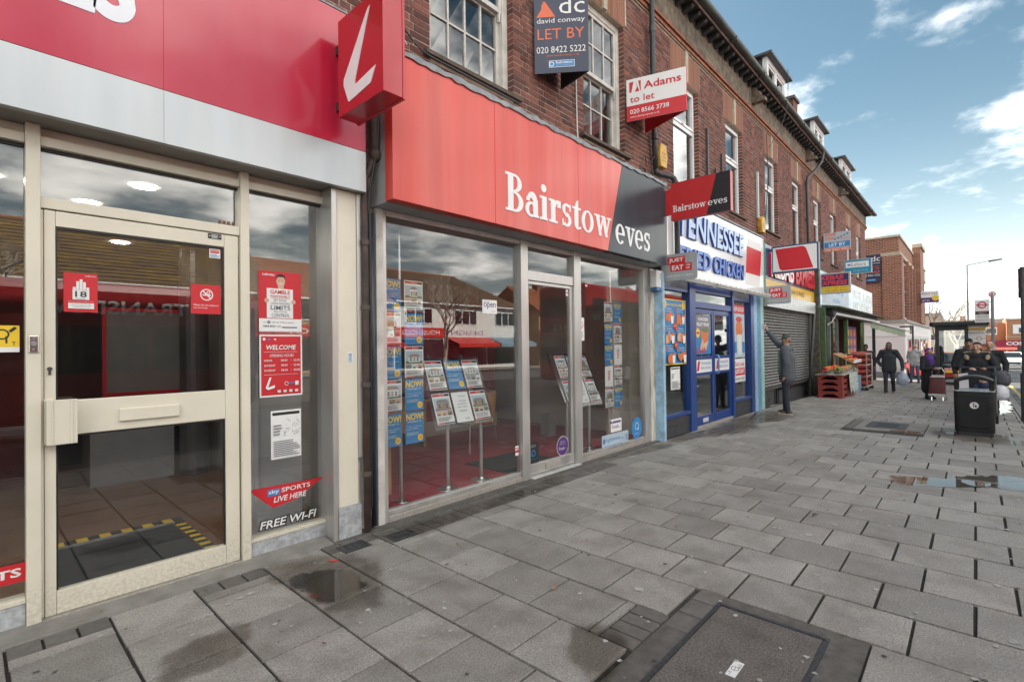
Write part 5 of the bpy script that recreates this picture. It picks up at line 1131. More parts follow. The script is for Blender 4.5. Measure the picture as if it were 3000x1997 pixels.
RISER = mat('dark_granite_riser', (.035, .036, .040), .55, var=.5, scale=60, dirt=(.09, .085, .08), dirt_scale=8, dirt_amt=.4)
for a, b in ((7.71, 8.735), (10.97, 12.05)):
    cb_('stall_riser', a, b, -.03, .175, 3.76, 3.85, RISER); cb_('stall_riser', a, b, .178, .318, 3.76, 3.85, RISER)
    cb_('sill_rail', a, b, .32, .378, 3.735, 3.86, BLUEFRAME); cb_('head_rail', a, b, 2.465, 2.53, 3.75, 3.83, BLUEFRAME); pane(a, b, .379, 2.464, 3.80, CHK, GLASS)
    cb_('upper_board', a, b, 2.531, 2.69, 3.76, 3.85, mat('grey_board_dark', (.20, .21, .23), .7, var=.1))
for a, b in ((7.701, 7.7095), (8.736, 8.99), (10.875, 10.969), (12.051, 12.26)): cb_('frame_post', a, b, -.03, 2.69, 3.725, 3.87, BLUEFRAME)
cb_('transom', 8.991, 10.874, 2.22, 2.335, 3.745, 3.85, BLUEFRAME); cb_('head_rail', 8.991, 10.874, 2.51, 2.69, 3.75, 3.84, BLUEFRAME); pane(8.991, 10.874, 2.336, 2.509, 3.80, CHK, GLASS)
for k, (a, b) in enumerate(((9.0, 9.925), (9.935, 10.865))):
    D = cb_('door', a, a + .06, .05, 2.21, 3.77, 3.82, BLUEFRAME)
    for n_, c, d, e, f in (('door_stile', b - .07, b, .05, 2.21), ('door_top_rail', a + .061, b - .071, 2.12, 2.21), ('door_middle_rail', a + .061, b - .071, 1.265, 1.32), ('door_lower_rail', a + .061, b - .071, .97, 1.02), ('door_bottom_rail', a + .061, b - .071, .05, .21)): cb_(n_, c, d, e, f, 3.771, 3.819, BLUEFRAME, D)
    pane(a + .061, b - .071, 1.321, 2.119, 3.79, D, GLASS); pane(a + .061, b - .071, .211, .969, 3.79, D, GLASS)
    p = Print((a + .061, 3.785, 1.021), X, Z, b - a - .132, .243, P_WHITE, .002); p.poly([(.07, .03), (.17, .03), (.23, .21), (.13, .21)], P_RED).text('TENNESSEE', .26, .14, .48, .055, P_BLUE, res=2).text('FRIED CHICKEN', .26, .055, .46, .05, P_BLUE, res=2); p.build('door_name_panel', D)
    if k == 0: cb_('letter_plate', 9.35, 9.6, .085, .165, 3.762, 3.7705, LTGREY, D)
h = MB(); h.tube([(9.97, 3.77, 1.33), (9.97, 3.70, 1.33), (9.97, 3.69, 1.31), (9.97, 3.69, 1.0), (9.97, 3.70, .98), (9.97, 3.77, .98)], .016, 8); h.build('door_pull', mat('pale_blue_handle', (.18, .30, .55), .35), CHK, smooth=True)
cb_('threshold', 8.991, 10.874, -.02, .045, 3.74, 3.86, ALUDULL)
for a, b, m in ((12.27, 12.50, PALEBLUE), (12.505, 12.76, mat('mid_blue_paint', (.13, .30, .50), .6, var=.15, scale=9, dirt=(.06, .1, .14), dirt_scale=10, dirt_amt=.4)), (12.765, 12.99, mat('mint_paint', (.33, .55, .50), .6, var=.1, scale=9, dirt=(.12, .2, .17), dirt_scale=8, dirt_amt=.4))): cb_('end_pilaster', a, b, -.05, 2.68, 3.73, 4.0, m)
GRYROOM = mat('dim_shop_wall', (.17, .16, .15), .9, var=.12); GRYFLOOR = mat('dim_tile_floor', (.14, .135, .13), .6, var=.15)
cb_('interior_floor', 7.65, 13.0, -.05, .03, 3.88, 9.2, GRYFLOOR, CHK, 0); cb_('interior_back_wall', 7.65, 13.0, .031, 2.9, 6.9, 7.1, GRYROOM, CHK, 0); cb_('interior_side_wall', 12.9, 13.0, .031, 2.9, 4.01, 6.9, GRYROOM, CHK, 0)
t = thing('serving_counter', 'dim tiled serving counter behind the blue doors', 'counter', (10.2, 5.8, 0)); m_ = MB(); m_.box(8.4, 5.6, .031, 12.5, 6.0, 1.05); m_.build('counter_front', MIDGREY, t); m_ = MB(); m_.box(8.3, 5.5, 1.051, 12.5, 6.1, 1.1); m_.build('counter_top', LTGREY, t)
# posters in the chicken shop
p = Print((7.80, 3.797, 1.205), X, Z, .915, 1.12, P_YEL, .001); p.rect(.02, .02, .895, 1.1, P_BLUE)
p.text('LUNCH TIME SPECIAL OFFERS', .14, 1.0, .62, .045, P_YEL, bold=.02).disc(.09, 1.03, .07, P_YEL).disc(.82, 1.02, .07, P_YEL).text('5', .075, 1.01, .03, .05, P_RED)
for r in range(3):
    for c in range(2):
        u, v = .05 + c * .43, .70 - r * .335
        p.rect(u, v + .20, u + .05, v + .27, P_RED).text(str(r + 1 + 3 * c), u + .012, v + .21, .02, .045, P_WHITE, res=1).text('Chicken' if r else '4 Chicken', u + .07, v + .24, .22, .03, P_WHITE, res=1).text('& Reg Fries', u + .07, v + .195, .24, .028, P_WHITE, res=1)
        rr = random.Random(r * 5 + c)
        for q in range(5): p.disc(u + .08 + rr.uniform(0, .16), v + .07 + rr.uniform(-.02, .06), rr.uniform(.04, .07), P_FOOD if (r != 1 or q % 2) else P_SKIN, 10, rr.uniform(.05, .09))
        p.poly([(u + .27, v), (u + .35, v), (u + .375, v + .14), (u + .255, v + .14)], P_PAPER).rect(u + .265, v + .13, u + .37, v + .175, P_FOOD)
    if r < 2: p.disc(.46, .665 - r * .33, .062, P_RED).text('£1.99', .415, .65 - r * .33, .09, .04, P_YEL, bold=.02).rect(.03, .655 - r * .335, .39, .66 - r * .335, P_YEL)
tag(p.build('poster'), 'large blue lunch offers poster with fried chicken pictures', 'poster')
notice(8.08, .78, .36, .385, 3.797, 'white licensing notice with a map below the blue lunch poster')
p = Print((9.09, 3.786, 1.36), X, Z, .74, .74, P_BLUE, .001); p.rect(0, .40, .74, .74, P_GREY).text('CHICKEN', .14, .63, .46, .06, P_WHITE, bold=.03).text('FILLET WRAP', .08, .53, .58, .065, P_WHITE, bold=.03).disc(.12, .40, .09, P_YEL).rect(.05, .38, .19, .42, P_RED).disc(.44, .36, .19, P_FOOD, 16, .16).disc(.46, .46, .17, P_GREEN, 14, .05).poly([(.2, .08), (.5, .08), (.62, .26), (.42, .2), (.3, .3)], P_SKIN).text('£1.69', .04, .02, .42, .11, P_RED, bold=.03); tag(p.build('poster'), 'chicken wrap poster with a red price on the left-hand blue door', 'poster')
p = Print((11.1, 3.797, 1.25), X, Z, .72, 1.15, P_SKY, .001); p.rect(0, .95, .72, 1.15, P_RED).text('NEW BURGER', .04, 1.0, .64, .1, P_WHITE, bold=.02).disc(.36, .62, .22, P_FOOD, 14, .2).rect(.24, .05, .5, .5, P_PW).rect(.02, .1, .2, .34, P_BLUE).rect(.54, .1, .70, .34, P_BLUE).disc(.36, .83, .2, P_RED, 12, .06); tag(p.build('poster'), 'pale drinks and burger poster with a red header in the right-hand chicken shop window', 'poster')
p = Print((11.12, 3.797, .72), X, Z, .70, .50, P_WHITE, .001); p.rect(.02, .14, .68, .30, P_RED).text("Don't cook", .06, .34, .58, .10, P_RED, bold=.02).text('JUST-EAT', .05, .155, .60, .12, P_WHITE, bold=.04).text('ORDER FROM US ONLINE', .06, .04, .58, .05, P_INK, res=1); tag(p.build('sticker'), 'white and red do not cook takeaway sticker in the right-hand chicken shop window', 'sticker')
# ------------------------------------------------------------------ kebab shop with shutter down
KEB = thing('kebab_shop_front', 'kebab shopfront with a ribbed grey roller shutter and navy and yellow fascia', 'shopfront', (15.6, 3.75, -.05))
cb_('fascia_panel', 13.03, 18.30, 3.14, 3.98, 3.74, 3.82, mat('navy_sign', (.03, .035, .13), .3, var=.05, coat=.3), KEB); cb_('fascia_strip', 13.03, 18.30, 2.79, 3.137, 3.74, 3.82, mat('yellow_sign', (.74, .45, .05), .35, var=.06), KEB)
cb_('fascia_return', 13.025, 13.12, 2.79, 3.98, 3.70, 3.739, mat('green_edge', (.05, .25, .18), .5), KEB)
m_ = MB(); m_.text('KEBAB', (13.55, 3.74, 3.20), X, Z, 2.1, .60, .05, bold=.05); m_.text('EXPRESS', (15.9, 3.74, 3.20), X, Z, 2.25, .60, .05, bold=.05); m_.build('raised_letters', mat('letter_red', (.55, .02, .035), .4), KEB)
m_ = MB(); m_.text('KEBAB', (13.55, 3.6897, 3.20), X, Z, 2.1, .60, .0008, bold=.015); m_.build('letter_faces', VW, KEB)
m_ = MB(); m_.text('SOUTH ASIAN CURRIES', (14.4, 3.74, 2.90), X, Z, 2.6, .13, .002, res=1); m_.build('lettering', INK, KEB)
cb_('shutter_housing', 13.05, 18.0, 2.44, 2.785, 3.66, 3.9, mat('galvanised', (.42, .44, .45), .35, metal=.6, var=.2, scale=6), KEB)
SL = mat('shutter_grey', (.115, .11, .105), .42, metal=.45, var=.18, scale=7, rvar=.1)
s_ = MB(); n = 6; vs = []
for xx in (13.10, 17.72):
    for j in range(n + 1): a = math.pi * j / n; vs.append((xx, 3.815 - .026 * math.sin(a), .0 + .072 * j / n))
    vs.append((xx, 3.815, .074))
k = n + 2
s_.add(vs, [(j, j + 1, k + j + 1, k + j) for j in range(n + 1)])
sl = s_.build('shutter_slat', SL, KEB, smooth=True); sl.location.z = .44
for i in range(1, 27):
    o = sl.copy(); COL.objects.link(o); o.location.z = .44 + i * .0745
cb_('shutter_bottom_bar', 13.10, 17.72, .38, .438, 3.79, 3.83, SL, KEB)
for a, b in ((13.03, 13.095), (17.725, 17.80)): cb_('shutter_guide', a, b, -.12, 2.439, 3.77, 3.86, DKGREY, KEB)
cb_('end_post', 17.85, 18.25, -.15, 2.43, 3.80, 3.95, mat('mossy_green_post', (.075, .07, .055), .8, var=.5, scale=8, dirt=(.05, .085, .025), dirt_scale=5, dirt_amt=.6), KEB)
cb_('counter_front', 14.9, 17.72, -.15, .30, 3.92, 4.0, DKGREY, KEB); cb_('counter_top', 14.9, 17.72, .301, .34, 3.86, 4.2, BLACK, KEB)
cb_('door_base', 13.4, 14.3, -.05, .37, 3.88, 3.92, mat('dull_black_door', (.05, .05, .052), .5, var=.2), KEB); cb_('door_sill', 13.35, 14.35, -.1, -.045, 3.82, 3.95, ALUDULL, KEB); cb_('letter_plate', 13.75, 14.0, .09, .15, 3.868, 3.8795, BLACK, KEB)
for a, b in ((13.1, 13.39), (14.31, 14.36), (14.5, 14.55)): cb_('frame_post', a, b, -.1, .375, 3.86, 3.95, BLACK, KEB)
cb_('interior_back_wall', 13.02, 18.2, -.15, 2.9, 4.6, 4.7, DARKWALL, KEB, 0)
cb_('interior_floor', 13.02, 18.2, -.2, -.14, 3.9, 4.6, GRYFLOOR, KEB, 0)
# ------------------------------------------------------------------ greengrocer
GRO = thing('greengrocer_front', 'open-fronted greengrocer with pale blue fascia, folded awning and green posts', 'shopfront', (24, 3.6, -.2))
cb_('fascia_panel', 18.42, 23.6, 2.66, 3.86, 3.60, 3.70, mat('pale_blue_sign', (.30, .47, .57), .3, var=.05, coat=.3), GRO); cb_('fascia_panel', 23.62, 29.4, 2.66, 3.86, 3.60, 3.70, MATS['pale_blue_sign'], GRO)
p = Print((18.7, 3.599, 2.80), X, Z, 4.6, .95, P_SKY, .002); p.text('Lebara', .9, .45, 2.6, .4, P_BLUEINK).text('mobile', 1.6, .12, 1.2, .2, P_BLUEINK); p.build('white_name_panel', GRO)
p = Print((24.0, 3.599, 2.75), X, Z, .01, .01, P_WHITE, .002); p.text('FRUIT & VEG', .2, .58, 4.9, .36, P_WHITE, bold=.02).text('OFF LICENCE', .2, .1, 4.9, .36, P_WHITE, bold=.02); p.build('lettering', GRO)
cb_('party_pier', 18.26, 18.42, -.2, 4.0, 3.62, 3.95, MATS['mossy_green_post'], GRO)
GRN = mat('green_post_paint', (.06, .11, .04), .6, var=.3, scale=9, dirt=(.04, .06, .03), dirt_scale=6, dirt_amt=.5)
for x in (18.5, 22.3, 26.0, 29.3): cb_('shop_post', x, x + .12, -.35, 2.66, 3.5, 3.62, GRN if x < 27 else DKGREY, GRO)
AWN = mat('awning_dark', (.030, .045, .05), .7, var=.3, scale=5)
m_ = MB(); m_.box(18.9, 3.36, 2.42, 29.0, 3.58, 2.64); m_.build('awning_cassette', AWN, GRO, bevel=.02)
m_ = MB(); m_.hexa([(18.6, 3.10, 2.655), (29.5, 3.10, 2.655), (29.5, 3.59, 2.665), (18.6, 3.59, 2.665)], [(18.6, 3.10, 2.69), (29.5, 3.10, 2.69), (29.5, 3.59, 2.76), (18.6, 3.59, 2.76)]); m_.build('awning_cover_board', mat('mossy_board', (.07, .085, .045), .9, var=.5, scale=6), GRO)
m_ = MB(); m_.cyl((19.0, 3.32, 2.47), (28.9, 3.32, 2.47), .05, n=12); m_.build('awning_front_bar', mat('white_bar', (.66, .67, .68), .4), GRO)
m_ = MB(); m_.tube([(18.9, 3.30, 2.50), (18.95, 3.26, 2.5), (18.7, 3.35, 2.2), (18.55, 3.45, 2.1)], .02, 8); m_.build('awning_crank', ALU, GRO)
STRIPE = mat('striped_awning', (.42, .47, .36), .8, var=.35, scale=5, stretch=(1, 6, .2), dirt=(.16, .2, .1), dirt_scale=5, dirt_amt=.5)
m_ = MB(); m_.add([(27.2, 3.55, 2.50), (29.6, 3.55, 2.50), (29.6, 2.2, 2.02), (27.2, 2.2, 2.02)], [(0, 1, 2, 3)]); m_.cyl((27.2, 2.2, 2.01), (29.6, 2.2, 2.01), .03, n=8)
n = 12
for i in range(n):
    y0, y1 = 3.4 - 1.2 * i / n, 3.4 - 1.2 * (i + 1) / n; zf = lambda y: 2.02 + (y - 2.2) * .3556
    m_.quad((27.19, y0, zf(y0)), (27.19, y1, zf(y1)), (27.19, y1, zf(y1) - .27 - .03 * (i % 2)), (27.19, y0, zf(y0) - .27 - .03 * ((i + 1) % 2)))
aw = m_.build('side_awning', STRIPE, GRO)
m_ = MB(); m_.cyl((27.18, 3.5, 2.49), (27.18, 2.2, 2.03), .035, n=8); m_.build('awning_arm', MATS['white_bar'], aw)
cb_('interior_floor', 18.4, 29.6, -.45, -.32, 3.62, 9.2, GRYFLOOR, GRO, 0); cb_('interior_back_wall', 18.4, 29.6, -.3, 2.9, 5.4, 5.5, mat('dim_green_wall', (.07, .085, .07), .9, var=.4, scale=3), GRO, 0); cb_('interior_ceiling', 18.4, 29.6, 2.70, 2.78, 3.72, 5.4, GRYROOM, GRO, 0)
for x in (20.6, 22.0): cb_('glazed_partition', x, x + .08, -.3, 2.6, 3.75, 3.85, mat('grey_green_frame', (.12, .15, .14), .5, var=.2), GRO)
pane(20.7, 21.98, -.2, 2.6, 3.80, GRO, GLASS); cb_('shop_door', 19.3, 19.36, -.3, 2.3, 3.9, 4.6, MIDGREY, GRO)
p = Print((24.6, 3.9, .9), X, Z, 2.2, 1.3, P_PURP, .01)
for i in range(9): rr = random.Random(i); p.disc(.25 + (i % 3) * .75, .25 + (i // 3) * .4, .26, (P_YEL, P_FOOD, P_OR)[i % 3], 14, .16)
p.build('fruit_picture_board', GRO)
m_ = MB(); m_.box(23.0, 4.2, 2.60, 26.5, 4.28, 2.66); m_.build('shop_tube_light', mat('lit_tube', (.9, .9, .9), .5, var=0, emit=(1.0, .97, .90, 7)), GRO)
m_ = MB(); m_.box(19.2, 4.5, 2.60, 21.5, 4.56, 2.64); m_.build('shop_tube_light', MATS['lit_tube'], GRO)
t = thing('waste_pipe', 'leaning dark pipe at the corner between kebab shop and greengrocer', 'pipe', (17.95, 3.7, -.1)); m_ = MB(); m_.tube([(18.0, 3.74, 2.75), (17.9, 3.68, 2.4), (17.6, 3.70, 1.2), (17.3, 3.72, -.12)], .045, 10); m_.build('pipe', PIPE, t, smooth=True)
# produce: crates, bowls, cage trolley, sacks
CRM = mat('burgundy_plastic', (.235, .035, .028), .5, var=.18, scale=8)
def crate_mesh():
    b = MB(); W, L, H = .62, 1.0, .17
    for y in (0, L - .03):
        b.box(0, y, .12, W, y + .03, H).box(0, y, 0, .10, y + .03, .119).box(W - .10, y, 0, W, y + .03, .119).box(.101, y + .003, .0, W - .101, y + .027, .035)
        b.add([(.10, y, .119), (.20, y, .119), (.10, y, .06), (.10, y + .03, .119), (.20, y + .03, .119), (.10, y + .03, .06)], [(0, 1, 2), (3, 5, 4), (1, 4, 5, 2)]); b.add([(W - .10, y, .119), (W - .20, y, .119), (W - .10, y, .06), (W - .10, y + .03, .119), (W - .20, y + .03, .119), (W - .10, y + .03, .06)], [(0, 2, 1), (3, 4, 5), (1, 2, 5, 4)])
    for x in (0, W - .03): b.box(x, .031, .11, x + .03, L - .031, H - .002).box(x, .031, 0, x + .03, .25, .109).box(x, L - .25, 0, x + .03, L - .031, .109).box(x, .251, 0, x + .03, L - .251, .04)
    b.box(.031, .031, .012, W - .031, L - .031, .024); return b
for s in range(2):
    for k in range(4):
        x0 = 17.2 + s * 1.04
        t = thing('plastic_crate', ('burgundy plastic crate in the stack against the leaning pipe, %s' if s == 0 else 'burgundy plastic crate in the stack under the torn cloth, %s') % ('at the bottom', 'second from the bottom', 'third from the bottom', 'topmost')[k], 'crate', (x0 + .5, 3.15, gz(x0 + .5) + k * .172), 0, 'stacked produce crates')
        b = crate_mesh(); b.v = [(x0 + v[1], 2.85 + v[0], gz(x0 + .5) + k * .172 + v[2]) for v in b.v]; b.f = [f[::-1] for f in b.f]; b.build('crate_body', CRM, t)
        q = MB(); q.box(x0 - .004, 3.05, gz(x0 + .5) + k * .172 + .135, x0 - .001, 3.27, gz(x0 + .5) + k * .172 + .155); q.build('hand_slot', BLACK, t)
CT = gz(18) + 4 * .172 + .004
m_ = MB(); m_.box(17.15, 2.80, CT, 19.3, 3.52, CT + .012); board = tag(m_.build('display_board', mat('pale_board', (.52, .46, .40), .8, var=.15)), 'thin pale board laid over the crate stacks', 'board')
cl = MB(); rr = random.Random(2); n = 12; vs = []
for i in range(n + 1):
    x = 17.9 + 1.45 * i / n
    for j, z in enumerate((CT + .016, CT - .1, CT - .28, CT - .38 - .22 * abs(math.sin(i * 1.1)) - .1 * rr.random())): vs.append((x, 2.79 - .012 * j + .012 * math.sin(i * 2.1 + j), z))
cl.add(vs, [(i * 4 + j, (i + 1) * 4 + j, (i + 1) * 4 + j + 1, i * 4 + j + 1) for i in range(n) for j in range(3)]); tag(cl.build('torn_cloth', mat('floral_cloth', (.45, .50, .47), .9, var=.45, scale=14), smooth=True), 'torn flowery pale cloth hanging over the side of the crates', 'cloth')
FR = {'orange': mat('orange_fruit', (.78, .24, .02), .5, var=.1), 'red': mat('red_fruit', (.50, .03, .03), .4, var=.1), 'green': mat('green_fruit', (.22, .30, .05), .5, var=.15), 'pink': mat('pink_fruit', (.55, .22, .18), .5, var=.15)}
BOWL = glass_mat('clear_bowl', tint=(.72, .75, .75), boost=2.0, base=.08)
kinds = ('green', 'red', 'green', 'orange', 'pink', 'orange', 'orange', 'red', 'pink', 'orange', 'green', 'red')
for i in range(12):
    x, y = 17.34 + .36 * (i // 2), 2.98 + .34 * (i % 2); z = CT + .014; c = kinds[i]; rr = random.Random(i)
    t = thing('fruit_bowl', 'clear plastic bowl heaped with %s fruit on the crate display' % {'pink': 'pinkish'}.get(c, c), 'bowl', (x, y, z), 0, '%s fruit bowls' % c)
    b = MB(); b.lathe((x, y, z), [(.09, 0), (.15, .11), (.155, .115)], 14); b.build('bowl', BOWL, t, smooth=True)
    for q in range(9):
        a = q * .9; r = .085 if q < 5 else .05; zz = z + (.085 if q < 5 else .15)
        f = MB(); f.ball((x + (r if q < 8 else 0) * math.cos(a), y + (r if q < 8 else 0) * math.sin(a), zz + (.03 if q == 8 else 0)), .042, 8, 6); f.build('fruit', FR[c], t, smooth=True)
t = thing('tomato_stand', 'sloping wooden stand carrying a shallow box of tomatoes', 'stand', (20.2, 3.2, gz(20)))
z0 = gz(20)
m_ = MB(); m_.hexa([(19.6, 2.95, z0 + .98), (20.9, 2.95, z0 + .98), (20.9, 3.5, z0 + 1.28), (19.6, 3.5, z0 + 1.28)], [(19.6, 2.94, z0 + 1.01), (20.9, 2.94, z0 + 1.01), (20.9, 3.49, z0 + 1.31), (19.6, 3.49, z0 + 1.31)]); m_.build('tray', mat('raw_timber', (.33, .20, .10), .8, var=.2), t)
for x, y, h_ in ((19.65, 3.0, .98), (20.8, 3.0, .98), (19.65, 3.44, 1.24), (20.8, 3.44, 1.24)): m_ = MB(); m_.box(x, y, z0, x + .06, y + .05, z0 + h_); m_.build('leg', MATS['raw_timber'], t)
m_ = MB(); m_.box(19.66, 3.05, z0 + .55, 19.7, 3.44, z0 + .6); m_.build('brace', MATS['raw_timber'], t)
m_ = MB(); m_.hexa([(19.6, 2.90, z0 + .99), (20.9, 2.90, z0 + .99), (20.9, 2.935, z0 + .99), (19.6, 2.935, z0 + .99)], [(19.6, 2.89, z0 + 1.10), (20.9, 2.89, z0 + 1.10), (20.9, 2.93, z0 + 1.10), (19.6, 2.93, z0 + 1.10)]); m_.build('tray_front', PAPER, t)
for i in range(24):
    x = 19.68 + .105 * (i % 12); y = 3.03 + .14 * (i // 12); f = MB(); f.ball((x, y, z0 + 1.06 + (y - 2.95) * .545), .045, 8, 6); f.build('tomato', FR['red'] if i % 3 else FR['orange'], t, smooth=True)
for i, (x, c) in enumerate(((19.7, 'blue and yellow bag of rice'), (20.3, 'green and black bag of vegetables'), (20.9, 'pale sack of onions'))):
    m_ = MB(); zb = gz(x) + .55; m_.ball((x, 3.2, zb + .16), (.30, .22, .17), 12, 8); tag(m_.build('produce_bag', (mat('blue_bag', (.02, .07, .26), .5, var=.5, scale=9), mat('green_bag', (.10, .14, .05), .5, var=.6, scale=9), mat('pale_sack', (.40, .36, .26), .8, var=.3, scale=9))[i], smooth=True), c + ' lying under the tomato stand', 'bag')
    m_ = MB(); m_.box(x - .32, 2.95, gz(x) + .0, x + .27, 3.45, zb); tag(m_.build('storage_box', (mat('blue_box', (.16, .34, .50), .6, var=.1), mat('brown_box', (.3, .2, .11), .8, var=.15), MATS['blue_box'])[i], bevel=.01), ('pale blue box under the blue bag', 'brown cardboard box under the green bag', 'pale blue box under the onion sack')[i], 'box')
t = thing('cage_trolley', 'steel roll cage trolley loaded with red net sacks', 'trolley', (22.0, 3.1, gz(22))); z0 = gz(22)
for x, y in ((21.4, 2.82), (22.6, 2.82), (21.4, 3.42), (22.6, 3.42)):
    m_ = MB(); m_.cyl((x, y, z0 + .12), (x, y, z0 + 1.30), .018, n=8); m_.build('corner_post', ALU, t)
    m_ = MB(); m_.cyl((x - .03, y, z0 + .06), (x + .03, y, z0 + .06), .058, n=12); m_.build('castor', BLACK, t)
for z in (.14, .5, .9, 1.29):
    m_ = MB(); m_.tube([(21.4, 3.42, z0 + z), (21.4, 2.82, z0 + z), (22.6, 2.82, z0 + z), (22.6, 3.42, z0 + z)], .012, 6); m_.build('cage_rail', ALU, t)
m_ = MB(); m_.box(21.4, 2.82, z0 + .11, 22.6, 3.42, z0 + .13); m_.build('cage_floor', ALUDULL, t)
NET = mat('red_net_sack', (.34, .045, .03), .8, var=.5, scale=30, bump=.6, bscale=60)
for k in range(6):
    for s in range(2):
        m_ = MB(); x = 21.7 + .6 * s; z = z0 + .24 + k * .20; m_.ball((x + .03 * math.sin(k * 2), 3.1, z), (.30, .29, .125), 14, 8); tag(m_.build('net_sack', NET, smooth=True), 'red net sack of onions stacked in the steel cage, %s in its stack' % ('lowest', 'second from below', 'third from below', 'fourth from below', 'fifth from below', 'topmost')[k], 'sack', 'red net sacks')
for i in range(5):
    m_ = MB(); x = 19.9 + .75 * i; m_.ball((x, 4.9, .75), (.3, .25, .4), 10, 7); tag(m_.build('stock_sack', (NET, MATS['pale_sack'], MATS['green_bag'], MATS['blue_bag'], NET)[i], smooth=True), ('red', 'pale', 'green', 'blue', 'deep red')[i] + ' sack of stock in the dim back of the greengrocer', 'sack')
# ------------------------------------------------------------------ projecting signs and letting boards
def xsign(name, label, x, th, y0, y1, z0, z1, m_face, m_edge, arm=None, edge=.03):
    """Box sign at right angles to the wall: y0 near the wall, y1 outer end; faces look along -X and +X."""
    t = thing(name, label, 'sign', (x + th / 2, y0, (z0 + z1) / 2))
    b = MB(); b.box(x, y1, z0, x + th, y0, z1); b.build('sign_box', m_edge, t, bevel=.004)
    f = MB(); f.box(x - .004, y1 + edge, z0 + edge, x - .0005, y0 - edge, z1 - edge); f.build('sign_face', m_face, t)
    if arm:
        for zz in arm: a = MB(); a.box(x + th * .3, y0 + .001, zz, x + th * .7, 3.86, zz + .05); a.build('sign_arm', m_edge, t)
    return t
DY = -Y
# letter L box sign
t = thing('projecting_sign', 'red box sign with a white letter L above the betting shop', 'sign', (2.05, 3.6, 3.3))
b = MB(); b.box(1.965, 2.985, 3.338, 2.135, 3.60, 4.085); b.build('sign_box', REDSIGN, t, bevel=.005)
b = MB(); b.box(2.125, 2.978, 3.33, 2.145, 3.605, 4.095); b.build('rear_lip', REDSIGN, t, bevel=.003)
b = MB(); b.prism([(.435, .675), (.465, .69), (.21, .275), (.0, .0)], (0, 0, 0), X, Z, .001) if False else None
def yz(y, z): return (3.60 - y, z - 3.338)
L = [yz(3.143, 4.004), yz(3.175, 3.99), yz(3.205, 3.955), yz(3.51, 3.60), yz(3.514, 3.555), yz(3.447, 3.415), yz(3.43, 3.409), yz(3.14, 3.445), yz(3.125, 3.47), yz(3.072, 3.550), yz(3.34, 3.508), yz(3.352, 3.52), yz(3.35, 3.54)]
b = MB(); o_ = Vector((1.965, 3.60, 3.338)); b.prism(L, o_, DY, Z, .004); b.build('letter', VW, t)
b = MB(); b.box(2.02, 3.601, 3.45, 2.08, 3.739, 3.52).box(2.02, 3.601, 3.9, 2.08, 3.739, 3.97); b.build('sign_arm', BLACK, t)
# Bairstow eves projecting sign
t = thing('projecting_sign', 'red and black estate agent box sign jutting from the slate fascia end', 'sign', (7.52, 3.4, 3.75))
b = MB(); b.box(7.47, 2.56, 3.475, 7.57, 3.46, 4.055); b.build('sign_box', mat('pinkish_red_edge', (.60, .13, .11), .35, var=.05), t, bevel=.004)
b = MB(); yb = 3.46; wd = .90; hh = .58; o_ = Vector((7.4695, 3.46, 3.475))
b.prism([(0, 0), (.55, 0), (.70, hh), (0, hh)], o_, DY, Z, .003); b.build('red_face', REDSIGN if False else mat('matt_red_face', (.50, .025, .028), .45, var=.05), t)
b = MB(); b.prism([(.552, 0), (wd, 0), (wd, hh), (.702, hh)], o_, DY, Z, .003); b.build('black_face', mat('matt_black_face', (.018, .018, .022), .45, var=.1), t)
b = MB(); serif_fit('Bairstow', b, o_ + Vector((-.003, -.03, .125)), DY, Z, .52, .068, d=.002); serif_fit('eves', b, o_ + Vector((-.003, -.575, .125)), DY, Z, .285, .068, d=.002); b.build('lettering', VW, t)
b = MB(); b.box(7.45, 3.461, 3.57, 7.50, 3.66, 3.965); b.build('sign_bracket', MATS['matt_red_face'], t)
# tall L-shaped letting boards, two leaves meeting at the outer edge
def vboard(label, near, apex, far, z0, z1, m_face, draw, m_back):
    t = thing('letting_board', label, 'board', ((near[0] + far[0]) / 2, near[1], z0))
    n, a, f = Vector((*near, z0)), Vector((*apex, z0)), Vector((*far, z0))
    rt = (a - n).normalized(); w_ = (a - n).length
    b = MB(); b.prism([(0, 0), (w_, 0), (w_, z1 - z0), (0, z1 - z0)], n + rt.cross(Z) * -.012, rt, Z, .012); b.build('front_leaf', m_face, t)
    r2 = (f - a).normalized(); w2 = (f - a).length
    b = MB(); b.prism([(0.004, 0), (w2, 0), (w2, z1 - z0), (.004, z1 - z0)], a + r2.cross(Z) * .004, r2, Z, .012); b.build('rear_leaf', m_back, t)
    b = MB(); m2 = (n + f) / 2; b.box(m2.x - .03, 3.84, z0 + .1, m2.x + .03, 3.90, z1 - .1); b.build('wall_post', DKGREY, t)
    pr = Print(n, rt, Z, .0005, .0005, P_INK, .0005); draw(pr, w_, z1 - z0); kind(pr.build('printed_face', t), 'stuff')
    return t
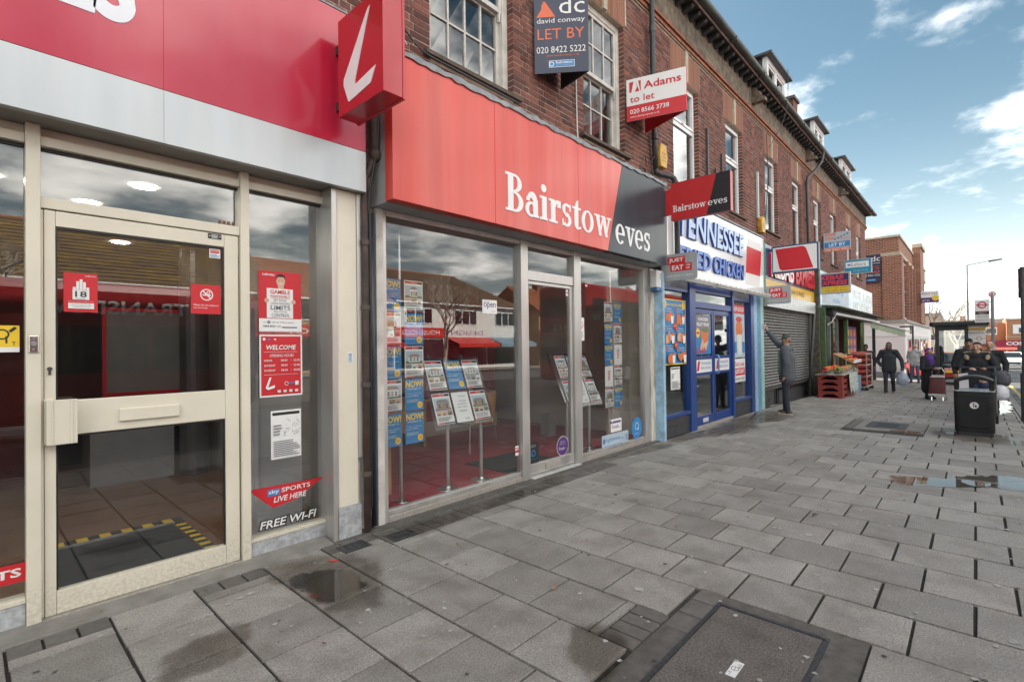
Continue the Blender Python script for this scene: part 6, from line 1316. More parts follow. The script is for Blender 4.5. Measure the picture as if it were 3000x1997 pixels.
def d_dc(p, w, h):
    p.poly([(.04 * w, .73 * h), (.40 * w, .73 * h), (.21 * w, .93 * h), (.165 * w, .93 * h), (.165 * w, .90 * h), (.14 * w, .90 * h), (.14 * w, .84 * h)], P_OR)
    p.text('dc', .47 * w, .76 * h, .48 * w, .22 * h, P_WHITE).text('david conway', .05 * w, .63 * h, .90 * w, .085 * h, P_WHITE).text('LET BY', .06 * w, .44 * h, .88 * w, .135 * h, P_OR).text('020 8422 5222', .04 * w, .26 * h, .92 * w, .085 * h, P_WHITE)
    p.text('www.davidconway.co.uk', .22 * w, .205 * h, .62 * w, .035 * h, P_OR, res=1).rect(.27 * w, .07 * h, .75 * w, .16 * h, P_PAPER).rect(.28 * w, .076 * h, .74 * w, .154 * h, P_BLUEINK).ring(.32 * w, .115 * h, .02, .03, P_WHITE, 12).text('Relocation', .40 * w, .115 * h, .31 * w, .034 * h, P_WHITE, bold=.02, res=1).text('agent network', .40 * w, .084 * h, .30 * w, .022 * h, P_SKY, res=1)
vboard('dark blue letting board with an orange house sign and white phone number', (4.665, 3.86), (5.05, 3.352), (5.175, 3.86), 4.83, 5.76, NAVY, d_dc, DKGREY)
def d_ad(p, w, h):
    p.rect(0, 0, w, .36 * h, P_RED).poly([(.05 * w, .68 * h), (.25 * w, .68 * h), (.25 * w, .93 * h), (.05 * w, .93 * h)], P_RED).poly([(.085 * w, .68 * h), (.125 * w, .93 * h), (.16 * w, .93 * h), (.185 * w, .79 * h), (.145 * w, .68 * h)], P_PAPER).poly([(.16 * w, .93 * h), (.205 * w, .93 * h), (.24 * w, .68 * h), (.225 * w, .68 * h)], P_PAPER)
    p.text('Adams', .30 * w, .70 * h, .62 * w, .18 * h, P_RED, bold=.02).text('to let', .06 * w, .43 * h, .42 * w, .16 * h, P_RED, bold=.01).text('020 8566 3738', .06 * w, .16 * h, .66 * w, .11 * h, P_WHITE, bold=.01).text('www.adamsproperty.co.uk', .06 * w, .05 * h, .50 * w, .065 * h, P_WHITE, res=1)
vboard('white and crimson letting board reading to let beside the rainwater pipe', (6.85, 3.86), (7.10, 3.03), (7.416, 3.86), 4.95, 5.585, PAPER, d_ad, REDINK)
# takeaway boards
def je(label, x, y0, y1, z0, z1):
    t = thing('takeaway_sign', label, 'sign', (x, y0, z0))
    w_, h_ = y0 - y1, z1 - z0; r = .05; pts = []
    for cx, cy, a in ((w_ - r, r, -90), (w_ - r, h_ - r, 0), (r, h_ - r, 90), (r, r, 180)):
        for k in range(5): q = math.radians(a + 90 * k / 4); pts.append((cx + r * math.cos(q), cy + r * math.sin(q)))
    b = MB(); b.prism(pts, (x + .02, y0, z0), DY, Z, .02); b.build('board', mat('takeaway_grey', (.36, .38, .39), .45, var=.05), t)
    p = Print((x - .001, y0, z0), DY, Z, .0005, .0005, P_RED, .0005)
    p.rect(.18 * w_, .61 * h_, .68 * w_, .89 * h_, P_RED).rect(.26 * w_, .34 * h_, .86 * w_, .62 * h_, P_RED)
    p.text('JUST', .22 * w_, .66 * h_, .42 * w_, .18 * h_, P_WHITE, bold=.03).text('EAT', .31 * w_, .39 * h_, .32 * w_, .18 * h_, P_WHITE, bold=.03).text('.CO', .69 * w_, .51 * h_, .13 * w_, .07 * h_, P_WHITE, bold=.03).text('.UK', .69 * w_, .40 * h_, .13 * w_, .07 * h_, P_WHITE, bold=.03).text('ORDER FROM US ONLINE', .12 * w_, .14 * h_, .76 * w_, .07 * h_, P_PAPER, res=1)
    kind(p.build('printed_face', t), 'stuff')
    b = MB(); b.box(x + .005, y0 + .001, z0 + .1, x + .02, 3.95, z0 + .13).box(x + .005, y0 + .001, z1 - .13, x + .02, 3.95, z1 - .1); b.build('sign_arm', DKGREY, t)
je('grey and red takeaway board over the lunch poster window', 7.80, 3.80, 3.20, 2.585, 3.015)
je('grey and red takeaway board over the mint pilaster by the roller shutter', 13.05, 3.72, 3.15, 2.48, 2.91)
# red box sign of the chicken shop (figure left out)
t = xsign('projecting_sign', 'blue-edged box sign with a red slanted panel on white', 13.6, .16, 3.70, 2.68, 3.27, 3.93, PAPER, mat('blue_grey_edge', (.05, .10, .20), .4, var=.1), (3.32, 3.84), .035)
p = Print((13.5955, 3.70, 3.27), DY, Z, .0005, .0005, P_RED, .0005); p.poly([(.09, .59), (.70, .60), (.76, .55), (.91, .06), (.24, .055), (.18, .10)], P_RED); p.build('red_panel', t)
t = xsign('projecting_sign', 'navy and yellow kebab box sign with red lettering', 18.6, .12, 3.80, 2.82, 3.09, 3.75, mat('navy_face', (.03, .03, .13), .4, var=.05), ALUDULL, None, .05)
b = MB(); b.box(18.594, 2.87, 3.14, 18.5955, 3.75, 3.32); b.build('yellow_face', YELLOW, t)
b = MB(); b.text('KEBAB', (18.5955, 3.62, 3.53), DY, Z, .62, .14, .003, shear=.2, bold=.03).text('EXPRESS', (18.5955, 3.68, 3.36), DY, Z, .78, .14, .003, shear=.2, bold=.03); b.build('lettering', mat('letter_pinkred', (.70, .06, .06), .5), t)
b = MB(); b.text('PERI PERI CHICKEN - PIZZAS - BURGERS', (18.5935, 3.72, 3.25), DY, Z, .82, .04, .002, res=1).text('SOUTH ASIAN CURRIES - BIRYANI', (18.5935, 3.72, 3.17), DY, Z, .82, .04, .002, res=1); b.build('small_lettering', NAVY, t)
t = xsign('projecting_sign', 'turquoise phone card box sign with a white name strip', 23.4, .12, 3.75, 2.86, 4.2, 4.75, mat('turquoise_face', (.02, .28, .46), .4, var=.05), ALUDULL, (4.3, 4.6), .02)
p = Print((23.3955, 3.75, 4.2), DY, Z, .0005, .0005, P_PAPER, .0005); p.rect(.05, .24, .80, .46, P_PAPER).rect(.12, .32, .22, .38, P_BLUEINK).text('Lebara', .25, .29, .46, .13, P_GREY).text('lebara.co.uk', .30, .08, .48, .08, P_SKY, res=1); p.build('printed_face', t)
t = thing('letting_board', 'grey letting board with five blue stars and a blue let by band', 'board', (20.3, 3.85, 4.7))
b = MB(); b.box(20.3, 3.05, 4.69, 20.33, 3.84, 5.33); b.build('board', mat('board_grey', (.50, .51, .52), .5, var=.06), t)
p = Print((20.299, 3.84, 4.66), DY, Z, .0005, .0005, P_PAPER, .0005); p.rect(.02, .16, .77, .34, P_BLUEINK).rect(.02, .02, .77, .13, P_OR).text('LET BY', .15, .195, .50, .11, P_WHITE, bold=.03).text('020 8422 4000', .05, .04, .68, .07, P_PAPER).text('FIVE', .05, .55, .32, .10, P_OR, bold=.03).text('STAR', .05, .43, .26, .09, P_OR, bold=.03).text('ESTATE AGENTS', .45, .40, .30, .06, P_OR, res=1)
for k in range(5):
    u, v = .34 + k * .09, .44 + k * .035
    p.poly([(u + (.05 if q % 2 == 0 else .02) * math.sin(q * math.pi / 5), v + (.05 if q % 2 == 0 else .02) * math.cos(q * math.pi / 5)) for q in range(10)], P_BLUE)
p.build('printed_face', t)
b = MB(); b.box(20.3, 3.841, 4.8, 20.33, 3.9, 5.25); b.build('wall_post', DKGREY, t)
# ------------------------------------------------------------------ litter bin
BINM = mat('black_bin_plastic', (.011, .0115, .0125), .5, var=.3, scale=8, dirt=(.035, .031, .028), dirt_scale=5, dirt_amt=.5, spec=.3)
t = thing('litter_bin', 'black domed litter bin with a pale round badge and silver band', 'bin', (11.38, .03, 0))
def rbox(x0, x1, y0, y1, r, n=4):
    P = []
    for cx, cy, a in ((x1 - r, y0 + r, -90), (x1 - r, y1 - r, 0), (x0 + r, y1 - r, 90), (x0 + r, y0 + r, 180)):
        for k in range(n + 1): q = math.radians(a + 90 * k / n); P.append((cx + r * math.cos(q), cy + r * math.sin(q)))
    return P
def loft(sections, mi=0):
    mb = MB(); n = len(sections[0][0]); vs = []
    for poly, z in sections: vs += [(p[0], p[1], z) for p in poly]
    k = len(sections)
    mb.add(vs, [(i * n + j, i * n + (j + 1) % n, (i + 1) * n + (j + 1) % n, (i + 1) * n + j) for i in range(k - 1) for j in range(n)] + [tuple(range(n))[::-1], tuple(range((k - 1) * n, k * n))], mi); return mb
loft([(rbox(11.17, 11.60, -.20, .26, .04), .0), (rbox(11.17, 11.60, -.20, .26, .04), .06)]).build('bin_plinth', BLACK, t)
loft([(rbox(11.155, 11.615, -.215, .275, .05), .062), (rbox(11.145, 11.625, -.222, .282, .05), .70), (rbox(11.15, 11.62, -.217, .277, .05), .725)]).build('bin_body', BINM, t, smooth=True, auto=35)
m_ = MB(); m_.box(11.137, -.15, .14, 11.1435, .21, .66); m_.build('bin_door', BINM, t, bevel=.01)
loft([(rbox(11.14, 11.63, -.226, .286, .05), .726), (rbox(11.14, 11.63, -.226, .286, .05), .742)]).build('bin_band', mat('worn_silver_band', (.5, .5, .49), .4, metal=.6, var=.3, scale=30), t)
for x in (11.15, 11.56):
    for y in (-.215, .215): m_ = MB(); m_.box(x, y, .743, x + .06, y + .06, .905); m_.build('bin_post', BINM, t, bevel=.01)
arch = [(-.245 + .49 * i / 12, .905 + .095 * math.sin(math.pi * (i / 12) * .84 + .25) - .02) for i in range(13)]
m_ = MB(); m_.prism(arch + [(p[0], p[1] - .055) for p in arch[::-1]], (11.63, .03, 0), (0, 1, 0), (0, 0, 1), -.49); m_.build('bin_hood', BINM, t, bevel=.012)
p = Print((11.1362, .085, .44), DY, Z, .0005, .0005, P_PAPER, .0006); p.disc(.055, .06, .055, P_PW, 22); p.rect(.04, .03, .05, .085, P_INK).disc(.045, .095, .008, P_INK, 8).rect(.062, .03, .085, .065, P_INK).poly([(.05, .075), (.075, .085), (.075, .08), (.05, .066)], P_INK); p.build('bin_badge', t)
m_ = MB(); m_.cyl((11.4, -.222, .32), (11.4, -.25, .32), .05, n=14); m_.build('side_hub', BLACK, t)
# ------------------------------------------------------------------ bus shelter, stop flag
SHM = mat('shelter_black', (.022, .024, .026), .4, var=.15)
z0 = gz(22)
t = thing('bus_shelter', 'black bus shelter with a rounded flat roof, glass panels and a perch seat', 'bus shelter', (23.8, .4, z0))
m_ = MB(); m_.prism(rbox(22.0, 25.8, -.34, 1.14, .12, 5), (0, 0, z0 + 2.20), X, Y, .14); m_.build('shelter_roof', SHM, t, bevel=.03)
for x in (22.15, 23.9, 25.6): m_ = MB(); m_.box(x, .90, z0, x + .10, 1.0, z0 + 2.2); m_.build('shelter_post', SHM, t)
for x in (22.15, 25.6): m_ = MB(); m_.box(x, .18, z0, x + .08, .26, z0 + 2.2); m_.build('shelter_post', SHM, t)
m_ = MB(); m_.box(22.15, .261, z0 + 2.06, 22.22, .899, z0 + 2.199).box(22.15, .261, z0 + .24, 22.22, .899, z0 + .36).box(22.15, .261, z0 + .95, 22.22, .899, z0 + 1.0); m_.build('end_panel_rail', SHM, t)
pane(22.26, 23.89, z0 + .3, z0 + 2.1, .945, t, GLASS); pane(24.01, 25.59, z0 + .3, z0 + 2.1, .945, t, GLASS)
m_ = MB(); m_.box(22.18, .262, z0 + .37, 22.19, .898, z0 + 2.05); m_.build('end_glass', GLASS, t)
m_ = MB(); m_.box(22.3, .62, z0 + .80, 25.5, .86, z0 + .88); m_.build('perch_seat', DKGREY, t)
p = Print((22.3, .17, z0 + 1.60), DY, Z, .42, .44, P_PAPER, .02); p.text('Northolt A 312', .02, .34, .36, .05, P_INK, res=1).rect(.0, .17, .42, .18, P_INK).ring(.26, .175, .05, .065, P_RED); p.build('route_panel', t)
m_ = MB(); m_.box(22.28, -.25, z0 + 2.05, 22.3, .17, z0 + 2.12); m_.build('yellow_strip', YELLOW, t)
z0 = gz(21)
t = thing('bus_stop_flag', 'bus stop pole with a red ring on its white flag and a round D', 'bus stop', (21, -.40, z0))
m_ = MB(); m_.cyl((21, -.395, z0), (21, -.395, z0 + 3.1), .04, n=12); m_.build('pole', MIDGREY, t)
m_ = MB(); m_.box(20.98, -.33, 2.10, 21.02, .0, 2.79); m_.build('flag', WPVC, t)
p = Print((20.979, .0, 2.10), DY, Z, .0005, .0005, P_PAPER, .0005); p.rect(.01, .01, .32, .30, P_PW).rect(.01, .245, .32, .325, P_INK).rect(.01, .325, .32, .345, P_RED).ring(.165, .53, .07, .105, P_RED).rect(.03, .515, .30, .545, P_RED).text('South Harrow', .06, .285, .21, .03, P_WHITE, res=1).text('Station', .1, .255, .12, .025, P_WHITE, res=1).text('Towards Northolt', .05, .17, .22, .03, P_INK, res=1).text('114  258  H10  H12', .03, .04, .27, .04, P_INK, res=1); p.build('flag_face', t)
m_ = MB(); m_.cyl((20.97, -.395, 2.94), (21.03, -.395, 2.94), .085, n=22); m_.build('letter_disc', REDINK, t)
p = Print((20.969, -.395, 2.94), DY, Z, .0005, .0005, P_PAPER, .0005); p.disc(0, 0, .06, P_WHITE).text('D', -.028, -.035, .056, .07, P_RED, bold=.05); p.build('letter', t)
for z in (2.2, 2.45, 2.7): m_ = MB(); m_.box(20.995, -.36, z, 21.005, -.331, z + .02); m_.build('flag_clip', DKGREY, t)
m_ = MB(); m_.cyl((20.93, -.395, z0 + 1.05), (20.93, -.395, z0 + 1.55), .055, n=14); m_.build('timetable_case', LTGREY, t)
t = thing('road_sign', 'tall dark back of a road sign on a post at the kerb', 'sign', (14, -.70, gz(14)))
m_ = MB(); m_.cyl((14, -.70, gz(14)), (14, -.70, 2.98), .04, n=12); m_.build('post', DKGREY, t)
m_ = MB(); m_.box(14.05, -1.15, 2.38, 14.10, -.637, 2.965); m_.build('sign_back', BLACK, t, bevel=.02)
m_ = MB(); m_.box(14.03, -1.1, 2.5, 14.049, -.66, 2.53).box(14.03, -1.1, 2.82, 14.049, -.66, 2.85); m_.build('sign_rail', DKGREY, t)
m_ = MB(); m_.cyl((14, -.70, gz(14)), (14, -.70, .9), .065, n=12); m_.build('post_sleeve', DKGREY, t)
# ------------------------------------------------------------------ lamp posts
def lamp(x, y, h, arm, label):
    z0 = gz(x); t = thing('street_lamp', label, 'street lamp', (x, y, z0))
    m_ = MB(); m_.cyl((x, y, z0), (x, y, z0 + 1.4), .10, n=10).cyl((x, y, z0 + 1.4), (x, y, h), .065, .045, 10); m_.build('column', MIDGREY, t, smooth=True, auto=40)
    m_ = MB(); m_.cyl((x, y, h - .02), (x, y - arm, h + .16), .03, n=8); m_.build('arm', MIDGREY, t)
    m_ = MB(); m_.hexa([(x - .12, y - arm - .75, h + .18), (x + .12, y - arm - .75, h + .18), (x + .14, y - arm, h + .08), (x - .14, y - arm, h + .08)], [(x - .08, y - arm - .72, h + .26), (x + .08, y - arm - .72, h + .26), (x + .1, y - arm, h + .20), (x - .1, y - arm, h + .20)]); m_.build('lantern', DKGREY, t)
lamp(52, .38, 7.32, 1.2, 'tall grey street lamp behind the bus shelter with its arm over the road')
lamp(100, 5.1, 7.1, .8, 'small far street lamp beyond the art deco brick corner building')
lamp(80, -5.6, 7.2, -.8, 'thin far street lamp standing before the coffee shop building')
# ------------------------------------------------------------------ brick corner building beyond the side road
BT = bpy.data.materials.new('far_brickwork'); BT.use_nodes = True; N, Lk = BT.node_tree.nodes, BT.node_tree.links
g = N.new('ShaderNodeNewGeometry'); sp = N.new('ShaderNodeSeparateXYZ'); ad = N.new('ShaderNodeMath'); ad.operation = 'ADD'; cbn = N.new('ShaderNodeCombineXYZ'); bk = N.new('ShaderNodeTexBrick')
Lk.new(g.outputs['Position'], sp.inputs[0]); Lk.new(sp.outputs[0], ad.inputs[0]); Lk.new(sp.outputs[1], ad.inputs[1]); Lk.new(ad.outputs[0], cbn.inputs[0]); Lk.new(sp.outputs[2], cbn.inputs[1]); Lk.new(cbn.outputs[0], bk.inputs['Vector'])
bk.inputs['Color1'].default_value = (.30, .10, .055, 1); bk.inputs['Color2'].default_value = (.17, .055, .04, 1); bk.inputs['Mortar'].default_value = (.36, .28, .21, 1)
bk.inputs['Scale'].default_value = 1.0; bk.inputs['Brick Width'].default_value = .26; bk.inputs['Row Height'].default_value = .095; bk.inputs['Mortar Size'].default_value = .012
Lk.new(bk.outputs[0], N['Principled BSDF'].inputs['Base Color']); N['Principled BSDF'].inputs['Roughness'].default_value = .85
COR = thing('corner_building', 'brick art deco corner building with stone bands above a white ground floor', 'building', (43, 5, gz(36)))
def bb(name, x0, x1, y0, y1, z0, z1, m, par=COR, bv=0): b = MB(); b.box(x0, y0, z0, x1, y1, z1); return b.build(name, m, par, bevel=bv)
bb('upper_wall', 36.0, 56, 3.15, 8.2, 2.78, 6.45, BT); bb('parapet', 35.97, 56.03, 3.12, 8.23, 6.66, 7.50, BT); bb('stone_band', 35.9, 56.1, 3.05, 8.3, 6.452, 6.655, STONE); bb('coping', 35.9, 56.1, 3.05, 8.3, 7.502, 7.62, MORTAR)
bb('corner_pier', 35.88, 36.9, 3.0, 3.9, 2.79, 6.45, BT); bb('pylon', 44.5, 47.5, 2.7, 3.14, 2.8, 8.0, BT); bb('pylon_cap', 44.4, 47.6, 2.6, 3.13, 8.002, 8.25, STONE)
for x in (38.0, 40.2, 42.4, 48.8, 51.0):
    bb('fin', x + 1.35, x + 1.6, 2.95, 3.149, 2.8, 6.45, BT)
    wnd = bb('tall_window', x, x + 1.1, 3.08, 3.149, 2.9, 6.2, WPVC)
    for k in range(4): pane(x + .08, x + 1.02, 3.0 + k * .8, 3.68 + k * .8, 3.065, wnd, GLASSUP)
    bb('window_backing', x + .04, x + 1.06, 3.074, 3.079, 2.95, 6.15, DARKWALL, wnd)
WREND = mat('white_render', (.74, .74, .73), .8, var=.05, scale=3, dirt=(.5, .5, .48), dirt_scale=1.5, dirt_amt=.3)
bb('ground_floor_wall', 35.8, 58, 2.9, 8.25, -.6, 2.62, WREND); bb('ground_floor_coping', 35.7, 58.1, 2.8, 8.3, 2.622, 2.775, mat('grey_coping', (.33, .32, .30), .8, var=.2))
bb('plinth_band', 35.77, 58.02, 2.87, 8.26, -.62, -.18, MIDGREY); bb('string_band', 35.76, 58.03, 2.86, 8.27, 1.85, 1.92, WREND)
for x in (37.2, 39.2, 41.2, 43.2, 46, 48.5, 51, 53.5):
    wf = bb('shop_window', x, x + 1.5, 2.86, 2.899, .1, 1.75, mat('grey_window_frame', (.45, .47, .48), .5)); pane(x + .1, x + 1.4, .2, 1.65, 2.845, wf, GLASSUP)
bb('barred_window', 38.6, 39.5, 2.85, 2.899, 2.02, 2.5, DKGREY)
p = Print((35.799, 3.87, .93), DY, Z, .30, .27, P_RED, .01); p.text('Free', .03, .15, .16, .08, P_WHITE).text('cash withdrawals', .03, .06, .24, .04, P_WHITE, res=1); p.build('cash_sign', COR)
b = MB(); b.box(35.78, 3.86, -.05, 35.799, 4.10, .75); b.build('cash_machine', LTGREY, COR); b = MB(); b.box(35.775, 3.58, .3, 35.799, 3.82, .9); b.build('notice_plate', PAPER, COR)
t = thing('sale_banner', 'navy wall banner with a for sale message on the side of the brick corner building', 'banner', (35.85, 4.4, 5.0))
b = MB(); b.box(35.85, 3.96, 5.0, 35.89, 4.85, 6.62); b.build('board', NAVY, t)
p = Print((35.849, 4.85, 5.0), DY, Z, .0005, .0005, P_INK, .002); p.text('dc', .45, 1.22, .42, .30, P_WHITE).text('david conway', .12, 1.05, .74, .11, P_WHITE, res=1).text('FREEHOLD', .2, .86, .62, .09, P_OR, res=1).text('MIXED USE', .2, .73, .62, .09, P_OR, res=1).text('FOR SALE', .1, .53, .75, .13, P_OR).text('020 8422 5222', .05, .36, .8, .11, P_WHITE).rect(.22, .08, .64, .2, P_BLUEINK).text('Relocation', .34, .12, .28, .05, P_WHITE, res=1).poly([(.08, 1.28), (.4, 1.28), (.24, 1.5)], P_OR); p.build('printed_face', t)
t = thing('letting_board', 'white, navy and lime letting board on the front of the brick corner building', 'board', (46, 2.6, 4.4))
b = MB(); b.box(44.3, 1.75, 4.15, 44.36, 2.69, 4.95); b.build('board', PAPER, t)
p = Print((44.299, 2.69, 4.15), DY, Z, .0005, .0005, P_INK, .002); p.rect(0, 0, .94, .34, P_PURP).disc(.76, .30, .19, P_YEL).text('Elliot Lee', .06, .55, .8, .14, P_PURP).text('LET BY', .06, .08, .4, .12, P_WHITE); p.build('printed_face', t)
t = thing('bracket_post', 'dark slim post with a short bracket in front of the white wall', 'post', (33, 2.35, gz(33))); b = MB(); b.box(32.96, 2.32, gz(33), 33.04, 2.40, 2.35).box(32.96, 2.401, 2.27, 33.04, 2.9, 2.35); b.build('post', DKGREY, t)
# ------------------------------------------------------------------ coffee shop across the junction, far houses
z0 = gz(110)
COF = thing('coffee_shop_building', 'sunlit orange brick corner block with a burgundy coffee shop fascia', 'building', (116, -10, z0))
OBR = mat('sunlit_orange_brick', (.42, .20, .11), .85, var=.12, scale=3)
def cbx(name, x0, x1, y0, y1, z0_, z1_, m): b = MB(); b.box(x0, y0, z0_, x1, y1, z1_); return b.build(name, m, COF)
cbx('wall', 110, 122, -26, -3.6, z0, 4.65, OBR); cbx('wall', 112, 122, -3.59, -.4, z0, 4.25, OBR); cbx('coping', 109.9, 122.1, -26.1, -3.5, 4.655, 4.85, STONE); cbx('string_band', 109.9, 122, -26, -3.55, 1.95, 2.1, STONE)
cbx('fascia', 109.8, 109.99, -26, -1.4, .55, 1.45, mat('burgundy_fascia', (.28, .015, .05), .4, var=.05)); cbx('fascia', 111.8, 111.99, -3.5, -.5, .55, 1.45, MATS['burgundy_fascia'])
m_ = MB(); m_.text('COSTA', (109.79, -3.5, .72), DY, Z, 3.2, .55, .02, bold=.04); m_.build('lettering', VW, COF)
for y in (-1.7, -5.5, -9.5): m_ = MB(); m_.hexa([(108.9, y - 3, .0), (109.8, y - 3, .5), (109.8, y, .5), (108.9, y, .0)], [(108.9, y - 3, .05), (109.8, y - 3, .55), (109.8, y, .55), (108.9, y, .05)]); m_.build('awning', mat('red_awning', (.40, .06, .05), .8), COF)
for y in (-6.2, -9.2, -2.6):
    w_ = cbx('window', 109.9, 110.0, y, y + 1.9, 2.5, 3.9, WPVC) if y < -3.6 else cbx('window', 111.9, 112, y, y + 1.4, 2.4, 3.6, WPVC)
    b = MB(); xx = 109.89 if y < -3.6 else 111.89; b.box(xx - .01, y + .15, 2.65, xx, y + 1.25, 3.4); b.build('pane', mat('dark_far_glass', (.05, .06, .07), .15, var=.1), w_)
for y in (-4.5, -8, -11.5): cbx('shop_glass', 109.92, 109.99, y - 2.6, y, z0 + .4, .4, MATS['dark_far_glass'])
def farhouse(x, y, w_, d_, h_, r_, label, m, rm):
    z0 = gz(x); t = thing('far_house', label, 'house', (x, y, z0)); b = MB(); b.box(x, y, z0, x + d_, y + w_, z0 + h_); b.build('wall', m, t)
    b = MB(); b.add([(x - .2, y - .2, z0 + h_), (x + d_ + .2, y - .2, z0 + h_), (x + d_ + .2, y + w_ + .2, z0 + h_), (x - .2, y + w_ + .2, z0 + h_), (x + d_ * .5, y + .5, z0 + r_), (x + d_ * .5, y + w_ - .5, z0 + r_)], [(0, 1, 4), (1, 2, 5, 4), (2, 3, 5), (3, 0, 4, 5), (0, 3, 2, 1)]); rf = b.build('roof', rm, t)
    b = MB(); b.box(x + d_ * .5 - .4, y + w_ * .5 - .5, z0 + r_ - .6, x + d_ * .5 + .4, y + w_ * .5 + .5, z0 + r_ + .9); b.build('chimney', OBR, rf)
    for k in range(3):
        for z in (1.0, 3.4):
            if z + 1.3 > h_: continue
            b = MB(); b.box(x - .05, y + w_ * (.12 + .3 * k), z0 + z, x - .001, y + w_ * (.30 + .3 * k), z0 + z + 1.2); wf = b.build('window', WPVC, t)
            b = MB(); b.box(x - .06, y + w_ * (.14 + .3 * k), z0 + z + .1, x - .051, y + w_ * (.28 + .3 * k), z0 + z + 1.1); b.build('pane', MATS['dark_far_glass'], wf)
farhouse(130, 4.5, 9, 8, 6.0, 9, 'cream gabled house at the far end behind the brick corner building', mat('cream_render', (.60, .54, .44), .85, var=.06), TILE)
farhouse(95, 8.5, 8, 8, 5.2, 7.6, 'brown roofed house half hidden beyond the white ground floor', OBR, TILE)
farhouse(150, -6, 16, 8, 5, 8, 'low far house with a brown roof behind the bus shelter', MATS['cream_render'], TILE)
farhouse(135, -30, 20, 10, 6.0, 9.0, 'far brick house to the side of the coffee shop', OBR, TILE)
farhouse(190, 8, 30, 10, 6.0, 9.5, 'farthest brick house row closing the street', mat('far_brick_render', (.36, .22, .15), .85, var=.1), TILE)
# ------------------------------------------------------------------ bare trees
BARK = mat('grey_bark', (.16, .125, .10), .9, var=.3, scale=20)
BARKB = mat('birch_bark', (.38, .34, .29), .85, var=.4, scale=12)
def bare_tree(x, y, h, label, seed, m, spread=.5, depth=6, r0=None, fork=.30, group=None):
    rr = random.Random(seed); z0 = gz(x) - .02; t = thing('bare_tree', label, 'tree', (x, y, z0), 0, group)
    tk, cr = MB(), MB(); r0 = r0 or h * .018
    def grow(p, d, l, r, k):
        q = p; pts = [p]; n = 3
        for i in range(n):
            d = (d + Vector((rr.uniform(-.13, .13), rr.uniform(-.13, .13), rr.uniform(-.02, .08)))).normalized(); q = q + d * (l / n); pts.append(q)
        (tk if k == 0 else cr).tube(pts, [r, r * .92, r * .84, r * .74], 7 if k < 2 else (5 if k < 4 else 3))
        if k >= depth: return
        for i in range(3 if k < 4 else 2):
            a = rr.uniform(0, 6.28); s = rr.uniform(.30, spread + .35)
            nd = (d + Vector((math.cos(a) * s, math.sin(a) * s, rr.uniform(-.05, .25)))).normalized()
            grow(pts[rr.choice((2, 3, 3))], nd, l * rr.uniform(.62, .82), r * rr.uniform(.5, .66), k + 1)
    grow(Vector((x, y, z0)), Vector((rr.uniform(-.05, .05), rr.uniform(-.05, .05), 1)), h * fork, r0, 0)
    tk.build('trunk', m, t, smooth=True); kind(cr.build('crown', m, t), 'stuff')
    return t
bare_tree(78, 3.6, 9.0, 'bare tree with upright branches rising over the bus shelter roof', 3, BARK)
bare_tree(84, 6.0, 8.0, 'slender bare tree nearest the brick corner building', 4, BARK)
bare_tree(70, 1.2, 7.4, 'bare tree seen through the bus shelter glass', 5, BARKB)
bare_tree(92, -0.5, 7.0, 'small far bare tree beside the coffee shop building', 6, BARK, depth=5)
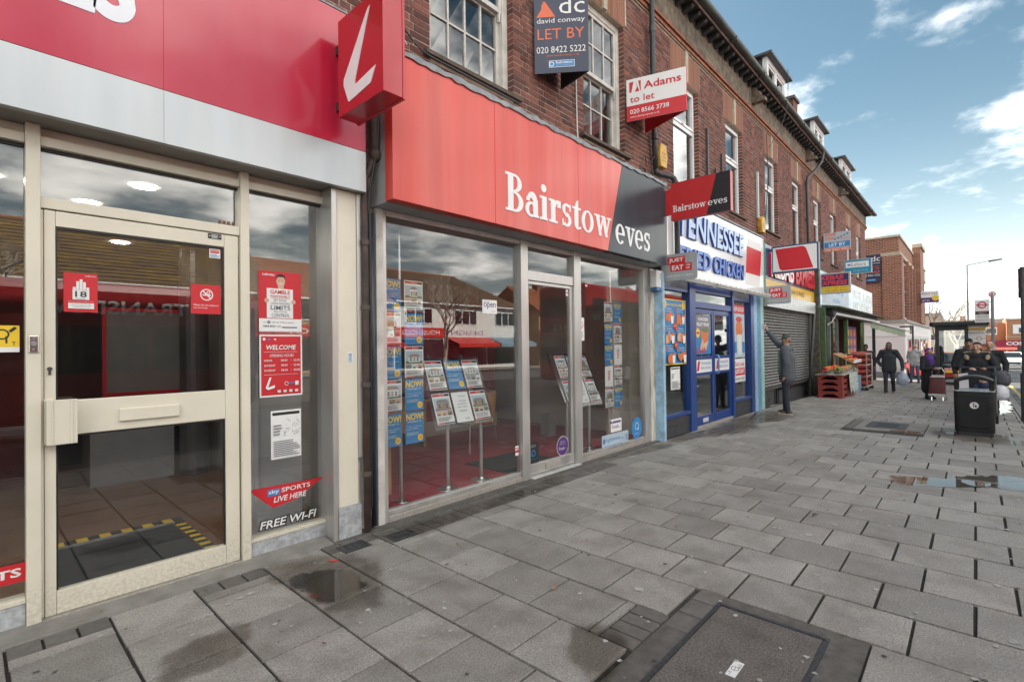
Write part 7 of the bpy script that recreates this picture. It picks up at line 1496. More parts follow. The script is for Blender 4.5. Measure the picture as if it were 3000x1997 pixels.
# ------------------------------------------------------------------ cars
TYRE = mat('tyre_rubber', (.02, .02, .021), .8); CGLASS = mat('car_glass', (.02, .025, .03), .06, var=.1, coat=.5)
def car(x, y, rz, col, label, grp=None):
    z0 = gz(x) - (.11); t = thing('car', label, 'car', (x, y, z0), rz); M = lambda mb: local_frame(t, mb)
    paint = mat('car_paint_' + col[0], col[1], .25, var=.03, coat=.8)
    side = [(-2.05, .28), (-2.1, .55), (-2.0, .78), (-1.05, .90), (-.95, .92), (1.45, .92), (1.95, .86), (2.08, .62), (2.05, .28)]
    b = MB()
    for s in (1,):
        vs = []
        for yy, k in ((-.80, .96), (-.86, 1.0), (.86, 1.0), (.80, .96)): vs += [(px * (1 if abs(yy) > .82 else .985), yy, (pz - .28) * k + .28) for px, pz in side]
        n = len(side); b.add(vs, [(i * n + j, i * n + (j + 1) % n, (i + 1) * n + (j + 1) % n, (i + 1) * n + j) for i in range(3) for j in range(n)] + [tuple(range(n))[::-1], tuple(range(3 * n, 4 * n))])
    body = M(b).build('body', paint, t, smooth=True, auto=30)
    cab = [(-1.0, .921), (-.35, 1.40), (.85, 1.42), (1.55, .921)]; b = MB()
    vs = [(px, -.78 + (.16 if pz > 1 else 0), pz) for px, pz in cab] + [(px, .78 - (.16 if pz > 1 else 0), pz) for px, pz in cab]
    b.add(vs, [(0, 1, 2, 3), (4, 7, 6, 5), (0, 4, 5, 1), (1, 5, 6, 2), (2, 6, 7, 3)]); cabin = M(b).build('cabin', paint, t)
    def gl(name, pts): q = MB(); q.add(pts, [(0, 1, 2, 3)]); M(q).build(name, CGLASS, t)
    gl('windscreen', [(-.955, -.66, .99), (-.955, .66, .99), (-.42, .54, 1.37), (-.42, -.54, 1.37)]); gl('rear_window', [(1.49, .66, .99), (1.49, -.66, .99), (.92, -.54, 1.39), (.92, .54, 1.39)])
    for s in (-1, 1):
        f = lambda px, pz: (px, s * (.785 - .334 * (pz - .921)), pz)
        gl('side_window', [f(-.72, .97), f(.25, .97), f(.25, 1.36), f(-.30, 1.36)]); gl('side_window', [f(.32, .97), f(1.25, .97), f(.80, 1.36), f(.32, 1.36)])
        for wx in (-1.3, 1.3):
            q = MB(); q.cyl((wx, s * .70, .31), (wx, s * .875, .31), .31, n=20); wh = M(q).build('wheel', TYRE, t); q = MB(); q.cyl((wx, s * .876, .31), (wx, s * .885, .31), .19, n=16); M(q).build('rim', ALU, wh)
        q = MB(); q.ball((-1.98, s * .62, .70), (.10, .18, .085), 10, 7); M(q).build('headlight', mat('headlight_glass', (.7, .7, .68), .15, coat=.5), t, smooth=True)
        q = MB(); q.ball((2.0, s * .66, .74), (.07, .14, .12), 10, 7); M(q).build('tail_light', mat('tail_light_red', (.6, .06, .02), .2), t, smooth=True)
        q = MB(); q.ball((-.62, s * .93, .97), (.07, .09, .06), 8, 6); M(q).build('wing_mirror', paint, t, smooth=True)
    q = MB(); q.box(-2.13, -.5, .46, -2.09, .5, .60); M(q).build('grille', BLACK, t); q = MB(); q.box(-2.145, -.26, .36, -2.125, .26, .46); M(q).build('number_plate', PAPER, t); q = MB(); q.box(2.08, -.26, .50, 2.10, .26, .60); M(q).build('number_plate', YELLOW, t)
car(60.5, -2.2, 0, ('white', (.72, .73, .74)), 'white saloon car driving towards the shops on the far road')
car(33.6, 1.55, R_(200), ('red', (.38, .025, .03)), 'red hatchback in the side road mouth behind the waiting people')
# ------------------------------------------------------------------ red buses in the road (seen in the shop glass)
def bus(x0, x1, y0, y1, label, name, H=4.35):
    z0 = gz((x0 + x1) / 2) - .11; t = thing('double_decker_bus' if H > 4 else 'single_decker_bus', label, 'bus', ((x0 + x1) / 2, (y0 + y1) / 2, z0))
    REDB = mat('bus_red', (.24, .008, .010), .3, var=.03, coat=.3)
    b = MB(); b.box(x0, y0, z0 + .35, x1, y1, z0 + H); b.build('body', REDB, t, bevel=.18)
    for yy in (y0 - .012, y1 + .003):
        for lo, hi in ((1.25, 2.15), (2.85, 3.75))[:2 if H > 4 else 1]:
            n = 7
            for i in range(n): a = x0 + .5 + (x1 - x0 - 1) * i / n; b = MB(); b.box(a, yy, z0 + lo, a + (x1 - x0 - 1) / n - .08, yy + .009, z0 + hi); b.build('bus_window', CGLASS, t)
    for xx in (x0 - .012, x1 + .003):
        b = MB(); b.box(xx, y0 + .2, z0 + 1.1, xx + .009, y1 - .2, z0 + 2.25); b.build('windscreen', CGLASS, t); b = MB(); b.box(xx, y0 + .2, z0 + min(3.0, H - .5), xx + .009, y1 - .2, z0 + min(3.85, H - .2)); b.build('windscreen', CGLASS, t)
        b = MB(); b.box(xx - .003, y0 + .4, z0 + 2.4, xx + .012, y1 - .4, z0 + 2.75); b.build('destination_blind', BLACK, t)
    b = MB(); b.text(name, (x0 - .016, (y0 + y1) / 2 + .5, z0 + 2.45), DY, Z, .9, .25, .002); b.text(name, (x0 + .9, y1 + .013, z0 + 2.4), -X, Z, .9, .25, .002, align='r'); b.build('blind_text', mat('blind_yellow', (.8, .6, .2), .5), t)
    b = MB(); b.text('TRANSDEV', ((x0 + x1) / 2 + 1.3 + (3.3 if H < 4 else 0), y1 + .013, z0 + 2.38), -X, Z, 2.2, .26, .002, bold=.02); b.build('operator_name', WHITE, t)
    for xx in (x0 + 2.2, x1 - 2.6):
        for yy in (y0 + .02, y1 - .30): b = MB(); b.cyl((xx, yy, z0 + .48), (xx, yy + .30, z0 + .48), .48, n=20); b.build('wheel', TYRE, t)
bus(16.8, 27.2, -6.1, -3.6, 'red double-decker bus drawn up by the bus stop, number H12', 'H12')
bus(-7.4, 4.7, -6.9, -4.4, 'red single-decker bus passing the betting shop', '114', 3.0)
# ------------------------------------------------------------------ houses and shops across the road (seen in the shop glass)
def moss_tile(name, col, moss): return mat(name, col, .9, var=.25, scale=6, dirt=moss, dirt_scale=1.3, dirt_amt=.75, bump=.6, bscale=14)
def opposite(x0, x1, eave, ridge, wm, rm, label, fascia, hip=0.0, chim=None, awn=None, sign=None, bays=3):
    Y0, Y1 = -25.2, -34.0; z0 = gz((x0 + x1) / 2) - .2; t = thing('opposite_house', label, 'house', ((x0 + x1) / 2, -29, z0))
    b = MB(); b.box(x0, Y1, z0, x1, Y0, eave); b.build('wall', wm, t)
    b = MB(); ym = (Y0 + Y1) / 2; o = .35
    b.add([(x0 - o * 0, Y0 + o, eave), (x1, Y0 + o, eave), (x1, Y1 - o, eave), (x0, Y1 - o, eave), (x0 + .01, ym, ridge), (x1 - hip, ym, ridge)], [(0, 4, 5, 1), (1, 5, 2), (2, 5, 4, 3), (3, 4, 0), (0, 1, 2, 3)]); rf = b.build('roof', rm, t)
    k = 0; z = eave + .1                                            # tile courses stand proud of the slope
    b = MB(); n = 16
    for i in range(n):
        f = (i + .5) / n; yy = Y0 + o + (ym - Y0 - o) * f; zz = eave + (ridge - eave) * f; xr = x1 - hip * f
        b.box(x0, yy - .06, zz, xr, yy + .06, zz + .055)
    kind(b.build('tile_courses', rm, rf), 'stuff')
    b = MB(); b.cyl((x0, ym, ridge + .02), (x1 - hip, ym, ridge + .02), .10, n=8); b.build('ridge_tiles', mat('ridge_orange', (.30, .12, .06), .85, var=.2), rf)
    if chim is not None:
        b = MB(); b.box(chim - .55, ym - .4, ridge - 1.0, chim + .55, ym + .4, ridge + 1.15); b.box(chim - .63, ym - .48, ridge + 1.152, chim + .63, ym + .48, ridge + 1.3); c = b.build('chimney', BRICK, rf)
        for q in range(4): p = MB(); p.cyl((chim - .42 + q * .28, ym, ridge + 1.3), (chim - .42 + q * .28, ym, ridge + 1.62), .11, .09, 10); p.build('chimney_pot', TERRA, c)
    bw = (x1 - x0) / bays
    for i in range(bays):
        a = x0 + bw * (i + .22); w_ = bw * .52
        f = MB(); f.box(a, Y0 + .002, 3.45, a + w_, Y0 + .08, min(eave - .3, 4.75)); wf = f.build('window', WPVC, t)
        for q in range(3): p = MB(); e = w_ / 3; p.box(a + q * e + .06, Y0 + .081, 3.53, a + (q + 1) * e - .04, Y0 + .09, min(eave - .3, 4.75) - .08); p.build('pane', CGLASS, wf)
        s = MB(); s.box(x0 + bw * i + .1, Y0 + .002, z0 + .4, x0 + bw * (i + 1) - .1, Y0 + .05, 2.2); sf = s.build('shop_window', CGLASS, t)
        f = MB(); f.box(x0 + bw * i + .02, Y0 + .003, 2.35, x0 + bw * (i + 1) - .02, Y0 + .15, 3.15); fp = f.build('shop_fascia', fascia[i % len(fascia)], t)
        if sign: s = MB(); s.text(sign[i % len(sign)], (x0 + bw * (i + .88), Y0 + .151, 2.55), -X, Z, bw * .75, .38, .003, res=2); s.build('shop_lettering', VW if i % 2 == 0 else BLUEFRAME, fp)
        if awn and i in awn: s = MB(); a0, a1 = x0 + bw * i + .1, x0 + bw * (i + 1) - .1; s.hexa([(a0, Y0 + .16, 2.3), (a1, Y0 + .16, 2.3), (a1, Y0 + 1.8, 1.75), (a0, Y0 + 1.8, 1.75)], [(a0, Y0 + .16, 2.36), (a1, Y0 + .16, 2.36), (a1, Y0 + 1.8, 1.81), (a0, Y0 + 1.8, 1.81)]); s.box(a0, Y0 + 1.80, 1.5, a1, Y0 + 1.82, 1.80); s.build('awning', awn[i], t)
    g = MB(); g.box(x0, Y0 + .30, eave - .12, x1, Y0 + .42, eave - .01); g.build('gutter', WHITE, rf)
MOSS = moss_tile('mossy_brown_tile', (.155, .105, .07), (.34, .22, .04)); ORT = moss_tile('orange_tile', (.33, .11, .05), (.22, .11, .06)); BRT = moss_tile('brown_tile', (.17, .10, .065), (.10, .075, .055))
WR = mat('opposite_white_render', (.72, .71, .68), .85, var=.06); TAN = mat('opposite_tan_render', (.42, .25, .14), .85, var=.1)
RF = mat('opposite_red_fascia', (.55, .03, .02), .4); WF = mat('opposite_white_fascia', (.75, .75, .72), .5); GA = mat('opposite_pale_awning', (.55, .60, .52), .8); BA = mat('opposite_blue_awning', (.20, .30, .38), .8); YF = mat('opposite_yellow_fascia', (.70, .38, .05), .5)
opposite(-14, 13.4, 5.1, 8.7, BRICK, MOSS, 'long house row across the road with a mossy brown tiled roof', [WF, RF], 0, 12.2, {1: GA, 2: GA}, ['FRESH', 'FOODS'], 4)
opposite(13.45, 22.4, 5.0, 8.0, TAN, ORT, 'tan house across the road with an orange tiled roof and red shops', [RF, WF], 0, 21.6, {1: RF}, ['SHOP', 'FLORIST'], 2)
opposite(22.45, 37.5, 5.2, 8.3, WR, BRT, 'white rendered shops across the road under a brown hipped roof', [RF, WF, WF], 5.0, 23.6, {1: RF, 2: BA}, ['HOUSEHOLD', 'DESIGN', 'DREAM'], 3)
opposite(40.0, 56.0, 5.0, 8.0, TAN, ORT, 'tan rendered houses across the road under an orange-red tiled roof', [YF, RF, WF], 0, 45.2, {0: RF}, ['HARRY', 'WINES', 'FOOD'], 4)
opposite(56.05, 86.0, 5.2, 8.4, WR, BRT, 'farther white rendered row across the road', [WF, RF], 0, 66, None, ['NEWS', 'CAFE'], 6)
bare_tree(21.5, -18.0, 8.2, 'pale barked bare street tree across the road in front of the white shops', 21, BARKB, spread=.55, depth=6, fork=.28)
bare_tree(.6, -21.5, 9.2, 'bushy bare street tree across the road by the mossy roof', 22, BARKB, spread=.5, depth=6, fork=.25)
# ------------------------------------------------------------------ people: one continuous surface each, grown from tapered limbs
def lerp(a, b, t): return tuple(a[i] + (b[i] - a[i]) * t for i in range(3))
def cap_mesh(mb, p0, p1, r0, r1, n=12):
    p0, p1 = Vector(p0), Vector(p1); a = p1 - p0; L = a.length
    a = a.normalized() if L > 1e-6 else Vector((0, 0, 1)); s = a.orthogonal().normalized(); t = a.cross(s); rings = []
    for k in range(1, 5): q = math.pi / 2 * (1 - k / 4); rings.append((p0 - a * r0 * math.sin(q), r0 * math.cos(q)))
    for k in range(0, 4): q = math.pi / 2 * k / 4; rings.append((p1 + a * r1 * math.sin(q), r1 * math.cos(q)))
    vs = [p0 - a * r0]
    for c, r in rings: vs += [c + (s * math.cos(2 * math.pi * j / n) + t * math.sin(2 * math.pi * j / n)) * r for j in range(n)]
    vs.append(p1 + a * r1); l = len(vs) - 1; k = len(rings)
    fs = [(0, 1 + (j + 1) % n, 1 + j) for j in range(n)] + [(1 + i * n + j, 1 + i * n + (j + 1) % n, 1 + (i + 1) * n + (j + 1) % n, 1 + (i + 1) * n + j) for i in range(k - 1) for j in range(n)] + [(1 + (k - 1) * n + j, 1 + (k - 1) * n + (j + 1) % n, l) for j in range(n)]
    mb.add(vs, fs)
def grow_body(name, prims, tags, mats, t, vox=.011, smooth=3):
    mb = MB()
    for p in prims:
        if p[1] == 'e': mb.ball(p[2], p[3], 14, 10)
        else: cap_mesh(mb, p[1], p[2], p[3], p[4])
    o = mb.build(name, mats[0]); r = o.modifiers.new('r', 'REMESH'); r.mode = 'VOXEL'; r.voxel_size = vox; s = o.modifiers.new('s', 'SMOOTH'); s.factor = .5; s.iterations = smooth
    me = bpy.data.meshes.new_from_object(o.evaluated_get(bpy.context.evaluated_depsgraph_get())); bpy.data.objects.remove(o)
    n = len(me.polygons); c = np.empty(n * 3); me.polygons.foreach_get('center', c); c = c.reshape(-1, 3); best = np.full(n, 1e9); idx = np.zeros(n, int)
    for p in prims:
        if p[1] == 'e':
            q = (c - np.array(p[2])) / np.array(p[3]); d = (np.linalg.norm(q, axis=1) - 1) * min(p[3])
        else:
            a, b = np.array(p[1], float), np.array(p[2], float); ab = b - a; L2 = max(ab @ ab, 1e-9); u = np.clip(((c - a) @ ab) / L2, 0, 1); d = np.linalg.norm(c - a - u[:, None] * ab, axis=1) - (p[3] + (p[4] - p[3]) * u)
        m = d < best; best[m] = d[m]; idx[m] = tags.index(p[0])
    me.materials.clear()
    for m in mats: me.materials.append(m)
    me.polygons.foreach_set('material_index', idx.astype(np.int32)); me.polygons.foreach_set('use_smooth', [True] * n)
    M = Matrix.LocRotScale(t.location, t.rotation_euler, None); me.transform(M); me.update()
    ob = bpy.data.objects.new(name, me); COL.objects.link(ob); adopt(ob, t); return ob
def hand(pr, tag_, w, d, side, curl=.5, grip=None):
    """Palm, four unequal fingers and a thumb that leaves the side of the palm; d = pointing direction."""
    d = Vector(d).normalized(); sd = d.cross(Vector((0, 1, 0) if abs(d.y) < .8 else (0, 0, 1))).normalized(); nn = sd.cross(d).normalized(); w = Vector(w)
    pr.append((tag_, tuple(w), tuple(w + d * .065), .026, .030))
    for i, l in enumerate((.062, .074, .070, .054)):
        b = w + d * .075 + sd * (.030 - .020 * i); m = b + d * l * .55 + nn * .012 * curl * side; e = m + d * l * .42 * (1 - curl * .5) + nn * .03 * curl * side
        pr.append((tag_, tuple(b), tuple(m), .0105, .010)); pr.append((tag_, tuple(m), tuple(e), .010, .009))
    b = w + d * .02 + sd * .028; m = b + d * .03 + sd * .022; e = m + d * .032 + sd * .004
    pr.append((tag_, tuple(b), tuple(m), .014, .012)); pr.append((tag_, tuple(m), tuple(e), .012, .010))
def figure(H, armL, armR, feetL, feetR, hy=0.0, hp=0.0, coat=None, bulk=1.0, kneeL=None, kneeR=None, hairtag='hair', shoe='shoe', sleeve=1.12, face=True, lean=0.0):
    """armL/armR: (elbow, wrist, hand direction, skinhand). Forward is +y, right is +x. Returns primitives."""
    h = H; pr = []; k = h / 1.75
    hipL, hipR = (-.09 * k, 0, .50 * h), (.09 * k, 0, .50 * h); ly = lean
    shL, shR = (-.185 * k * bulk ** .5, ly, .815 * h), (.185 * k * bulk ** .5, ly, .815 * h)
    # legs
    for hip, foot, knee in ((hipL, feetL, kneeL), (hipR, feetR, kneeR)):
        ank = (foot[0], foot[1], foot[2] + .085 * k); kn = knee or tuple((hip[i] + ank[i]) / 2 + (0, .03 * k, .02 * k)[i] for i in range(3))
        pr.append(('trouser', hip, kn, .092 * k * bulk ** .5, .066 * k)); pr.append(('trouser', kn, ank, .066 * k, .053 * k)); pr.append(('trouser', ank, (ank[0], ank[1], foot[2] + .055 * k), .056 * k, .058 * k))
        pr.append((shoe, (foot[0], foot[1] - .05 * k, foot[2] + .045 * k), (foot[0], foot[1] + .13 * k, foot[2] + .036 * k), .044 * k, .036 * k))
    # torso
    pr.append(('trouser', 'e', (0, -.005, .50 * h), (.165 * k * bulk, .125 * k * bulk, .10 * k)))
    pr.append(('top', 'e', (0, ly * .4, .585 * h), (.165 * k * bulk, .12 * k * bulk, .15 * k))); pr.append(('top', 'e', (0, ly * .9, .70 * h), (.185 * k * bulk, .128 * k * bulk, .19 * k))); pr.append(('top', shL, shR, .078 * k * bulk ** .5, .078 * k * bulk ** .5)); pr.append(('top', 'e', (0, ly, .80 * h), (.13 * k, .10 * k, .09 * k)))
    if coat: 
        for z0, z1, r0, r1 in coat: pr.append(('top', (-.06 * k, ly * .3, z0 * h), (-.06 * k, ly * .5, z1 * h), r0, r1)); pr.append(('top', (.06 * k, ly * .3, z0 * h), (.06 * k, ly * .5, z1 * h), r0, r1))
    for sh, arm, sd in ((shL, armL, 1), (shR, armR, -1)):
        el, wr, hd, show = arm
        pr.append(('top', sh, el, .062 * k * sleeve, .050 * k * sleeve)); pr.append(('top', el, lerp(el, wr, .94), .050 * k * sleeve, .040 * k * sleeve))
        if show: pr.append(('skin', lerp(el, wr, .9), wr, .026 * k, .025 * k)); hand(pr, 'skin', wr, hd, sd)
    # neck and head
    hc = Vector((0, ly + .015, .928 * h)); ch, sh_ = math.cos(hy), math.sin(hy); cp, sp_ = math.cos(hp), math.sin(hp)
    def hd_(x, y, z):
        y, z = y * cp - z * sp_, y * sp_ + z * cp
        return tuple(hc + Vector((x * ch - y * sh_, x * sh_ + y * ch, z)) * k)
    pr.append(('skin', (0, ly, .83 * h), tuple(hc - Vector((0, 0, .07 * k))), .056 * k, .052 * k))
    pr.append(('skin', hd_(0, -.012, .03), hd_(0, -.006, .028), .083 * k, .083 * k)); pr.append(('skin', hd_(0, .028, .0), hd_(0, .030, -.055), .066 * k, .046 * k)); pr.append(('skin', hd_(0, .058, -.088), hd_(0, .058, -.085), .028 * k, .028 * k))
    if face:
        pr.append(('skin', hd_(0, .088, .015), hd_(0, .106, -.022), .010 * k, .015 * k)); pr.append(('lip', hd_(-.018, .089, -.056), hd_(.018, .089, -.056), .0085 * k, .0085 * k))
        for s in (-1, 1):
            pr.append(('skin', hd_(s * .080, -.005, .012), hd_(s * .083, -.01, -.02), .016 * k, .012 * k)); pr.append(('eye', hd_(s * .030, .080, .013), hd_(s * .036, .079, .013), .0085 * k, .0085 * k)); pr.append(('hair', hd_(s * .018, .086, .034), hd_(s * .046, .078, .033), .006 * k, .005 * k))
            pr.append(('skin', hd_(s * .04, .06, -.015), hd_(s * .042, .055, -.02), .024 * k, .022 * k))
    return pr, hd_, k
EYEM = mat('eye_dark', (.03, .02, .018), .3); LIPM = mat('lips', (.36, .15, .12), .5); HAIRD = mat('dark_hair', (.02, .016, .014), .7, var=.2)
TAGS = ['top', 'trouser', 'skin', 'hair', 'eye', 'lip', 'shoe', 'extra', 'shirt']
def cloth(name, col, var=.18): return mat(name, col, .85, var=var, scale=14, bump=.35, bscale=60)
JEANS = cloth('blue_denim', (.085, .125, .21)); DKJEANS = cloth('dark_denim', (.020, .026, .040)); BLK = cloth('black_fabric', (.014, .015, .018)); SHOEB = cloth('black_shoe', (.015, .014, .014)); SHOEBR = cloth('brown_shoe', (.09, .065, .045))
SKIN2 = mat('skin_brown', (.33, .18, .12), .5, var=.06); SKIN3 = mat('skin_dark', (.13, .07, .05), .5, var=.06)
# man at the shutter: faces the shop, head turned to the street, right arm raised to the shutter switch
t = thing('person', 'man in grey jacket and green cap, arm raised to the shutter edge, looking round', 'person', (12.2, 3.04, 0), 0.0)
pr, hd_, k = figure(1.74, ((-.27, -.06, 1.10), (-.25, .0, .86), (.05, .15, -1), True), ((.20, .22, 1.52), (.14, .42, 1.82), (.0, .35, 1), True), (-.10, -.02, 0), (.10, .07, 0), hy=R_(78), coat=[(.46, .72, .155, .14)], bulk=1.16, sleeve=1.38)
pr += [('shirt', (-.115, .115, .90), (-.10, .11, 1.34), .05, .045)]
pr += [('extra', hd_(0, -.02, .075), hd_(0, .01, .075), .082 * k, .080 * k), ('extra', hd_(-.045, .085, .062), hd_(.045, .085, .062), .014 * k, .014 * k), ('hair', hd_(0, -.05, .01), hd_(0, -.05, -.02), .062 * k, .055 * k)]
pr += [('shoe', (-.10, -.06, .018), (-.10, .12, .016), .036, .030), ('shoe', (.10, .03, .018), (.10, .21, .016), .036, .030)]
grow_body('body', pr, TAGS, [cloth('grey_wool_jacket', (.075, .085, .10)), DKJEANS, SKIN2, HAIRD, EYEM, LIPM, SHOEBR, cloth('grey_green_cap', (.055, .075, .065)), cloth('green_shirt', (.09, .24, .14))], t)
q = MB(); c_ = Vector((12.2, 3.04, 0))
for s in (-1, 1): q.tube([c_ + Vector(hd_(s * .034 + .026 * math.cos(a), .094, .013 + .018 * math.sin(a))) for a in [i * .5236 for i in range(13)]], .0035, 5)
q.tube([c_ + Vector(hd_(-.06, .092, .016)), c_ + Vector(hd_(-.082, .0, .016))], .003, 5); q.tube([c_ + Vector(hd_(.06, .092, .016)), c_ + Vector(hd_(.082, .0, .016))], .003, 5); q.build('glasses', BLACK, t)
m_ = MB()
for yy, xx in ((-.02, -.10), (.07, .10)): m_.box(12.2 + xx - .045, 3.04 + yy - .09, .001, 12.2 + xx + .045, 3.04 + yy + .17, .022)
m_.build('shoe_soles', mat('cream_sole', (.50, .46, .36), .8), t, bevel=.01)
m_ = MB(); m_.box(12.28, 3.50, 1.86, 12.36, 3.56, 1.98)
tag(m_.build('key_switch', LTGREY), 'small grey shutter key switch under the raised hand', 'switch')
# hooded man walking towards the camera
t = thing('person', 'man in black hooded jacket walking with a hand in his pocket', 'person', (20.75, 2.12, gz(20.75)), R_(90))
pr, hd_, k = figure(1.66, ((-.33, -.03, 1.08), (-.36, .06, .84), (-.03, .1, -1), True), ((.33, -.08, 1.06), (.20, .10, .90), (-.3, .5, -1), False), (-.10, -.12, .03), (.08, .16, 0), coat=[(.46, .70, .15, .135)], bulk=1.16, sleeve=1.3, kneeL=(-.1, .05, .45))
pr += [('top', hd_(0, -.06, .035), hd_(0, -.05, .055), .094 * k, .090 * k), ('top', hd_(0, -.05, -.08), hd_(0, -.02, -.12), .09 * k, .10 * k), ('top', hd_(0, -.03, .12), hd_(0, -.03, .135), .045 * k, .02 * k)]
grow_body('body', pr, TAGS, [cloth('charcoal_jacket', (.022, .026, .032)), DKJEANS, SKIN3, HAIRD, EYEM, LIPM, SHOEB, BLK], t)
m_ = MB(); bx, by, bz = 20.75 - .10, 2.12 - .36, gz(20.75) + .44
m_.lathe((bx, by, bz), [(.03, .30), (.05, .24), (.14, .14), (.17, .02), (.16, -.12), (.10, -.17)][::-1], 14, 0, .7, 1.0); bag = m_.build('carrier_bag', mat('grey_blue_polythene', (.30, .34, .44), .35, var=.25, scale=12, bump=.6, bscale=20), smooth=True); tag(bag, 'crumpled grey-blue carrier bag held by the hooded walking man', 'bag')
# young man in a pale hoodie
t = thing('person', 'young man in pale grey hoodie and blue jeans, hands in pockets', 'person', (27.9, 1.95, gz(27.9)), R_(78))
pr, hd_, k = figure(1.66, ((-.27, -.08, 1.07), (-.17, .09, .90), (.3, .5, -1), False), ((.27, -.08, 1.07), (.17, .09, .90), (-.3, .5, -1), False), (-.13, .0, 0), (.13, .04, 0), hy=R_(-12), coat=[(.49, .70, .13, .12)], bulk=1.08, sleeve=1.25)
pr += [('top', hd_(0, -.062, .035), hd_(0, -.052, .055), .092 * k, .088 * k), ('top', hd_(0, -.04, -.09), hd_(0, -.01, -.12), .08 * k, .09 * k)]
grow_body('body', pr, TAGS, [cloth('pale_grey_hoodie', (.46, .47, .49)), JEANS, SKIN2, HAIRD, EYEM, LIPM, SHOEB, BLK], t)
# woman in purple headscarf with shopping trolley
t = thing('person', 'woman in purple headscarf and long black coat looking down at her hands', 'person', (18.8, 1.0, gz(18.8)), R_(128))
pr, hd_, k = figure(1.45, ((-.23, .06, .86), (-.06, .27, .86), (.5, .8, .1), True), ((.23, .06, .86), (.06, .28, .87), (-.5, .8, .1), True), (-.08, .0, 0), (.08, .02, 0), hp=R_(-18), coat=[(.20, .50, .145, .14), (.45, .70, .14, .13)], bulk=1.08, sleeve=1.25)
pr += [('extra', hd_(0, -.055, .035), hd_(0, -.045, .05), .098 * k, .094 * k), ('extra', hd_(0, -.02, -.10), hd_(0, .02, -.14), .10 * k, .11 * k), ('extra', (0, .05, .77 * 1.45), (0, .08, .70 * 1.45), .10, .07)]
grow_body('body', pr, TAGS, [cloth('long_black_coat', (.016, .016, .020)), cloth('teal_trousers', (.01, .06, .075)), SKIN2, HAIRD, EYEM, LIPM, SHOEB, cloth('purple_scarf', (.085, .03, .24))], t)
z0 = gz(18.4); t = thing('shopping_trolley', 'burgundy wheeled shopping trolley bag with a steel handle', 'trolley', (18.45, .78, z0), 0)
loft([(rbox(18.25, 18.55, .62, 1.00, .05), z0 + .16), (rbox(18.27, 18.56, .63, .97, .05), z0 + .60), (rbox(18.30, 18.55, .66, .94, .05), z0 + .64)]).build('bag', mat('burgundy_fabric', (.10, .025, .028), .7, var=.2, scale=9), t, smooth=True, auto=40)
m_ = MB(); m_.hexa([(18.26, .64, z0 + .645), (18.56, .64, z0 + .645), (18.56, .96, z0 + .645), (18.26, .96, z0 + .645)], [(18.28, .68, z0 + .68), (18.54, .68, z0 + .70), (18.54, .92, z0 + .70), (18.28, .92, z0 + .68)]); m_.build('bag_flap', mat('pale_flap', (.42, .38, .37), .6), t)
m_ = MB(); m_.tube([(18.62, .66, z0 + .12), (18.62, .66, z0 + .80), (18.62, .72, z0 + .90), (18.62, .86, z0 + .90), (18.62, .92, z0 + .80), (18.62, .92, z0 + .12)], .012, 8); m_.build('handle_frame', CHROME, t)
for y in (.62, .98): m_ = MB(); m_.cyl((18.62, y - .015, z0 + .085), (18.62, y + .015, z0 + .085), .085, n=18); m_.build('wheel', MIDGREY, t)
for y in (.68, .92): m_ = MB(); m_.tube([(18.30, y, z0 + .16), (18.22, y, z0 + .01), (18.30, y, z0 + .008)], .010, 6); m_.build('foot', CHROME, t)
m_ = MB(); m_.box(18.24, .63, z0 + .14, 18.27, .99, z0 + .19); m_.build('base_strip', LTGREY, t)
# woman with pushchair
PX0 = 14.35; z0 = gz(PX0)
t = thing('person', 'woman in black parka with fur-trimmed hood pushing a pushchair behind the litter bin', 'person', (PX0, -.02, z0), R_(90))
pr, hd_, k = figure(1.56, ((-.31, .10, 1.02), (-.13, .36, 1.02), (.5, .9, -.1), True), ((.31, .10, 1.02), (.10, .36, 1.02), (-.5, .9, -.1), True), (-.12, .0, 0), (.12, .04, 0), hy=R_(-14), coat=[(.42, .70, .155, .14)], bulk=1.2, sleeve=1.3)
pr += [('hair', hd_(0, -.035, .045), hd_(0, -.02, .05), .088 * k, .086 * k), ('hair', hd_(0, -.09, .03), hd_(0, -.11, .02), .045 * k, .04 * k)]
for i in range(11): a = math.pi * (1.08 + .84 * i / 10); pr.append(('extra', (.185 * math.cos(a), .0 + .13 * math.sin(a) + .03, 1.30 - .03 * math.sin(a)), (.19 * math.cos(a), .13 * math.sin(a) + .03, 1.305 - .03 * math.sin(a)), .046, .046))
pr += [('extra', (-.17, .04, 1.27), (-.15, .10, 1.21), .045, .03), ('extra', (.17, .04, 1.27), (.15, .10, 1.21), .045, .03)]
grow_body('body', pr, TAGS, [cloth('black_parka', (.014, .015, .020)), BLK, SKIN, HAIRD, EYEM, LIPM, SHOEB, mat('brown_fur', (.33, .25, .17), .95, var=.5, scale=60, bump=1.0, bscale=80)], t)
PU = 13.55; z0 = gz(PU)
t = thing('pushchair', 'dark pushchair with pale side panel and hanging shopping bags', 'pushchair', (PU, -.02, z0))
for y in (-.28, .24):
    m_ = MB(); m_.tube([(13.95, y, z0 + 1.02), (13.75, y, z0 + .80), (13.25, y, z0 + .12)], .016, 8); m_.build('frame_tube', DKGREY, t)
    m_ = MB(); m_.tube([(13.55, y, z0 + .60), (13.80, y, z0 + .10)], .014, 8); m_.build('frame_tube', DKGREY, t)
    for x in (13.22, 13.84): m_ = MB(); m_.cyl((x, y - .02, z0 + .10), (x, y + .02, z0 + .10), .10, n=18); m_.build('wheel', TYRE, t)
m_ = MB(); m_.cyl((13.95, -.28, z0 + 1.02), (13.95, .24, z0 + 1.02), .018, n=10); m_.build('handle_bar', BLACK, t)
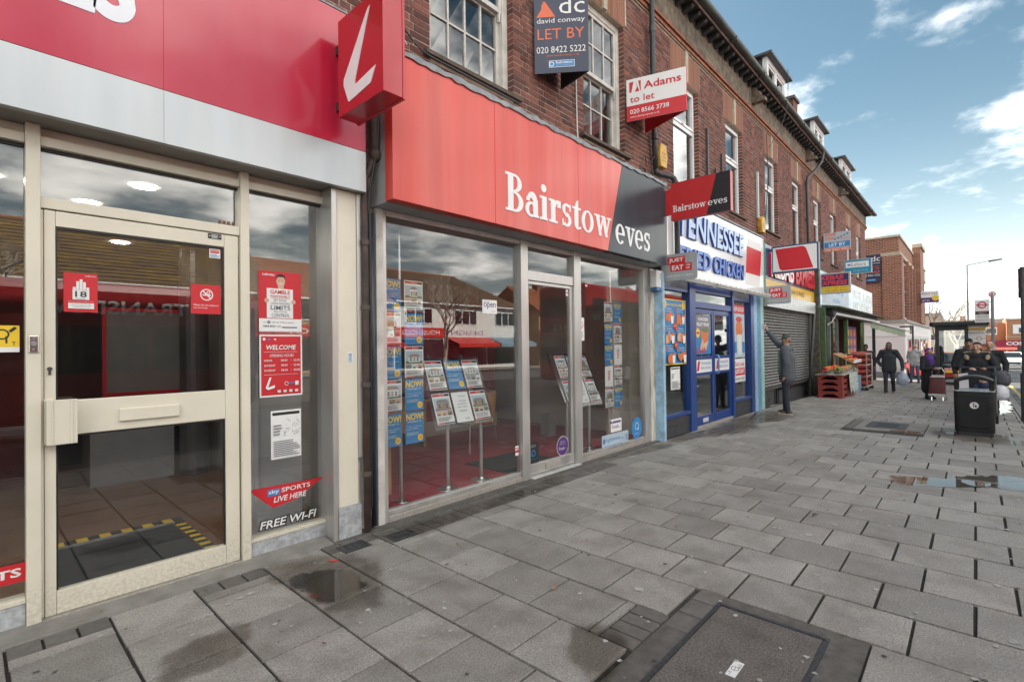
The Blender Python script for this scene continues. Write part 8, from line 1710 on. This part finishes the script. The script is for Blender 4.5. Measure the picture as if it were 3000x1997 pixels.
loft([(rbox(13.35, 13.75, -.22, .18, .05), z0 + .40), (rbox(13.30, 13.78, -.24, .20, .05), z0 + .55)]).build('seat', BLK, t)
m_ = MB(); m_.hexa([(13.70, -.22, z0 + .5), (13.78, -.22, z0 + .5), (13.78, .18, z0 + .5), (13.70, .18, z0 + .5)], [(13.80, -.20, z0 + .98), (13.88, -.20, z0 + .98), (13.88, .16, z0 + .98), (13.80, .16, z0 + .98)]); m_.build('seat_back', BLK, t)
m_ = MB(); m_.hexa([(13.36, .10, z0 + .56), (13.40, .10, z0 + .56), (13.40, .26, z0 + .56), (13.36, .26, z0 + .56)], [(13.40, .12, z0 + .94), (13.44, .12, z0 + .94), (13.44, .26, z0 + .92), (13.40, .26, z0 + .92)]); m_.build('side_panel', mat('pale_pushchair_fabric', (.55, .53, .57), .8), t)
t = thing('person', 'fair-haired baby in dark clothes lying in the pushchair', 'person', (13.62, -.10, z0 + .56), R_(90))
bp = [('skin', 'e', (0, .05, .24), (.062, .072, .072)), ('skin', (0, .10, .215), (0, .105, .213), .022, .02), ('extra', 'e', (0, .01, .275), (.062, .062, .05)), ('top', (0, .0, .02), (0, .03, .14), .10, .09), ('top', (-.09, .02, .13), (-.13, .12, .05), .04, .035), ('top', (.09, .02, .13), (.13, .12, .05), .04, .035), ('skin', (-.13, .13, .045), (-.125, .16, .04), .022, .02), ('skin', (.13, .13, .045), (.125, .16, .04), .022, .02), ('trouser', (-.06, .03, .03), (-.08, .22, .0), .05, .04), ('trouser', (.06, .03, .03), (.08, .22, .0), .05, .04), ('skin', (0, .118, .232), (0, .121, .23), .009, .009), ('eye', (-.024, .110, .252), (-.02, .110, .252), .007, .007), ('eye', (.02, .110, .252), (.024, .110, .252), .007, .007), ('lip', (-.012, .113, .208), (.012, .113, .208), .006, .006)]
grow_body('body', bp, TAGS, [cloth('baby_navy', (.02, .03, .07)), BLK, mat('baby_skin', (.62, .40, .32), .5), HAIRD, EYEM, LIPM, SHOEB, mat('fair_hair', (.42, .32, .20), .8)], t, .008)
for i, (y, c, lab) in enumerate(((-.36, mat('plaid_bag', (.07, .07, .085), .8, var=.6, scale=30), 'dark checked shopping bag hanging from the pushchair handle'), (-.33, mat('white_bag', (.56, .57, .62), .4, var=.2, scale=14, bump=.5, bscale=25), 'bulging white carrier bag hanging low on the pushchair'))):
    m_ = MB(); zt = z0 + (.98, .70)[i]; m_.lathe((13.9 - .05 * i, y, zt - .3), [(.11, 0), (.15, .08), (.14, .22), (.07, .30)], 12, 0, .8, 1.0); tag(m_.build('shopping_bag', c, smooth=True), lab, 'bag')
# two men waiting behind her, and a shopper at the greengrocer
for x, y, H, lab, skin, hair, ht in ((16.6, .12, 1.66, 'man in black woolly hat and black coat waiting behind the woman in the parka', SKIN2, BLK, .03), (16.5, -.24, 1.62, 'bald man in dark coat waiting behind the woman in the parka', SKIN, None, 0), (23.0, 3.05, 1.62, 'dark-haired shopper half hidden behind the red net sacks', SKIN3, HAIRD, .02)):
    t = thing('person', lab, 'person', (x, y, gz(x)), R_(95))
    pr, hd_, k = figure(H, ((-.28, .0, 1.06), (-.26, .08, .84), (0, .1, -1), True), ((.28, .0, 1.06), (.26, .08, .84), (0, .1, -1), True), (-.11, 0, 0), (.11, .04, 0), coat=[(.40, .70, .14, .13)], bulk=1.15, sleeve=1.35)
    if hair: pr += [('extra', hd_(0, -.02, .055), hd_(0, -.01, .075), .092 * k, .085 * k)]
    grow_body('body', pr, TAGS, [cloth('dark_coat', (.016, .017, .021)), BLK, skin, HAIRD, EYEM, LIPM, SHOEB, hair or BLK], t, .014)
bpy.context.view_layer.update()
